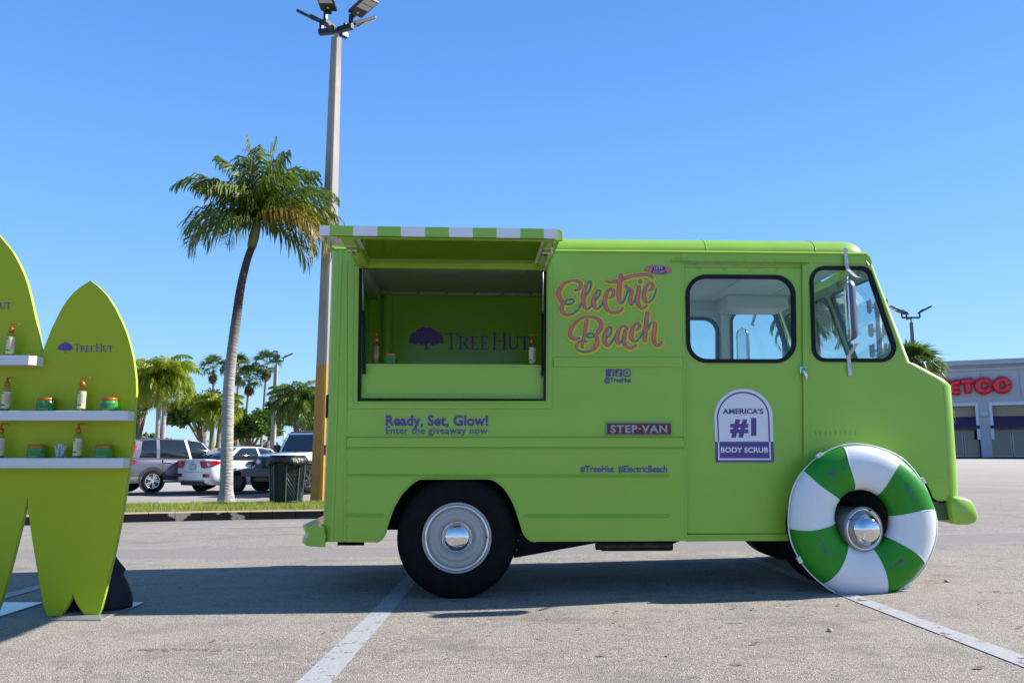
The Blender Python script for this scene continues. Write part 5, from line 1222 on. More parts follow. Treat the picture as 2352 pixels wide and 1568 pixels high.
me = bpy.data.meshes.new('grass'); me.from_pydata(V.tolist(), [], [(3 * k, 3 * k + 1, 3 * k + 2) for k in range(N)]); me.materials.append(grass_m)
tag(link(bpy.data.objects.new('grass', me)), 'short green grass covering the raised island', 'grass', kind='stuff')

# ---------------------------------------------------------------- foliage generators
def frond(V, Fc, M, L=1.6, n=26, ll=0.5, droop=0.9, fall=0.7, wd=0.022, q=R, el0=0.6, vee=0.35, curl=0.2, reps=2):
    """one feather leaf: arching midrib with two ranks of hanging leaflets; M places its base"""
    P = []; el = el0; p = Vector((0, 0, 0)); ds = L / n
    for i in range(n + 1):
        P.append(p.copy()); el -= droop / n * (0.5 + 1.2 * i / n); p = p + Vector((math.cos(el), 0, math.sin(el))) * ds
    b0 = len(V)
    for i, a in enumerate(P):       # midrib
        r_ = 0.018 * L / 1.6 * (1 - 0.85 * i / n); V += [tuple(M @ (a + Vector((0, r_, 0)))), tuple(M @ (a + Vector((0, -r_, 0)))), tuple(M @ (a + Vector((0, 0, r_ * 0.8))))]
    for i in range(n):
        k = b0 + 3 * i; Fc += [(k, k + 2, k + 5, k + 3), (k + 2, k + 1, k + 4, k + 5), (k + 1, k, k + 3, k + 4)]
    for i in range(2, n + 1):
        t = i / n; a = P[i]; d = (P[i] - P[i - 1]).normalized()
        for side in (1, -1):
            for rep in range(reps):
                lw = ll * (math.sin(PI * min(1, t * 0.92 + 0.08)) ** 0.6) * q.uniform(.75, 1.1) * (1.0 if t < .97 else .7)
                out = Vector((d.x * (0.35 + 0.9 * t), side * (1 - 0.35 * t), d.z * (0.35 + 0.9 * t) + vee * q.uniform(0.2, 1.2))).normalized()
                base = a - d * ds * 0.5 * rep; w_ = wd * q.uniform(.7, 1.2)
                dn = fall * q.uniform(.6, 1.4)
                out = (out + Vector((q.uniform(-.12, .12), 0, q.uniform(-.12, .12)))).normalized()
                m1 = base + out * lw * 0.45 + Vector((0, 0, -dn * lw * 0.10)); m2 = m1 + (out * 0.75 + Vector((0, 0, -dn))).normalized() * lw * 0.33
                tip = m2 + (out * 0.5 + Vector((q.uniform(-curl, curl), 0, -dn * 1.8))).normalized() * lw * 0.25
                wv = d * w_ + Vector((0, 0, w_ * q.uniform(-.4, .6))); k = len(V)
                for c_ in (base - wv * .4, base + wv * .4, m1 - wv, m1 + wv, m2 - wv * .7, m2 + wv * .7, tip): V.append(tuple(M @ c_))
                Fc += [(k, k + 1, k + 3, k + 2), (k + 2, k + 3, k + 5, k + 4), (k + 4, k + 5, k + 6)]
def fan(V, Fc, M, L=0.9, n=16, pet=0.8, q=R, droop=0.5, spread=2.3, wd=0.03):
    p0 = Vector((0, 0, 0)); p1 = Vector((pet, 0, -0.08 * pet)); k = len(V)
    V += [tuple(M @ x) for x in (Vector((0, .012, 0)), Vector((0, -.012, 0)), p1 + Vector((0, -.01, 0)), p1 + Vector((0, .01, 0)))]; Fc.append((k, k + 1, k + 2, k + 3))
    for i in range(n):
        a = -spread / 2 + spread * i / (n - 1); lw = L * (0.72 + 0.28 * math.cos(a)) * q.uniform(.85, 1.08)
        d = Vector((math.cos(a), math.sin(a), q.uniform(-.05, .12))).normalized(); s_ = Vector((-d.y, d.x, 0)) * wd
        m1 = p1 + d * lw * .55 + Vector((0, 0, -droop * lw * .08)); tip = p1 + d * lw * .85 + Vector((0, 0, -droop * lw * q.uniform(.25, .7))); k = len(V)
        for c_ in (p1, m1 - s_, m1 + s_, tip): V.append(tuple(M @ c_))
        Fc += [(k, k + 1, k + 2), (k + 1, k + 3, k + 2)]
def Mdir(loc, az, el=0.0, roll=0.0): return Matrix.Translation(loc) @ Matrix.Rotation(az, 4, 'Z') @ Matrix.Rotation(-el, 4, 'Y') @ Matrix.Rotation(roll, 4, 'X')
def trunk_mesh(name, path, rads, m, parent, n=14, ring=0.0, step=None):
    V = []; P = catmull(path, 10 if step is None else step); rr_ = np.interp(np.linspace(0, 1, len(P)), np.linspace(0, 1, len(rads)), rads)
    if ring:
        P2 = []; r2 = []
        for k in range(len(P) - 1):
            for j in range(3): f = j / 3; P2.append(P[k] * (1 - f) + P[k + 1] * f); r2.append((rr_[k] * (1 - f) + rr_[k + 1] * f) * (1 + ring * (1 if j == 0 else -0.4) * R.uniform(.3, 1.3)))
        P2.append(P[-1]); r2.append(rr_[-1]); P, rr_ = P2, r2
    bm = bmesh.new(); tube(bm, [tuple(p) for p in P], [float(x) for x in rr_], n); return from_bm(name, bm, m, parent, True)
def clump_cloud(blobs, n, size, q, aspect=2.2, cut=0.72):
    """leaf quads spread through a set of uneven blobs, thicker towards their skins, with gaps between clumps"""
    V = []; Fc = []; cl = []
    vol = [b[3] * b[4] * b[5] for b in blobs]; tot = sum(vol)
    for b, v_ in zip(blobs, vol):
        for _ in range(max(6, int(26 * v_ / tot * len(blobs)))):
            d = Vector((q.gauss(0, 1), q.gauss(0, 1), q.gauss(0, 1))).normalized(); r_ = q.uniform(cut, 1.08)
            cl.append((Vector((b[0] + d.x * b[3] * r_, b[1] + d.y * b[4] * r_, b[2] + d.z * b[5] * r_)), (v_ ** (1 / 3)) * q.uniform(.22, .42)))
    per = max(5, n // len(cl))
    for c_, r_ in cl:
        for _ in range(per):
            p_ = c_ + Vector((q.gauss(0, .5), q.gauss(0, .5), q.gauss(0, .38))) * r_
            u_ = Vector((q.gauss(0, 1), q.gauss(0, 1), q.gauss(0, .7))).normalized(); w_ = u_.cross(Vector((q.gauss(0, 1), q.gauss(0, 1), q.gauss(0, 1)))).normalized(); s_ = size * q.uniform(.6, 1.4)
            k = len(V); V += [tuple(p_ - u_ * s_ * aspect / 2), tuple(p_ + w_ * s_ * .5), tuple(p_ + u_ * s_ * aspect / 2), tuple(p_ - w_ * s_ * .5)]; Fc.append((k, k + 1, k + 2, k + 3))
    return V, Fc
palm_leaf = leaf_mat('palm_frond_green', (0.045, 0.085, 0.010), (0.14, 0.18, 0.028), 0.55, 1.2, 0.35)
palm_dry = leaf_mat('palm_frond_yellowing', (0.13, 0.12, 0.02), (0.30, 0.20, 0.05), 0.5, 2.0, 0.35)
palm_bright = leaf_mat('bright_palm_green', (0.14, 0.19, 0.014), (0.28, 0.31, 0.025), 0.45, 0.8, 0.4)
palm_mid = leaf_mat('mid_palm_green', (0.055, 0.10, 0.02), (0.12, 0.17, 0.04), 0.45, 0.9, 0.35)
oak_leaf = leaf_mat('dark_tree_leaf', (0.038, 0.085, 0.010), (0.095, 0.16, 0.022), 0.5, 0.5, 0.3)
olive_leaf = leaf_mat('olive_tree_leaf', (0.06, 0.09, 0.03), (0.12, 0.15, 0.055), 0.5, 0.5, 0.3)
brown_leaf = leaf_mat('dead_palm_thatch', (0.10, 0.055, 0.02), (0.22, 0.13, 0.05), 0.7, 0.8, 0.2)
trunk_pale = mat('pale_ringed_palm_trunk', (0.40, 0.37, 0.34), 0.85, 0, rgb2=(0.24, 0.22, 0.20), vscale=5, bump=0.8, bscale=9, stretch=(1, 1, 5), bdist=0.03)
trunk_dark = mat('dark_palm_trunk', (0.07, 0.06, 0.05), 0.85, 0, rgb2=(0.15, 0.12, 0.10), vscale=6, bump=0.9, bscale=10, stretch=(1, 1, 6), bdist=0.03)
bark = mat('brown_bark', (0.10, 0.075, 0.05), 0.9, 0, rgb2=(0.2, 0.16, 0.12), vscale=5, bump=0.6, bscale=12)

# ---------------------------------------------------------------- the tall coconut palm on the island
YP = 15.25
def pt(u, v, Y=YP): return tuple(at(u, v, Y))
zis = at(520, 1150, YP).z
pr = empty('coconut_palm', (at(519, 1150, YP).x, YP, zis - 0.03), 0, 'tall leaning palm with arching fronds growing on the grass island beside the van', 'palm tree'); PO = pr.location
def loc_(P): return [tuple(Vector(p) - PO) for p in P]
tpath = [(519, 1152), (520, 1120), (521, 1050), (523, 960), (526, 880), (534, 800), (543, 730), (553, 660), (567, 600), (579, 566)]
trunk_mesh('trunk', loc_([pt(*a) for a in tpath]), [0.165, 0.122, 0.114, 0.112, 0.104, 0.097, 0.088, 0.078, 0.071, 0.070], None or trunk_pale, pr, 20, ring=0.035, step=9)
tr = [c for c in pr.children][0]
# the upper trunk is darker bark: the colour changes along the trunk
nt_ = trunk_pale.copy(); nt_.name = 'coconut_trunk_bark'; n = nt_.node_tree; p = n.nodes['Principled BSDF']; L = n.links
src = p.inputs['Base Color'].links[0].from_socket; tc = n.nodes.new('ShaderNodeTexCoord'); sp_ = n.nodes.new('ShaderNodeSeparateXYZ'); L.new(tc.outputs['Object'], sp_.inputs[0])
mr = n.nodes.new('ShaderNodeMapRange'); mr.inputs[1].default_value = 2.3; mr.inputs[2].default_value = 3.7; L.new(sp_.outputs[2], mr.inputs[0])
mx = n.nodes.new('ShaderNodeMix'); mx.data_type = 'RGBA'; L.new(mr.outputs[0], mx.inputs[0]); L.new(src, mx.inputs[6]); mx.inputs[7].default_value = (0.055, 0.043, 0.036, 1); L.new(mx.outputs[2], p.inputs['Base Color'])
tr.data.materials.clear(); tr.data.materials.append(nt_)
top = Vector(pt(585, 545)) - PO
trunk_mesh('crownshaft', [tuple(Vector(pt(578, 568)) - PO), tuple(Vector(pt(583, 545)) - PO), tuple(Vector(pt(589, 520)) - PO), tuple(Vector(pt(592, 497)) - PO)], [0.088, 0.10, 0.085, 0.04], mat('palm_crownshaft', (0.10, 0.13, 0.02), 0.4, 0, rgb2=(0.16, 0.10, 0.03), vscale=3), pr, 14)
q = random.Random(21)
cb = Vector(pt(592, 500)) - PO
# (screen bearing from crown in degrees: 0 right, 90 up; depth lean; length; start elevation; droop; dryness)
FR = [(178, 0.15, 1.75, 0.62, 2.0, 0), (165, -0.4, 1.75, 0.85, 1.8, 0), (190, 0.5, 1.6, 0.35, 1.9, 0), (150, 0.6, 1.65, 1.15, 1.9, 0), (205, -0.6, 1.35, 0.15, 1.5, 0), (120, -0.2, 1.45, 1.30, 1.0, 0), (140, -1.0, 1.5, 0.9, 1.7, 0),
      (92, 0.3, 1.55, 1.50, 0.35, 0), (78, -0.3, 1.45, 1.42, 0.6, 0), (60, 0.5, 1.6, 1.25, 1.4, 0), (45, -0.5, 1.6, 1.05, 1.7, 0), (30, 0.3, 1.8, 0.95, 1.7, 0), (15, -0.3, 1.85, 0.75, 1.7, 0), (5, 0.5, 1.85, 0.60, 1.9, 1),
      (-5, -0.2, 1.9, 0.42, 1.9, 0), (-14, 0.4, 1.85, 0.25, 1.9, 1), (-20, -0.6, 1.75, 0.15, 1.7, 1), (10, -1.1, 1.5, 0.6, 1.6, 0), (170, -1.1, 1.4, 0.7, 1.6, 0), (0, 1.2, 1.5, 0.8, 1.5, 0), (180, 1.2, 1.5, 0.8, 1.5, 0), (25, -1.35, 1.4, 0.9, 1.6, 0), (160, 1.4, 1.3, 1.0, 1.4, 0), (100, -1.3, 1.3, 1.15, 1.8, 0), (85, 0.1, 1.65, 1.52, 0.2, 0), (105, 0.9, 1.5, 1.4, 0.8, 0), (70, -0.9, 1.5, 1.3, 1.2, 0), (50, 0.1, 1.5, 1.15, 1.5, 0), (130, 0.2, 1.45, 1.1, 1.6, 0), (38, 0.9, 1.6, 0.95, 1.7, 0), (20, -0.8, 1.7, 0.8, 1.8, 0), (148, -0.7, 1.5, 0.95, 1.8, 0), (-10, 0.1, 1.7, 0.3, 1.8, 1), (12, 0.1, 1.7, 0.7, 1.9, 0), (175, 0.8, 1.5, 0.5, 1.8, 0), (-30, 0.2, 1.3, 0.0, 1.4, 0), (90, 1.4, 1.3, 1.2, 1.6, 0), (95, -1.5, 1.2, 0.9, 1.9, 0), (185, 0.1, 1.75, 0.35, 2.3, 0), (200, -0.3, 1.5, 0.05, 1.9, 0), (-8, 0.0, 1.85, 0.3, 2.3, 1), (-18, -0.3, 1.8, 0.1, 2.2, 1), (-40, 0.6, 1.3, -0.1, 1.5, 0), (97, -0.1, 1.55, 1.55, 0.15, 0), (80, 0.6, 1.5, 1.5, 0.35, 0), (112, 0.5, 1.5, 1.42, 0.6, 0), (66, 0.1, 1.5, 1.38, 0.8, 0), (230, -0.9, 1.0, -0.05, 1.2, 0)]
for (b_, dep, Lf, el, dr, dry) in [f_ for i_f, f_ in enumerate(FR) if not (abs(f_[1]) > 1.0 and i_f % 2)]:
    side = 1 if -90 < b_ < 90 else -1
    az = math.atan2(math.sin(dep), math.cos(dep) * side)
    V = []; Fc = []
    frond(V, Fc, Mdir(cb + Vector((0, 0, q.uniform(-.12, .05))), az, 0, q.uniform(-.35, .35)), L=Lf * 1.06, n=36, ll=0.66, droop=dr * .92, fall=q.uniform(.8, 1.7), wd=0.021, q=q, el0=min(1.5, el + .12), reps=1, vee=.5, curl=.35)
    mk('frond', V, Fc, palm_dry if dry else palm_leaf, pr)

# ---------------------------------------------------------------- lamp posts
conc = mat('weathered_concrete_pole', (0.36, 0.33, 0.29), 0.85, 0, rgb2=(0.25, 0.23, 0.20), vscale=3, bump=0.3, bscale=30, stretch=(1, 1, .3))
pyel = mat('yellow_painted_concrete', (0.50, 0.24, 0.03), 0.7, 0, rgb2=(0.40, 0.19, 0.03), vscale=4)
arm_m = mat('dark_bronze_metal', (0.035, 0.033, 0.038), 0.4, 0.4, var=0.2)
led = mat('led_lens', (0.45, 0.46, 0.44), 0.3, 0, var=0.1, vscale=40)
def lamp_head(e, base, az, tilt, sc):
    M = Matrix.Translation(base) @ Matrix.Rotation(az, 4, 'Z') @ Matrix.Rotation(tilt, 4, 'Y') @ Matrix.Scale(sc, 4)
    bm = bmesh.new(); box(bm, 0.02, 0.62, -0.15, 0.15, -0.03, 0.03, 0.012, M); box(bm, -0.10, 0.03, -0.03, 0.03, -0.03, 0.03, 0.01, M)
    for k in range(5): box(bm, 0.08, 0.25, -0.12 + k * 0.055, -0.11 + k * 0.055, 0.03, 0.06, 0, M)
    h_ = from_bm('lamp_head', bm, arm_m, e)
    for a in (0.27, 0.45): bm = bmesh.new(); box(bm, a, a + 0.155, -0.12, 0.12, -0.040, -0.031, 0.002, M); from_bm('lamp_lens', bm, led, h_)
    bm = bmesh.new(); box(bm, 0.12, 0.16, -0.02, 0.02, -0.037, -0.031, 0.002, M); from_bm('lamp_sensor', bm, led, h_)
def lamp_post(x, y, z0, z1, w0, w1, rot, heads, label, yellow_to=None, sc=1.0, cm=conc, arm=0.42):
    e = empty('lamp_post', (x, y, z0), rot, label, 'lamp post')
    def sq(nm, za, zb, m):
        wa, wb = w0 + (w1 - w0) * (za / (z1 - z0)), w0 + (w1 - w0) * (zb / (z1 - z0)); V = []
        for z, w_ in ((za, wa), (zb, wb)):
            c = w_ * 0.12; h_ = w_ / 2
            for a, b in ((-h_ + c, -h_), (h_ - c, -h_), (h_, -h_ + c), (h_, h_ - c), (h_ - c, h_), (-h_ + c, h_), (-h_, h_ - c), (-h_, -h_ + c)): V.append((a, b, z))
        mk(nm, V, [(k, (k + 1) % 8, 8 + (k + 1) % 8, 8 + k) for k in range(8)] + [tuple(range(8, 16))], m, e)
    H2 = z1 - z0
    if yellow_to: sq('painted_base', 0, yellow_to - z0, pyel); sq('pole', yellow_to - z0, H2, cm)
    else: sq('pole', 0, H2, cm)
    tubeo('spigot', [(0, 0, H2), (0, 0, H2 + 0.22 * sc)], 0.035 * sc, steel, e, 10)
    zc = H2 + 0.24 * sc
    for (az, ) in [(h[0],) for h in heads]:
        d = Vector((math.cos(az), math.sin(az), 0)); bm = bmesh.new()
        M = Matrix.Translation((0, 0, zc)) @ Matrix.Rotation(az, 4, 'Z'); box(bm, 0.0, arm * sc, -0.035 * sc, 0.035 * sc, -0.04 * sc, 0.04 * sc, 0.006, M)
        box(bm, arm * sc - 0.03 * sc, arm * sc + 0.03 * sc, -0.025 * sc, 0.025 * sc, 0.03 * sc, 0.24 * sc, 0.006, M); from_bm('cross_arm', bm, arm_m, e)
        lamp_head(e, Vector((0, 0, zc + 0.24 * sc)) + d * (arm * sc), az, [h for h in heads if h[0] == az][0][1], sc)
    return e
b = at(735, 1147, 15.9); tz = at(771, 88, 15.9).z
wbase = 0.315; lp = lamp_post(b.x + 0.02, 15.9, gz(b.x, 15.9) + 0.08, tz, 0.335, 0.175, math.radians(-33), [], 'tall concrete lamp post with a yellow painted base behind the van', yellow_to=at(740, 840, 15.9).z)
LP = lp.location; rotp = lp.rotation_euler.z
zt2 = tz - LP.z; zc = zt2 + 0.30
tx, = (0.0,)
# cross of two beams carrying four fixtures, as seen from below
M0 = Matrix.Rotation(-rotp, 4, 'Z')
def wb(p): return M0 @ Vector(p)
def beam(a, b, t=0.05):
    a, b = wb(a), wb(b); d = (b - a); Ln = d.length; az = math.atan2(d.y, d.x); bm = bmesh.new()
    box(bm, 0, Ln, -t, t, -t, t, 0.006, Matrix.Translation(a) @ Matrix.Rotation(az, 4, 'Z')); from_bm('cross_arm', bm, arm_m, lp)
zw = at(772, 71, 15.9).z; zc = zw - LP.z
Minv = Matrix.Rotation(-rotp, 4, 'Z')
def lw(p): return Minv @ (Vector(p) - LP)          # world -> post
def beamw(a, b, t=0.055):
    a, b = lw(a), lw(b); d = b - a; az = math.atan2(d.y, d.x); bm = bmesh.new()
    box(bm, 0, d.length, -t, t, -t, t, 0.006, Matrix.Translation(a) @ Matrix.Rotation(az, 4, 'Z')); from_bm('cross_arm', bm, arm_m, lp)
tubeo('spigot', [(0, 0, zt2 - 0.02), (0, 0, zc + 0.05)], 0.05, steel, lp, 12)
cA = Vector((LP.x, LP.y, zw)); eA = [gp(733, 75, zw), gp(810, 60.5, zw), gp(744, 48.5, zw), gp(797, 84, zw)]
for k, e_ in enumerate(eA): beamw(cA + (e_ - cA).normalized() * (.056 if k < 2 else .115), e_)
def headw(base, tip, wdir, Ln=0.62):
    """floodlight from base to tip; wdir is the direction of its width; the lens faces down"""
    x = (Vector(tip) - Vector(base)).normalized(); y = Vector(wdir); y = (y - x * y.dot(x)).normalized(); z = x.cross(y)
    if z.z < 0: y = -y; z = -z
    M = Matrix.Translation(lw(base)) @ Minv @ Matrix(((x.x, y.x, z.x, 0), (x.y, y.y, z.y, 0), (x.z, y.z, z.z, 0), (0, 0, 0, 1))); n0 = len(lp.children)
    bm = bmesh.new(); box(bm, 0.0, 0.62, -0.17, 0.17, -0.03, 0.03, 0.012, M); box(bm, -0.10, 0.01, -0.04, 0.04, -0.03, 0.03, 0.01, M)
    for k in range(6): box(bm, 0.06, 0.25, -0.14 + k * 0.05, -0.13 + k * 0.05, 0.03, 0.06, 0, M)
    h_ = from_bm('lamp_head', bm, arm_m, lp)
    for a_ in (0.27, 0.445): bm = bmesh.new(); box(bm, a_, a_ + 0.155, -0.14, 0.14, -0.042, -0.031, 0.002, M); from_bm('lamp_lens', bm, led, h_)
    bm = bmesh.new(); box(bm, 0.09, 0.14, -0.025, 0.025, -0.037, -0.031, 0.002, M); from_bm('lamp_sensor', bm, led, h_)
def brack(e_, base):
    a_, b_ = lw(e_), lw(base); bm = bmesh.new(); box(bm, a_.x - .035, a_.x + .035, a_.y - .035, a_.y + .035, a_.z + .05, b_.z + .0, .006, None); tube(bm, [(a_.x, a_.y, b_.z), tuple(b_)], .035, 6); from_bm('head_bracket', bm, arm_m, lp)
inw = lambda k: eA[k] + (cA - eA[k]).normalized() * .05
b_ = at(815, 33, inw(1).y - .02); headw(b_, gp(861, -8, b_.z + .10), Vector((1, 1, 0))); brack(inw(1), b_)
b_ = at(756, 24, inw(2).y - .02); headw(b_, gp(736, -36, b_.z + .10), Vector((1, -.25, 0))); brack(inw(2), b_)
b_ = at(737, 51, inw(0).y); vr = (b_ - Vector((0, 0, EYE))).normalized(); headw(b_, at(684, 25, inw(0).y + .25), vr); brack(inw(0), b_)
b_ = at(806, 60, inw(3).y + .1); vr = (b_ - Vector((0, 0, EYE))).normalized(); headw(b_, at(843, 49, inw(3).y + .35), vr + Vector((0, .1, -.12))); brack(inw(3), b_)

def simple_lamp(u, vt, vb, Y, wd, heads, label, sc=1.0, yel=None, cm=conc, rot=0.3):
    t = at(u, vt, Y); z0 = gz(t.x, Y) - 0.05
    return lamp_post(t.x, Y, z0, t.z, wd, wd * 0.6, rot, heads, label, yel, sc, cm)
hd4 = [(0.2, -0.45), (0.2 + PI / 2, -0.45), (0.2 + PI, -0.45), (0.2 + 1.5 * PI, -0.45)]
simple_lamp(634.5, 838, 1000, 42, 0.30, hd4, 'thin concrete lamp post among the palms behind the white off-road car', 0.85, rot=0.0)
simple_lamp(2093, 741, 0, 46, 0.26, [(0.0, -0.5), (PI / 2, -0.5), (PI, -0.5)], 'dark lamp post with three floodlights beyond the nose of the van', 1.25, cm=mat('dark_grey_pole', (0.12, 0.11, 0.11), 0.6), rot=0.0)
simple_lamp(1796, 640, 0, 26, 0.22, hd4, 'dark lamp post seen through the far door window of the van', 1.0, cm=MATS['dark_grey_pole'])

# ---------------------------------------------------------------- litter bin
YBn = 14.75; cbn = at(657, 1152, YBn); bx0 = cbn.x
bin_ = empty('litter_bin', (bx0, YBn, cbn.z), 0.15, 'dark green mesh litter bin with a black bag on the grass', 'litter bin')
hb = at(657, 1060, YBn).z - cbn.z; r0_, r1_ = 0.275, 0.315
bin_m = mat('dark_green_bin_metal', (0.012, 0.03, 0.025), 0.45, 0.3, var=0.2)
latheo('liner', [(r0_ - .02, 0.02), (r1_ - .02, hb)], mat('black_bin_bag', (0.01, 0.01, 0.012), 0.35, 0, bump=0.8, bscale=25, bdist=0.02), bin_, 28, 'z')
bm = bmesh.new(); nst_ = 34
for dr_ in (1, -1):
    for k in range(nst_):
        P = []
        for j in range(9):
            t = j / 8; a = 2 * PI * k / nst_ + dr_ * t * 1.5; r_ = r0_ + (r1_ - r0_) * t; P.append((r_ * math.cos(a), r_ * math.sin(a), 0.03 + (hb - 0.03) * t))
        tube(bm, P, 0.0045, 3, False)
o = from_bm('wire_mesh', bm, mat('bin_mesh_paint', (0.012, 0.035, 0.026), 0.4, 0.2), bin_); o['kind'] = 'stuff'
for k in range(8):
    a = 2 * PI * (k + .1) / 8; bm = bmesh.new(); tube(bm, [(r0_ * 1.01 * math.cos(a), r0_ * 1.01 * math.sin(a), 0), (r1_ * 1.01 * math.cos(a), r1_ * 1.01 * math.sin(a), hb)], 0.013, 4); from_bm('upright', bm, mat('pale_green_upright', (0.05, 0.10, 0.075), 0.4, 0.2), bin_)
for z, r_ in ((0.02, r0_), (hb, r1_)): bm = bmesh.new(); tube(bm, [(r_ * 1.01 * math.cos(t), r_ * 1.01 * math.sin(t), z) for t in np.linspace(0, 2 * PI, 33)], 0.012, 6, False); from_bm('hoop', bm, bin_m, bin_, True)
V = []; nr = 40
for j, (z, r_) in enumerate(((hb - 0.035, r1_ + 0.02), (hb - 0.05, r1_ + .045), (hb + 0.0, r1_ + 0.055), (hb + .05, r1_ + 0.045), (hb + .085, r1_ + .012), (hb + .10, r1_ - 0.01), (hb + .10, r1_ - .06), (hb + .03, r1_ - .10))):
    for i in range(nr):
        a = 2 * PI * i / nr; f = (0.012 * math.sin(11 * a + j) + 0.010 * math.sin(17 * a + 2 * j)) * (1 if j < 5 else .3); V.append(((r_ + f) * math.cos(a), (r_ + f) * math.sin(a), z + (0.03 * math.sin(3 * a + 1) if j < 3 else 0)))
mk('bin_bag', V, [(j * nr + i, j * nr + (i + 1) % nr, (j + 1) * nr + (i + 1) % nr, (j + 1) * nr + i) for j in range(7) for i in range(nr)], MATS['black_bin_bag'], bin_, True)
bm = bmesh.new(); tube(bm, [(r1_ * .98 * math.cos(t), r1_ * .98 * math.sin(t), hb + .107) for t in np.linspace(0, 2 * PI, 33)], 0.014, 8, False); from_bm('bin_rim', bm, bin_m, bin_, True)

# ---------------------------------------------------------------- parked cars
def loft(name, rows, m, parent, closed=False, smooth=True):
    V = [p for r_ in rows for p in r_]; n_ = len(rows[0])
    Fc = [(i * n_ + k, i * n_ + (k + 1) % n_, (i + 1) * n_ + (k + 1) % n_, (i + 1) * n_ + k) for i in range(len(rows) - 1) for k in range(n_ if closed else n_ - 1)]
    o = mk(name, V, Fc, m, parent, smooth); bm = bmesh.new(); bm.from_mesh(o.data)
    if closed: bmesh.ops.holes_fill(bm, edges=[e for e in bm.edges if e.is_boundary], sides=0)
    bmesh.ops.recalc_face_normals(bm, faces=bm.faces[:]); bm.to_mesh(o.data); bm.free(); return o
tint = mat('tinted_car_glass', (0.012, 0.016, 0.022), 0.04, 0, coat=1.0)
redl = mat('tail_light_red', (0.42, 0.006, 0.012), 0.12, 0, coat=1.0, var=0.25, vscale=20)
blk = mat('black_car_plastic', (0.02, 0.021, 0.024), 0.5, 0, var=0.1)
alloy = mat('alloy_wheel', (0.55, 0.56, 0.58), 0.25, 0.8)
alloy_d = mat('dark_alloy', (0.06, 0.06, 0.065), 0.4, 0.6)
plate_m = mat('pale_plate', (0.55, 0.60, 0.58), 0.4, 0, rgb2=(0.30, 0.42, 0.36), vscale=30)
def car_wheel(e, x, y, r_, side, wd=0.22, m=alloy, spokes=5):
    yo = y * 1.0
    prof = [(r_ * .62, 0.0), (r_ * .66, -.012), (r_ * .9, -.012), (r_ * .98, 0.015), (r_, .05), (r_, wd - .04), (r_ * .95, wd), (r_ * .5, wd)]
    W_ = mk('wheel', *lathe(prof, 28), tyre_m, e, True); W_.location = (x, y, r_); W_.rotation_euler = (0, 0, 0 if side < 0 else PI)
    bm = bmesh.new()
    for k in range(spokes):
        for j in (-1, 1):
            a = 2 * PI * k / spokes + j * 0.16; M = Matrix.Rotation(-a, 4, 'Y'); box(bm, r_ * .10, r_ * .62, -.012, .012, -r_ * .05, r_ * .05, .004, M)
    tube(bm, [(0, -.02, 0), (0, .03, 0)], r_ * .14, 12)
    from_bm('spokes', bm, m, W_); mk('rim', *lathe([(r_ * .66, -.006), (r_ * .60, -.012), (r_ * .57, .03), (r_ * .55, .10)], 28), m, W_, True)
    mk('brake_disc', *lathe([(r_ * .56, .06), (0, .07)], 20), blk, W_, True)
def section(x, zb, zm, zt, hb_, hm, ht, crown=0.02, n=0):
    h = [(hb_ * .6, zb), (hb_, zb + .02), (hm, zb + (zm - zb) * .45), (hm, zm), ((hm + ht) / 2 + .01, (zm + zt) / 2 + .02), (ht, zt), (ht * .72, zt + crown * .8), (ht * .3, zt + crown * 1.0)]
    return [(x, -y, z) for y, z in h] + [(x, y, z) for y, z in h[::-1]]
def greenhouse(e, rows, paint_m, pillars, roof_m=None, nm='cabin_glass'):
    """rows: (x_low, z_low, half_low, x_top, z_top, half_top) from rear to front"""
    R1 = []
    for (xl, zl, hl, xt, zt, ht) in rows:
        pts_ = []
        for sgn in (-1, 1):
            seg = [(xl, sgn * hl, zl), (xl + (xt - xl) * .5, sgn * (hl + (ht - hl) * .42), zl + (zt - zl) * .5), (xt, sgn * ht, zt)]
            pts_ += seg if sgn < 0 else seg[::-1]
        R1.append(pts_)
    loft(nm, R1, tint, e, True)
    Rf = [[(xt, -ht * 1.01, zt + .001), (xt, -ht * .9, zt + .028), (xt, -ht * .4, zt + .045), (xt, ht * .4, zt + .045), (xt, ht * .9, zt + .028), (xt, ht * 1.01, zt + .001)] for (xl, zl, hl, xt, zt, ht) in rows[0:]]
    loft('car_roof', Rf, roof_m or paint_m, e, True)
    for (i, f, wd, m_) in pillars:
        a, b = rows[i], rows[min(i + 1, len(rows) - 1)]
        g = [a[k] + (b[k] - a[k]) * f for k in range(6)]
        for sgn in (-1, 1):
            P = [(g[0], sgn * (g[2] + .004), g[1]), (g[0] + (g[3] - g[0]) * .5, sgn * (g[2] + (g[5] - g[2]) * .42 + .006), g[1] + (g[4] - g[1]) * .5), (g[3], sgn * (g[5] + .004), g[4] + .01)]
            V = []
            for k, p_ in enumerate(P): V += [(p_[0] - wd, p_[1], p_[2]), (p_[0] + wd, p_[1], p_[2]), (p_[0] + wd, p_[1] * .97, p_[2]), (p_[0] - wd, p_[1] * .97, p_[2])]
            mk('pillar', V, [(k * 4 + j, k * 4 + (j + 1) % 4, k * 4 + 4 + (j + 1) % 4, k * 4 + 4 + j) for k in range(2) for j in range(4)], m_, e)
def arch_ring(e, x, y, r_, m, r2=1.16):
    V = []; n_ = 20
    for k in range(n_ + 1):
        a = -0.15 + (PI + .3) * k / n_
        for rr3 in (r_ * 1.02, r_ * r2): V.append((x + rr3 * math.cos(a), y, r_ + rr3 * math.sin(a)))
    mk('wheel_arch', V, [(2 * k, 2 * k + 1, 2 * k + 3, 2 * k + 2) for k in range(n_)], m, e)
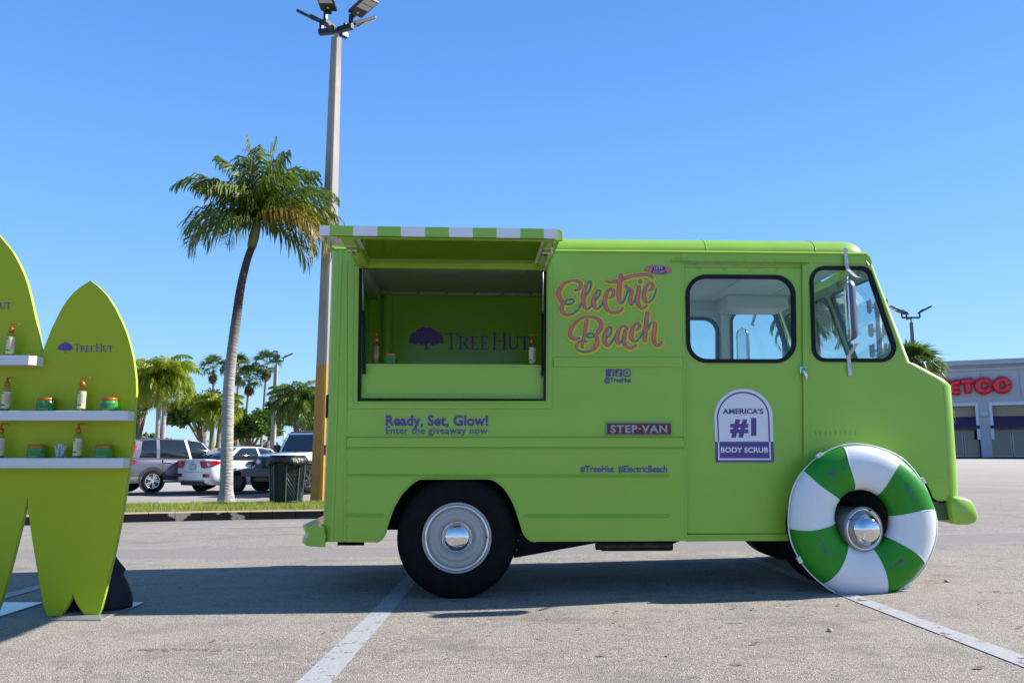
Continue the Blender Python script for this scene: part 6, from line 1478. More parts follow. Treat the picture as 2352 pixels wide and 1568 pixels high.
def disc(e, nm, x, y, r_, zc, m):
    V = [(x, y, zc)] + [(x + r_ * math.cos(2 * PI * k / 24), y, zc + r_ * math.sin(2 * PI * k / 24)) for k in range(24)]
    mk(nm, V, [(0, 1 + k, 1 + (k + 1) % 24) for k in range(24)], m, e)
def put_car(e, Y, u, v_contact, heading, anchor):
    """anchor (x,y) of the car stands at picture column u and depth Y"""
    a = at(u, 1000, Y); c, s = math.cos(heading), math.sin(heading)
    e.location = (a.x - (anchor[0] * c - anchor[1] * s), a.y - (anchor[0] * s + anchor[1] * c), 0)
    z = -0.29 ; z = at(u, v_contact, Y).z; e.location.z = z; e.rotation_euler = (0, 0, heading)
# grey crossover
suvp = mat('grey_silver_car_paint', (0.125, 0.122, 0.15), 0.28, 0.5, coat=1.0, var=0.03)
suv = empty('parked_suv', (0, 0, 0)); tag(suv, 'grey crossover car parked with its red tail light beside the surfboard display', 'car', 'cars parked beyond the grass island')
prof = [(0.0, .50, .80, 1.02, .72, .80, .74), (.06, .36, .84, 1.06, .84, .90, .80), (.35, .30, .88, 1.08, .88, .925, .83), (1.0, .30, .88, 1.07, .90, .93, .85), (2.2, .28, .86, 1.04, .90, .93, .86), (3.2, .28, .86, 1.02, .90, .93, .84), (3.9, .28, .82, 1.00, .88, .92, .78), (4.35, .32, .74, .88, .84, .88, .70), (4.56, .40, .68, .76, .66, .72, .58)]
loft('car_body', [section(*r_) for r_ in prof], suvp, suv, True)
greenhouse(suv, [(.10, 1.03, .78, .42, 1.50, .60), (.5, 1.06, .80, .62, 1.60, .64), (1.3, 1.06, .83, 1.3, 1.645, .66), (2.3, 1.04, .84, 2.15, 1.63, .66), (2.95, 1.02, .83, 2.55, 1.58, .63), (3.35, 1.0, .78, 2.75, 1.50, .60)], suvp, [(0, .3, .17, suvp), (0, .95, .12, suvp), (1, .80, .05, suvp), (2, .88, .04, mat('chrome_trim_dull', (.5, .5, .52), .3, .8)), (4, .35, .035, suvp)])
loft('side_cladding', [[(x, -.935, .30), (x, -.94, .48), (x, -.92, .50)] for x in (.25, 1.15, 1.16, 4.3)], blk, suv)
boxo('sill_trim', 1.15, 3.2, -.95, -.93, .34, .38, MATS['chrome_trim_dull'], suv)
for x in (.95, 3.62):
    for sgn in (-1, 1): disc(suv, 'arch_shade', x, sgn * .938, .40, .36, blk); arch_ring(suv, x, sgn * .942, .36, blk, 1.22); car_wheel(suv, x, sgn * .945, .355, sgn, m=alloy)
V = [(-.05, -.62, 1.0), (.05, -.88, 1.04), (.35, -.955, 1.0), (.50, -.955, .95), (.12, -.945, .86), (-.05, -.68, .84), (.04, -.86, 1.04), (.36, -.68, 1.50), (.50, -.72, 1.46), (.30, -.93, 1.02)]
mk('tail_light', V, [(0, 5, 4, 1), (1, 4, 3, 2), (6, 9, 8, 7)], redl, suv); mk('tail_light', [(x, -y, z) for x, y, z in V], [(1, 4, 5, 0), (2, 3, 4, 1), (7, 8, 9, 6)], redl, suv)
boxo('rear_bumper', -.03, .2, -.80, .80, .33, .55, blk, suv, .04); boxo('rear_reflector', -.045, -.02, -.74, -.50, .42, .47, redl, suv); boxo('door_handle', 1.33, 1.52, -.95, -.925, .92, .945, MATS['chrome_trim_dull'], suv, .008)
for x in (1.25, 2.28): boxo('door_seam', x, x + .012, -.9345, -.90, .40, 1.02, blk, suv)
tubeo('exhaust_tip', [(-.06, -.55, .36), (.1, -.55, .36)], .04, MATS['chrome_trim_dull'], suv, 12)
put_car(suv, 25.2, 356, 1131, math.radians(46), (.95, -.93))
# white saloon
wp = mat('white_car_paint', (0.66, 0.68, 0.69), 0.22, 0, coat=1.0, var=0.02)
sed = empty('parked_sedan', (0, 0, 0)); tag(sed, 'white saloon car with slanted red tail lights, parked behind the palm trunk', 'car', 'cars parked beyond the grass island')
prof = [(0.0, .40, .86, .98, .62, .74, .66), (.05, .30, .88, 1.01, .78, .85, .70), (.22, .24, .86, 1.02, .84, .89, .74), (.6, .22, .84, .99, .87, .905, .80), (1.4, .20, .82, .98, .88, .91, .84), (2.6, .20, .80, .94, .88, .91, .84), (3.4, .20, .78, .92, .87, .90, .78), (4.1, .22, .70, .82, .84, .87, .70), (4.5, .28, .60, .68, .74, .78, .60), (4.63, .36, .54, .60, .5, .55, .45)]
loft('car_body', [section(*r_) for r_ in prof], wp, sed, True)
greenhouse(sed, [(.42, .98, .70, 1.25, 1.36, .53), (.95, .98, .80, 1.42, 1.39, .56), (1.5, .97, .82, 1.7, 1.40, .57), (2.4, .95, .83, 2.2, 1.39, .57), (3.0, .93, .81, 2.6, 1.33, .55), (3.35, .92, .74, 2.85, 1.24, .52)], wp, [(0, .45, .13, wp), (2, .5, .035, wp), (3, .9, .035, wp)])
boxo('licence_plate', -.012, .0, -.155, .155, .72, .87, plate_m, sed, .004); boxo('plate_frame', -.006, .003, -.17, .17, .705, .885, blk, sed, .004)
for sgn in (-1, 1):
    V = [(-.03, sgn * .36, .98), (-.03, sgn * .46, .76), (-.03, sgn * .70, .76), (.06, sgn * .90, .82), (.42, sgn * .945, .93), (.16, sgn * .925, .99), (.0, sgn * .80, .985), (-.03, sgn * .56, .97)]
    Fc = [(0, 1, 2, 7), (7, 2, 3, 6), (6, 3, 4, 5)]
    mk('tail_light', V, Fc if sgn < 0 else [f_[::-1] for f_ in Fc], redl, sed)
    boxo('bumper_vent', -.02, .03, sgn * .52, sgn * .80, .48, .58, blk, sed, .012); boxo('rear_reflector', -.03, .0, sgn * .72, sgn * .80, .50, .56, redl, sed)
boxo('diffuser', -.02, .2, -.55, .55, .22, .36, blk, sed, .02); boxo('chrome_strip', -.03, .0, -.55, .55, .365, .385, MATS['chrome_trim_dull'], sed)
boxo('boot_crease', -.004, .004, -.50, .50, .635, .645, blk, sed); boxo('spoiler_lip', -.01, .10, -.62, .62, 1.0, 1.025, wp, sed, .01)
boxo('car_emblem', -.012, -.002, -.05, .05, .915, .965, MATS['chrome_trim_dull'], sed, .01)
for x in (.98, 3.68):
    for sgn in (-1, 1): disc(sed, 'arch_shade', x, sgn * .914, .36, .32, blk); car_wheel(sed, x, sgn * .918, .325, sgn, m=alloy_d)
for x in (1.5, 2.45): boxo('door_seam', x, x + .012, -.9145, -.88, .35, .94, blk, sed)
boxo('door_handle', 1.62, 1.8, -.93, -.905, .80, .82, wp, sed, .008)
boxo('mirror', 2.85, 3.0, -1.06, -.90, .92, 1.04, wp, sed, .03)
put_car(sed, 25.2, 447, 1131, math.radians(57), (0.0, 0.0)); 
# white off-roader, facing the camera
jee = empty('parked_off_roader', (0, 0, 0)); tag(jee, 'boxy white off-road car with a black bumper and slotted grille behind the litter bin', 'car', 'cars parked beyond the grass island')
boxo('car_tub', -4.1, -1.25, -.76, .76, .55, 1.12, wp, jee, .05)
loft('bonnet', [[(x, -y, .62), (x, -y, z - .06), (x, -y + .08, z), (x, y - .08, z), (x, y, z - .06), (x, y, .62)] for x, y, z in ((-1.3, .70, 1.20), (-.7, .64, 1.17), (-.12, .60, 1.10), (-.04, .57, 1.06))], wp, jee, True)
boxo('grille', -.06, -.01, -.60, .60, .66, 1.05, mat('dark_blue_black_trim', (0.025, 0.03, 0.045), .35), jee, .03)
for k in range(7): boxo('grille_slot', -.02, .0, -.30 + k * .085, -.255 + k * .085, .72, .98, blk, jee)
for k in range(8): boxo('grille_bar', -.015, .012, -.318 + k * .085, -.30 + k * .085, .70, 1.0, MATS['dark_blue_black_trim'], jee, .004)
for sgn in (-1, 1):
    o = latheo('headlight', [(0.0, .02), (.06, .018), (.085, .0), (.09, -.02)], mat('lamp_glass', (.5, .52, .55), .08, .4), jee, 20, 'z', (.005, sgn * .45, .90)); o.rotation_euler = (0, PI / 2, 0)
    loft('fender', [[(x, sgn * .62, z), (x, sgn * .93, z - .02), (x, sgn * .93, z - .10), (x, sgn * .62, z - .10)] for x, z in ((.02, .86), (-.10, .93), (-.85, .95), (-1.15, .72), (-1.25, .60))], blk, jee, True, False)
    boxo('fender_lamp', .0, .04, sgn * .70, sgn * .88, .74, .82, led, jee, .01)
    loft('rear_fender', [[(x, sgn * .72, z), (x, sgn * .93, z - .02), (x, sgn * .93, z - .10), (x, sgn * .72, z - .10)] for x, z in ((-2.75, .62), (-2.9, .88), (-3.6, .90), (-3.85, .65))], blk, jee, True, False)
    for x in (-.62, -3.25): car_wheel(jee, x, sgn * .93, .41, sgn, .26, alloy_d)
    boxo('door_mirror', -1.55, -1.40, sgn * .90, sgn * 1.08, 1.20, 1.42, blk, jee, .03)
boxo('front_bumper', -.05, .28, -.86, .86, .46, .70, MATS['dark_blue_black_trim'], jee, .05); boxo('skid_plate', -.2, .12, -.5, .5, .32, .46, blk, jee, .03)
Rw = [(-1.28, .69, 1.16), (-1.62, .62, 1.80)]
loft('windscreen_surround', [[(x, -y - .06, z), (x, y + .06, z), (x - .10, y + .06, z), (x - .10, -y - .06, z)] for x, y, z in Rw], wp, jee, True, False)
loft('windscreen', [[(x + .012, -y, z), (x + .012, y, z), (x, y, z), (x, -y, z)] for x, y, z in ((-1.31, .67, 1.21), (-1.585, .60, 1.74))], tint, jee, True, False)
for y_ in (-.3, .2): tubeo('wiper', [(-1.27, y_, 1.17), (-1.30, y_ + .28, 1.23)], .01, blk, jee, 6)
loft('hard_top', [[(x, -.66, 1.78), (x, -.60, z), (x, .60, z), (x, .66, 1.78)] for x, z in ((-1.66, 1.84), (-2.4, 1.88), (-3.9, 1.87), (-4.0, 1.82))], mat('dark_roof', (.04, .04, .045), .4), jee, True, False)
for sgn in (-1, 1):
    loft('side_glass', [[(x, sgn * .73, 1.13), (x + dx, sgn * .655, 1.79)] for x, dx in ((-1.42, -.28), (-2.45, 0), (-2.5, 0), (-3.95, 0))], tint, jee, False, False)
    for x in (-2.47, -1.50): boxo('door_pillar', x - .05, x + .05, sgn * .70, sgn * .74, 1.10, 1.80, wp, jee, .01)
    boxo('door_seam', -2.5, -2.485, sgn * .762, sgn * .75, .6, 1.1, blk, jee)
boxo('rear_wall', -4.05, -4.0, -.66, .66, 1.1, 1.80, blk, jee)
put_car(jee, 23.9, 616, 1131, math.radians(-113), (0.15, 0.0))
# blue car just showing beyond the off-roader
bl = empty('parked_hatchback', (0, 0, 0)); tag(bl, 'blue car mostly hidden between the yellow post base and the white off-roader', 'car', 'cars parked beyond the grass island')
blp = mat('blue_car_paint', (0.03, 0.06, 0.16), .25, .3, coat=1)
prof = [(0.0, .40, .80, .95, .62, .74, .66), (.1, .26, .84, 1.0, .82, .87, .72), (1.4, .20, .82, .95, .84, .88, .80), (3.4, .20, .74, .86, .80, .86, .7), (3.9, .3, .56, .66, .6, .66, .5)]
loft('car_body', [section(*r_) for r_ in prof], blp, bl, True)
greenhouse(bl, [(.1, .95, .70, .35, 1.38, .55), (1.2, .95, .80, 1.2, 1.42, .57), (2.2, .93, .80, 2.0, 1.38, .56), (2.9, .90, .72, 2.4, 1.25, .5)], blp, [(0, .3, .08, blp), (1, .5, .04, blp)])
for x in (.7, 3.2):
    for sgn in (-1, 1): disc(bl, 'arch_shade', x, sgn * .884, .35, .31, blk); car_wheel(bl, x, sgn * .888, .31, sgn)
put_car(bl, 27.5, 745, 1128, math.radians(-100), (3.9, 0))

# ---------------------------------------------------------------- trees behind
def feather_palm(u, vt, vb, Y, Lf, nf, m, label, tr_m, tr_w=0.14, trunks=((0, 0),), fall=1.4, seed=1, ll=0.5, droop=2.2, base_v=None, grp=None, rise=0.0, nm='feather_palm'):
    q = random.Random(seed); c = at(u, (vt + vb) / 2, Y); zg_ = gz(c.x, Y) - .1
    e = empty(nm, (c.x, Y, zg_), 0, label, 'palm tree', grp); H2 = c.z - zg_
    for k, (dx, dy) in enumerate(trunks):
        trunk_mesh('trunk', [(dx * .6, dy, 0), (dx * .8, dy, H2 * .5), (dx, dy, H2)], [tr_w * 1.2, tr_w, tr_w * .8], tr_m, e, 10, ring=.03)
    V = []; Fc = []
    for k in range(nf):
        dx, dy = trunks[k % len(trunks)]; az = 2.399 * k + q.uniform(-.3, .3); el = 1.5 - 1.55 * (k / nf) ** 1.25 + q.uniform(-.15, .15)
        frond(V, Fc, Mdir(Vector((dx, dy, H2 + rise)), az, 0, q.uniform(-.3, .3)), L=Lf * q.uniform(.85, 1.12) * (1.12 if k < nf * .35 else 1), n=20, ll=ll, droop=droop * (.8 if k < nf * .35 else 1), fall=fall, wd=0.03, q=q, el0=el, reps=2, vee=.3, curl=.4)
    mk('crown', V, Fc, m, e); return e
def fan_palm(u, vc, Y, rad, label, seed=1, trunk_u=None, skirt=True, m=None, nf=32, grp='tall fan palms against the sky', tw=0.10, loc=None):
    q = random.Random(seed); c = at(u, vc, Y); zg_ = gz(c.x, Y) - .1; b = at(trunk_u or u, 1040, Y)
    e = empty('fan_palm', (b.x, Y, zg_), 0, label, 'palm tree', grp); O_ = Vector((c.x - b.x, 0, c.z - zg_))
    trunk_mesh('trunk', [(0, 0, 0), (O_.x * .35, 0, O_.z * .45), (O_.x * .8, 0, O_.z * .85), tuple(O_)], [tw * 1.3, tw, tw * .85, tw * .8], mat('grey_brown_palm_trunk', (.17, .13, .10), .9, 0, rgb2=(.26, .21, .17), vscale=3, stretch=(1, 1, 4)), e, 10)
    V = []; Fc = []
    for k in range(nf):
        az = 2.399 * k + q.uniform(-.3, .3); el = 1.4 - 1.9 * (k / nf) + q.uniform(-.2, .2)
        fan(V, Fc, Mdir(O_ + Vector((0, 0, .1)), az, el, q.uniform(-.5, .5)), L=rad * .66, pet=rad * .55, q=q, n=13, droop=1.1, wd=rad * .032)
    mk('crown', V, Fc, m or palm_mid, e)
    if skirt:
        V = []; Fc = []
        for k in range(26):
            az = 2.399 * k; fan(V, Fc, Mdir(O_ + Vector((0, 0, -.1 - .4 * q.random())), az, -1.0 - .4 * q.random(), q.uniform(-.5, .5)), L=rad * .5, pet=rad * .25, q=q, n=9, droop=1.2, wd=rad * .03)
        mk('dead_leaves', V, Fc, brown_leaf, e)
    return e
def broad_tree(u0, v0, u1, v1, Y, label, m, seed=1, n=5000, size=.14, depth=2.0, trunk_u=None, blobs=9, leafy=.8, limb=True, nm='broadleaf_tree'):
    q = random.Random(seed); a, b = at(u0, v0, Y), at(u1, v1, Y); cx2 = (a.x + b.x) / 2; W_ = (b.x - a.x) / 2; z0, z1 = b.z, a.z; zc2 = (z0 + z1) / 2; H2 = (z1 - z0) / 2
    tu = at(trunk_u if trunk_u is not None else (u0 + u1) / 2, 1040, Y).x; zg_ = gz(tu, Y) - .1
    e = empty(nm, (tu, Y, zg_), 0, label, 'tree')
    B = []
    for k in range(blobs):
        t = (k + .5) / blobs * 2 - 1; B.append((cx2 - tu + t * W_ * .78, q.uniform(-depth, depth) * .5, zc2 - zg_ + q.uniform(-.45, .5) * H2 * (1 - .5 * abs(t)) , W_ * q.uniform(.22, .36), depth * .5, H2 * q.uniform(.38, .6)))
    V, Fc = clump_cloud(B, n, size, q); mk('crown', V, Fc, m, e)
    bm = bmesh.new(); base = Vector((0, 0, 0)); fork = Vector(((cx2 - tu) * .35, 0, (z0 - zg_) * .75)); tube(bm, [base, base.lerp(fork, .5) + Vector((q.uniform(-.1, .1), 0, 0)), fork], [.22, .17, .15], 8)
    for b_ in B[::2]: tube(bm, [fork, fork.lerp(Vector(b_[:3]), .5) + Vector((0, 0, .2)), Vector(b_[:3])], [.12, .07, .03], 6)
    from_bm('trunk', bm, bark, e, True); return e
broad_tree(285, 848, 356, 985, 50, 'olive leafed tree at the right edge of the surfboard display', olive_leaf, 11, 15000, .09, trunk_u=318)
feather_palm(385, 870, 890, 40, 2.1, 76, palm_bright, 'shaggy bright yellow-green palm with two grey trunks above the grey crossover', trunk_pale, .12, ((-.42, 0), (-.15, .1)), 1.3, 5, .75, 2.5)
broad_tree(395, 905, 485, 995, 52, 'dark tree with a curved trunk above the grey crossover roof', oak_leaf, 12, 15000, .095, trunk_u=478)
broad_tree(425, 885, 512, 960, 58, 'thin feathery tree left of the leaning palm trunk', olive_leaf, 13, 5000, .08, trunk_u=470)
feather_palm(489, 930, 960, 42, 1.5, 54, palm_bright, 'small yellow-green palm just left of the leaning palm trunk', MATS.get('palm_crownshaft'), .11, ((0, 0), (.35, .2)), 1.6, 6, .55, 2.3)
fan_palm(490, 848, 62, 1.1, 'short leftmost fan palm left of the leaning trunk', 1)
fan_palm(546, 848, 62, 1.25, 'full fan palm just right of the leaning trunk', 2, 545)
fan_palm(573, 872, 60, 1.2, 'fan palm hung with dead brown leaves behind the full one', 3, 558)
fan_palm(613, 840, 60, 1.15, 'tallest fan palm with a leaning trunk beside the thin lamp post', 4, 598)
broad_tree(528, 925, 640, 1025, 50, 'dark round tree under the fan palms', oak_leaf, 14, 20000, .095, trunk_u=565)
broad_tree(598, 905, 668, 985, 56, 'dark tree behind the thin lamp post', oak_leaf, 15, 11000, .095, trunk_u=610)
feather_palm(683, 922, 945, 40, 1.85, 60, palm_mid, 'green weeping palm above the white off-road car', trunk_dark, .16, ((0, 0),), 1.5, 7, .55, 2.2)
broad_tree(660, 915, 760, 1000, 54, 'dark tree beside the yellow base of the lamp post', oak_leaf, 16, 13000, .095, trunk_u=735)
broad_tree(-60, 870, 300, 1010, 58, 'wide dark tree hidden behind the surfboard display', oak_leaf, 17, 7000, .18, trunk_u=120)
# beyond the van's nose and through its windows
gpalm = 'palms seen past the cab of the van'
fan_palm(2092, 862, 30, 1.22, 'bushy fan palm with golden dead leaves behind the van nose', 31, 2092, True, palm_mid, 70, gpalm, .25)
V = []; Fc = []; q = random.Random(8)
fpn = bpy.data.objects['fan_palm.004'] if 'fan_palm.004' in bpy.data.objects else None
O_ = at(2112, 872, 29.4) - fpn.location
for k in range(130):
    az = 2.399 * k; fan(V, Fc, Mdir(O_ + Vector((0, 0, -.1 - 1.0 * q.random())), az, -0.2 - 1.0 * q.random(), q.uniform(-.6, .6)), L=.8, pet=.3 + .5 * q.random(), q=q, n=9, droop=1.0, wd=.035)
mk('dead_leaves', V, Fc, leaf_mat('golden_dead_thatch', (.26, .19, .05), (.12, .15, .03), .6, 1.2, .3), fpn)
feather_palm(1868, 690, 760, 20, 1.35, 34, palm_leaf, 'palm with drooping fronds seen through the windscreen of the van', trunk_dark, .15, ((0, 0),), 1.2, 9, .42, 2.2)
fan_palm(2055, 855, 38, 1.1, 'low fan palm seen through the front side window of the van', 33, 2055, False, palm_mid, 50, gpalm)
# mast with aerials
ct = empty('phone_mast', (at(2022, 800, 110).x, 110, 0.3), 0, 'distant phone mast with tiers of aerials seen through the cab window', 'mast')
cm = mat('mast_grey', (.22, .24, .27), .6)
ztop = at(2022, 700, 110).z - .3
tubeo('mast_pole', [(0, 0, 0), (0, 0, ztop)], [.65, .35], cm, ct, 12)
for v_ in (703, 758, 805):
    z = at(2022, v_, 110).z - .3
    for k in range(9):
        a = 2 * PI * k / 9; bm = bmesh.new(); box(bm, -.15, .15, -.10, .10, -.85, .85, .03, Matrix.Translation((1.25 * math.cos(a), 1.25 * math.sin(a), z)) @ Matrix.Rotation(a, 4, 'Z')); from_bm('aerial', bm, cm, ct)
    bm = bmesh.new(); tube(bm, [(1.4 * math.cos(t), 1.4 * math.sin(t), z) for t in np.linspace(0, 2 * PI, 13)], .07, 6, False)
    for k in range(3): a = 2 * PI * k / 3; tube(bm, [(0, 0, z), (1.4 * math.cos(a), 1.4 * math.sin(a), z)], .07, 6)
    from_bm('aerial_ring', bm, cm, ct)
# chain-link fence, far verge and low hedge line
fy = 66; fe = empty('chain_link_fence', (0, fy, -.3), 0, 'long low chain-link fence far behind the parked cars', 'fence')
gm = mat('galvanised_steel', (.40, .42, .44), .5, .4)
for k in range(28): tubeo('post', [(-50 + k * 2.4, 0, 0), (-50 + k * 2.4, 0, 1.5)], .04, gm, fe, 6)
for z in (.1, 1.45): tubeo('rail', [(-50, 0, z), (15, 0, z)], .03, gm, fe, 6)
bm = bmesh.new()
for k in range(330):
    x = -50 + k * .2
    for d_ in (1, -1): tube(bm, [(x, 0, .1), (x + d_ * 1.0, 0, 1.4)], .008, 3, False)
o = from_bm('wire_mesh', bm, gm, fe); o['kind'] = 'stuff'
q = random.Random(2)
V, Fc = clump_cloud([(x, q.uniform(90, 100), q.uniform(.4, 1.6), 4.5, 3, q.uniform(1.0, 2.4)) for x in np.arange(-95, 2, 6.5)], 26000, .34, q)
tag(mk('distant_treeline', V, Fc, olive_leaf), 'low hazy band of distant trees beyond the fence', 'trees', kind='stuff')
# house with an orange tiled roof, a few pixels of it
h0 = at(392, 1020, 80); hs_ = empty('house', (h0.x - 1.5, 80, -.3), 0, 'small far house with an orange roof above the grey crossover', 'house')
boxo('house_wall', -3, 3, 0, 5, 0, 2.0, mat('cream_render', (.5, .45, .36), .8, var=.1), hs_)
mk('house_roof', [(-3.4, -.4, 1.95), (3.4, -.4, 1.95), (3.4, 5.4, 1.95), (-3.4, 5.4, 1.95), (-1.5, 2.5, 3.3), (1.5, 2.5, 3.3)], [(0, 1, 5, 4), (1, 2, 5), (2, 3, 4, 5), (3, 0, 4)], mat('orange_roof_tiles', (.35, .09, .04), .8, var=.2, vscale=3), hs_)
boxo('house_door', -.5, .4, -.05, 0, 0, 1.7, blk, hs_); hs_.scale = (.32, .32, .75); hs_.location.x += 1.5

# ---------------------------------------------------------------- store on the right
st_a = at(2250, 1045, 75.0); st_dir = Vector((1, -0.465, 0)).normalized(); st_n = Vector((-0.465, -1, 0)).normalized()
stz = st_a.z - .30
store = empty('store_building', (st_a.x, 75.0, 0.0), math.atan2(st_dir.y, st_dir.x), 'blue-grey single-storey store front with red sign letters beyond the van', 'building')
SB = store.location
def stp(u, v, w_=0.0):
    """picture point -> (along the front, height) on the store front plane moved back by w_"""
    a, b, c = ray(u, v); t = (SB.x * st_n.x + SB.y * st_n.y - w_) / (a * st_n.x + b * st_n.y); p_ = Vector((a * t - SB.x, b * t - SB.y, 0)); return (p_.dot(st_dir), EYE + c * t)
def S4(x, y): return ((2200 + x / 3.408) / 1.0884, (740 + y / 3.408) / 1.0884)
wall_m = mat('blue_grey_stucco', (0.36, 0.38, 0.42), 0.85, 0, var=.05, vscale=.5, bump=.2, bscale=8)
wall_d = mat('darker_stucco', (0.22, 0.235, 0.26), 0.85, 0, var=.05, vscale=.5)
zt = stp(*S4(900, 542))[1]; zb0 = 0.35; x_l = -22.0; x_r = 45.0
def stx(x, y=900): return stp(*S4(x, y))[0]
pier = [(stx(848, 1100), stx(940, 1100))]
zl = stp(*S4(740, 935))[1]; z_floor = stp(*S4(740, 1366))[1]
o1 = [(stx(200, 1200), z_floor - .3), (stx(848, 1200), z_floor - .3), (stx(840, 1100), zl), (stx(200, 1000), zl)]
o1 = [(o1[0][0], o1[0][1]), (pier[0][0], o1[0][1]), (pier[0][0], zl), (o1[0][0], zl)]
o2 = [(pier[0][1], o1[0][1]), (pier[0][1] + 9.0, o1[0][1]), (pier[0][1] + 9.0, zl), (pier[0][1], zl)]
slab('store_wall', [(x_l, -.5), (x_r, -.5), (x_r, zt - 1.0), (x_l, zt - 1.0)], [o1, o2], 0, .5, wall_m, store)
boxo('store_block', x_l, x_r, 3.0, 30, -.5, zt - 1.2, wall_m, store)
boxo('store_roof', x_l + .1, x_r - .1, .4, 30, zt - 1.3, zt - 1.1, wall_d, store)
for k, (za_, zc_, out_) in enumerate(((zt - 1.0, zt - .72, .12), (zt - .72, zt - .45, .22), (zt - .45, zt, .34))): boxo('cornice', x_l - out_, x_r, -out_, .6, za_ + .001, zc_ - .001, wall_m if k != 1 else wall_d, store)
for x in (stx(855, 700), stx(1185, 700)): boxo('wall_joint', x, x + .05, -.012, .0, zl + .6, zt - 1.02, wall_d, store)
for op in (o1, o2):
    a, b = op[0][0], op[1][0]
    boxo('portal_trim', a, b, -.08, .0, zl, zl + .28, mat('pale_blue_trim', (.5, .56, .66), .7), store); 
    for x in (a - .0, b - .25): boxo('portal_trim', x, x + .25, -.08, .0, z_floor + 1.6, zl - .001, MATS['pale_blue_trim'], store)
    zA = stp(*S4(740, 1025))[1]; zB = stp(*S4(740, 1110))[1]
    boxo('fascia_panel', a, b, .45, .55, zA, zl, mat('ochre_panel', (.30, .24, .17), .8, var=.06), store)
    V = [(a, .52, zA), (b, .52, zA), (b, -.15, zB), (a, -.15, zB), (b, -.15, zB - .22), (a, -.15, zB - .22)]
    mk('awning', V, [(0, 1, 2, 3), (3, 2, 4, 5)], mat('dark_purple_canvas', (.035, .02, .07), .8, var=.1), store)
    boxo('shopfront_head', a, b, 1.4, 1.5, zB - .35, zB + .4, MATS['ochre_panel'], store)
    nW = 5 if b - a > 6 else 4
    for k in range(nW):
        xa, xb2 = a + (b - a) * k / nW, a + (b - a) * (k + 1) / nW
        f_ = slab('shop_window', [(xa + .03, z_floor), (xb2 - .03, z_floor), (xb2 - .03, zB - .1), (xa + .03, zB - .1)], [[(xa + .10, z_floor + .1), (xb2 - .10, z_floor + .1), (xb2 - .10, zB - .2), (xa + .10, zB - .2)]], 1.42, 1.5, mat('silver_frame', (.35, .37, .38), .4, .5), store)
        boxo('pane', xa + .08, xb2 - .08, 1.455, 1.465, z_floor + .08, zB - .15, mat('dark_shop_glass', (.02, .045, .055), .03, 0, coat=1), f_)
    boxo('plinth', a, b, 1.3, 1.41, z_floor - .4, z_floor, wall_d, store)
lx, lz = stp(*S4(888, 1000)); o = latheo('wall_lamp', [(0, -.35), (.25, -.3), (.38, 0)], mat('lamp_dome', (.45, .52, .55), .3), store, 16, 'y', (lx, -.0, lz))
tag(mk('shop_pavement', [tuple(SB + st_dir * x + st_n * y + Vector((0, 0, z_floor - .05 + (0 if y > -4 else 0)))) for x, y in ((x_l, 3.0), (x_r, 3.0), (x_r, -1.5), (x_l, -1.5))], [(0, 1, 2, 3)], mat('pale_pavement', (.42, .41, .39), .9, var=.05)), 'pale pavement strip along the store front', kind='structure')
# sign letters: fat, rounded, red
red_s = mat('red_sign_plastic', (0.62, 0.004, 0.018), .3, 0, coat=.4, var=.1)
def S4l(P): return [stp(*S4(x, y)) for x, y in P]
t_ = 2.0
letters = {'p': [[(505, 825), (505, 725), (545, 722), (568, 745), (560, 775), (505, 785)]],
           'e': [[(672, 735), (612, 742), (608, 820), (672, 820)], [(610, 780), (660, 780)]],
           't': [[(695, 732), (785, 722)], [(742, 728), (750, 822)]],
           'c': [[(925, 735), (905, 722), (870, 718), (838, 740), (832, 775), (850, 805), (885, 812), (920, 798), (932, 780)]],
           'o': [[(1037 + 52 * math.cos(t), 760 + 48 * math.sin(t)) for t in np.linspace(0, 2 * PI, 25)]]}
for nm_, strokes in letters.items():
    sg = empty('sign_letter', (0, 0, 0)); sg.parent = None
    bm = bmesh.new(); c0 = S4l([strokes[0][0]])[0]
    for s_ in strokes:
        P = S4l(s_) if len(s_) != 25 else S4l(s_)
        P = [tuple(p_) for p_ in catmull([(x, -.20, z) for x, z in P], 4)] if len(P) > 2 and nm_ in ('c', 'p') else [(x, -.20, z) for x, z in P]
        rr5 = [.33] * len(P); P0 = P
        if nm_ != 'o':
            d0 = (Vector(P[0]) - Vector(P[1])).normalized(); d1 = (Vector(P[-1]) - Vector(P[-2])).normalized()
            P = [tuple(Vector(P[0]) + d0 * .13)] + P + [tuple(Vector(P[-1]) + d1 * .13)]; rr5 = [.2] + rr5 + [.2]
        tube(bm, P, rr5, 10)
    bpy.data.objects.remove(sg)
    from_bm('sign_letter', bm, red_s, store, True)['label'] = 'fat red letter %s on the store front' % nm_.upper()

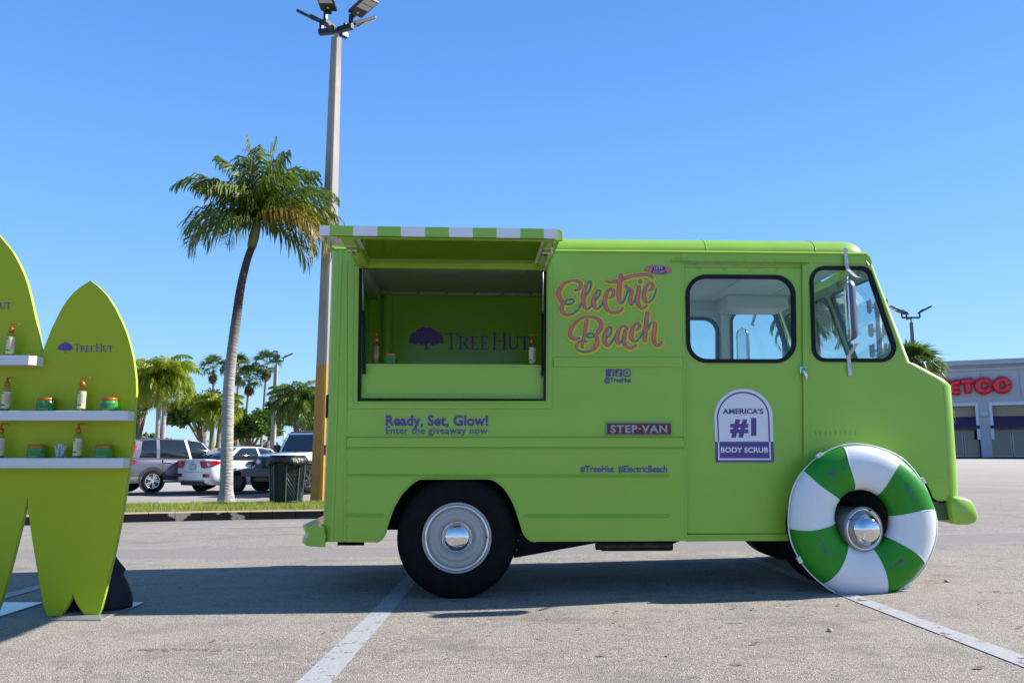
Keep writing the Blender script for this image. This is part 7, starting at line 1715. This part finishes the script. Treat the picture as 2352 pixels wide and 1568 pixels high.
# ---------------------------------------------------------------- leaves, twigs and bits on the asphalt
q = random.Random(12)
dl1 = mat('dry_leaf', (0.16, 0.06, 0.02), .7, 0, rgb2=(.28, .14, .05), vscale=40); dl2 = mat('green_leaf_bit', (.06, .14, .02), .6)
bitw = mat('white_litter', (.62, .62, .60), .6)
def leaf(u, v, k, m, label, grp, nm='dry_leaf'):
    p_ = gp(u, v); V = []; n_ = 7; a0 = q.uniform(0, PI)
    for i in range(n_):
        t = i / (n_ - 1); w_ = math.sin(PI * t) ** .7 * .35; z = .004 + .35 * k * (abs(t - .5) ** 1.5) * q.uniform(.8, 1.2)
        for s_ in (-1, 0, 1): V.append(((t - .5) * k, s_ * w_ * k * .6, z + abs(s_) * .22 * k * w_))
    o = mk(nm, V, [(3 * i + j, 3 * i + j + 1, 3 * i + 4 + j, 3 * i + 3 + j) for i in range(n_ - 1) for j in range(2)], m, None, True)
    o.location = (p_.x, p_.y, p_.z + .001); o.rotation_euler = (0, 0, a0); return tag(o, label, 'leaf' if m is not bitw else 'litter', grp)
GL = 'dry leaves scattered on the asphalt'
def Z2p(x, y): return ((1400 + x / 2.0276) / 1.0884, (1380 + y / 2.0276) / 1.0884)
for (x, y, k, lab) in ((1412, 270, .045, 'curled dark brown leaf beside the white line in front of the swim ring'), (880, 288, .05, 'orange-brown leaf near the shadow edge in front of the sliding door'), (990, 467, .05, 'flat tan leaf on the asphalt between the two lines'),
                       (2128, 590, .055, 'dark brown leaf right of the right-hand line near the bottom'), (285, 305, .04, 'crumpled leaf just in front of the van shadow'), (820, 380, .03, 'small ochre leaf on the asphalt'), (320, 371, .025, 'tiny dark seed husk on the asphalt'),
                       (2128, 262, .03, 'small reddish leaf right of the swim ring'), (1163, 272, .035, 'pale orange leaf just in front of the swim ring shadow'), (1205, 195, .04, 'brown leaf lying in the van shadow'), (548, 525, .035, 'small tan leaf near the bottom centre'), (95, 392, .03, 'tiny orange leaf near the bottom centre left'), (2330, 385, .04, 'brown leaf near the crack at the right edge'), (1520, 240, .03, 'small brown leaf at the foot of the swim ring'),
                       (290, 62, .03, 'tiny orange leaf beyond the van shadow'), (280, 358, .035, 'pale yellow leaf near the shadow')):
    leaf(*Z2p(x, y), k, dl1, lab, GL)
leaf(*Z2p(978, 292), .04, dl2, 'small green leaf on the asphalt before the sliding door', GL, 'green_leaf')
p_ = gp(*Z2p(888, 359)); tag(boxo('paper_straw', p_.x - .045, p_.x + .045, p_.y - .004, p_.y + .004, p_.z + .002, p_.z + .008, bitw), 'white paper straw scrap on the asphalt', 'litter')
def husk(x, y, k, label, nm='shell_fragment'):
    p_ = gp(*Z2p(x, y)); bm = bmesh.new(); bmesh.ops.create_icosphere(bm, subdivisions=2, radius=k)
    for v_ in bm.verts: v_.co *= q.uniform(.75, 1.2); v_.co.z = v_.co.z * .6 + k * .45
    o = from_bm(nm, bm, mat('pale_husk', (.42, .38, .30), .9, 0, var=.3, vscale=60)); o.location = (p_.x, p_.y, p_.z); tag(o, label, 'debris')
husk(1370, 400, .015, 'pale round seed husk left of the right-hand line'); husk(1962, 150, .018, 'pale stone on the asphalt right of the swim ring', 'small_stone')
def W1(x, y): return ((x / 1.68) / 1.0884, (1380 + y / 1.68) / 1.0884)
for (x, y, k, lab) in ((895, 377, .035, 'orange leaf right of the surfboard display'), (1358, 344, .03, 'dark red leaf near the left-hand line'), (2272, 365, .035, 'orange leaf in front of the rear wheel'), (2305, 280, .03, 'white petal near the shadow edge')):
    leaf(*W1(x, y), k, dl1, lab, GL)
# flat stains
st_m = worn_paint('tan_sand_stain', (.20, .15, .085), .50)
for (f_, x, y, rx, ry, lab) in ((W1, 770, 412, .30, .035, 'tan sandy stain'), (Z2p, 258, 522, .08, .03, 'small brown stain'), (Z2p, 2225, 203, .13, .05, 'brown stain'), (Z2p, 905, 568, .05, .03, 'faint stain')):
    p_ = gp(*f_(x, y)); V = [(p_.x, p_.y, gz(p_.x, p_.y) + .004)] + [(p_.x + rx * math.cos(t) * q.uniform(.7, 1.1), p_.y + ry * math.sin(t) * q.uniform(.7, 1.1), gz(p_.x + rx * math.cos(t), p_.y) + .004) for t in np.linspace(0, 2 * PI, 25)[:-1]]
    tag(mk('ground_stain', V, [(0, 1 + k, 1 + (k + 1) % 24) for k in range(24)], st_m), lab, kind='structure')
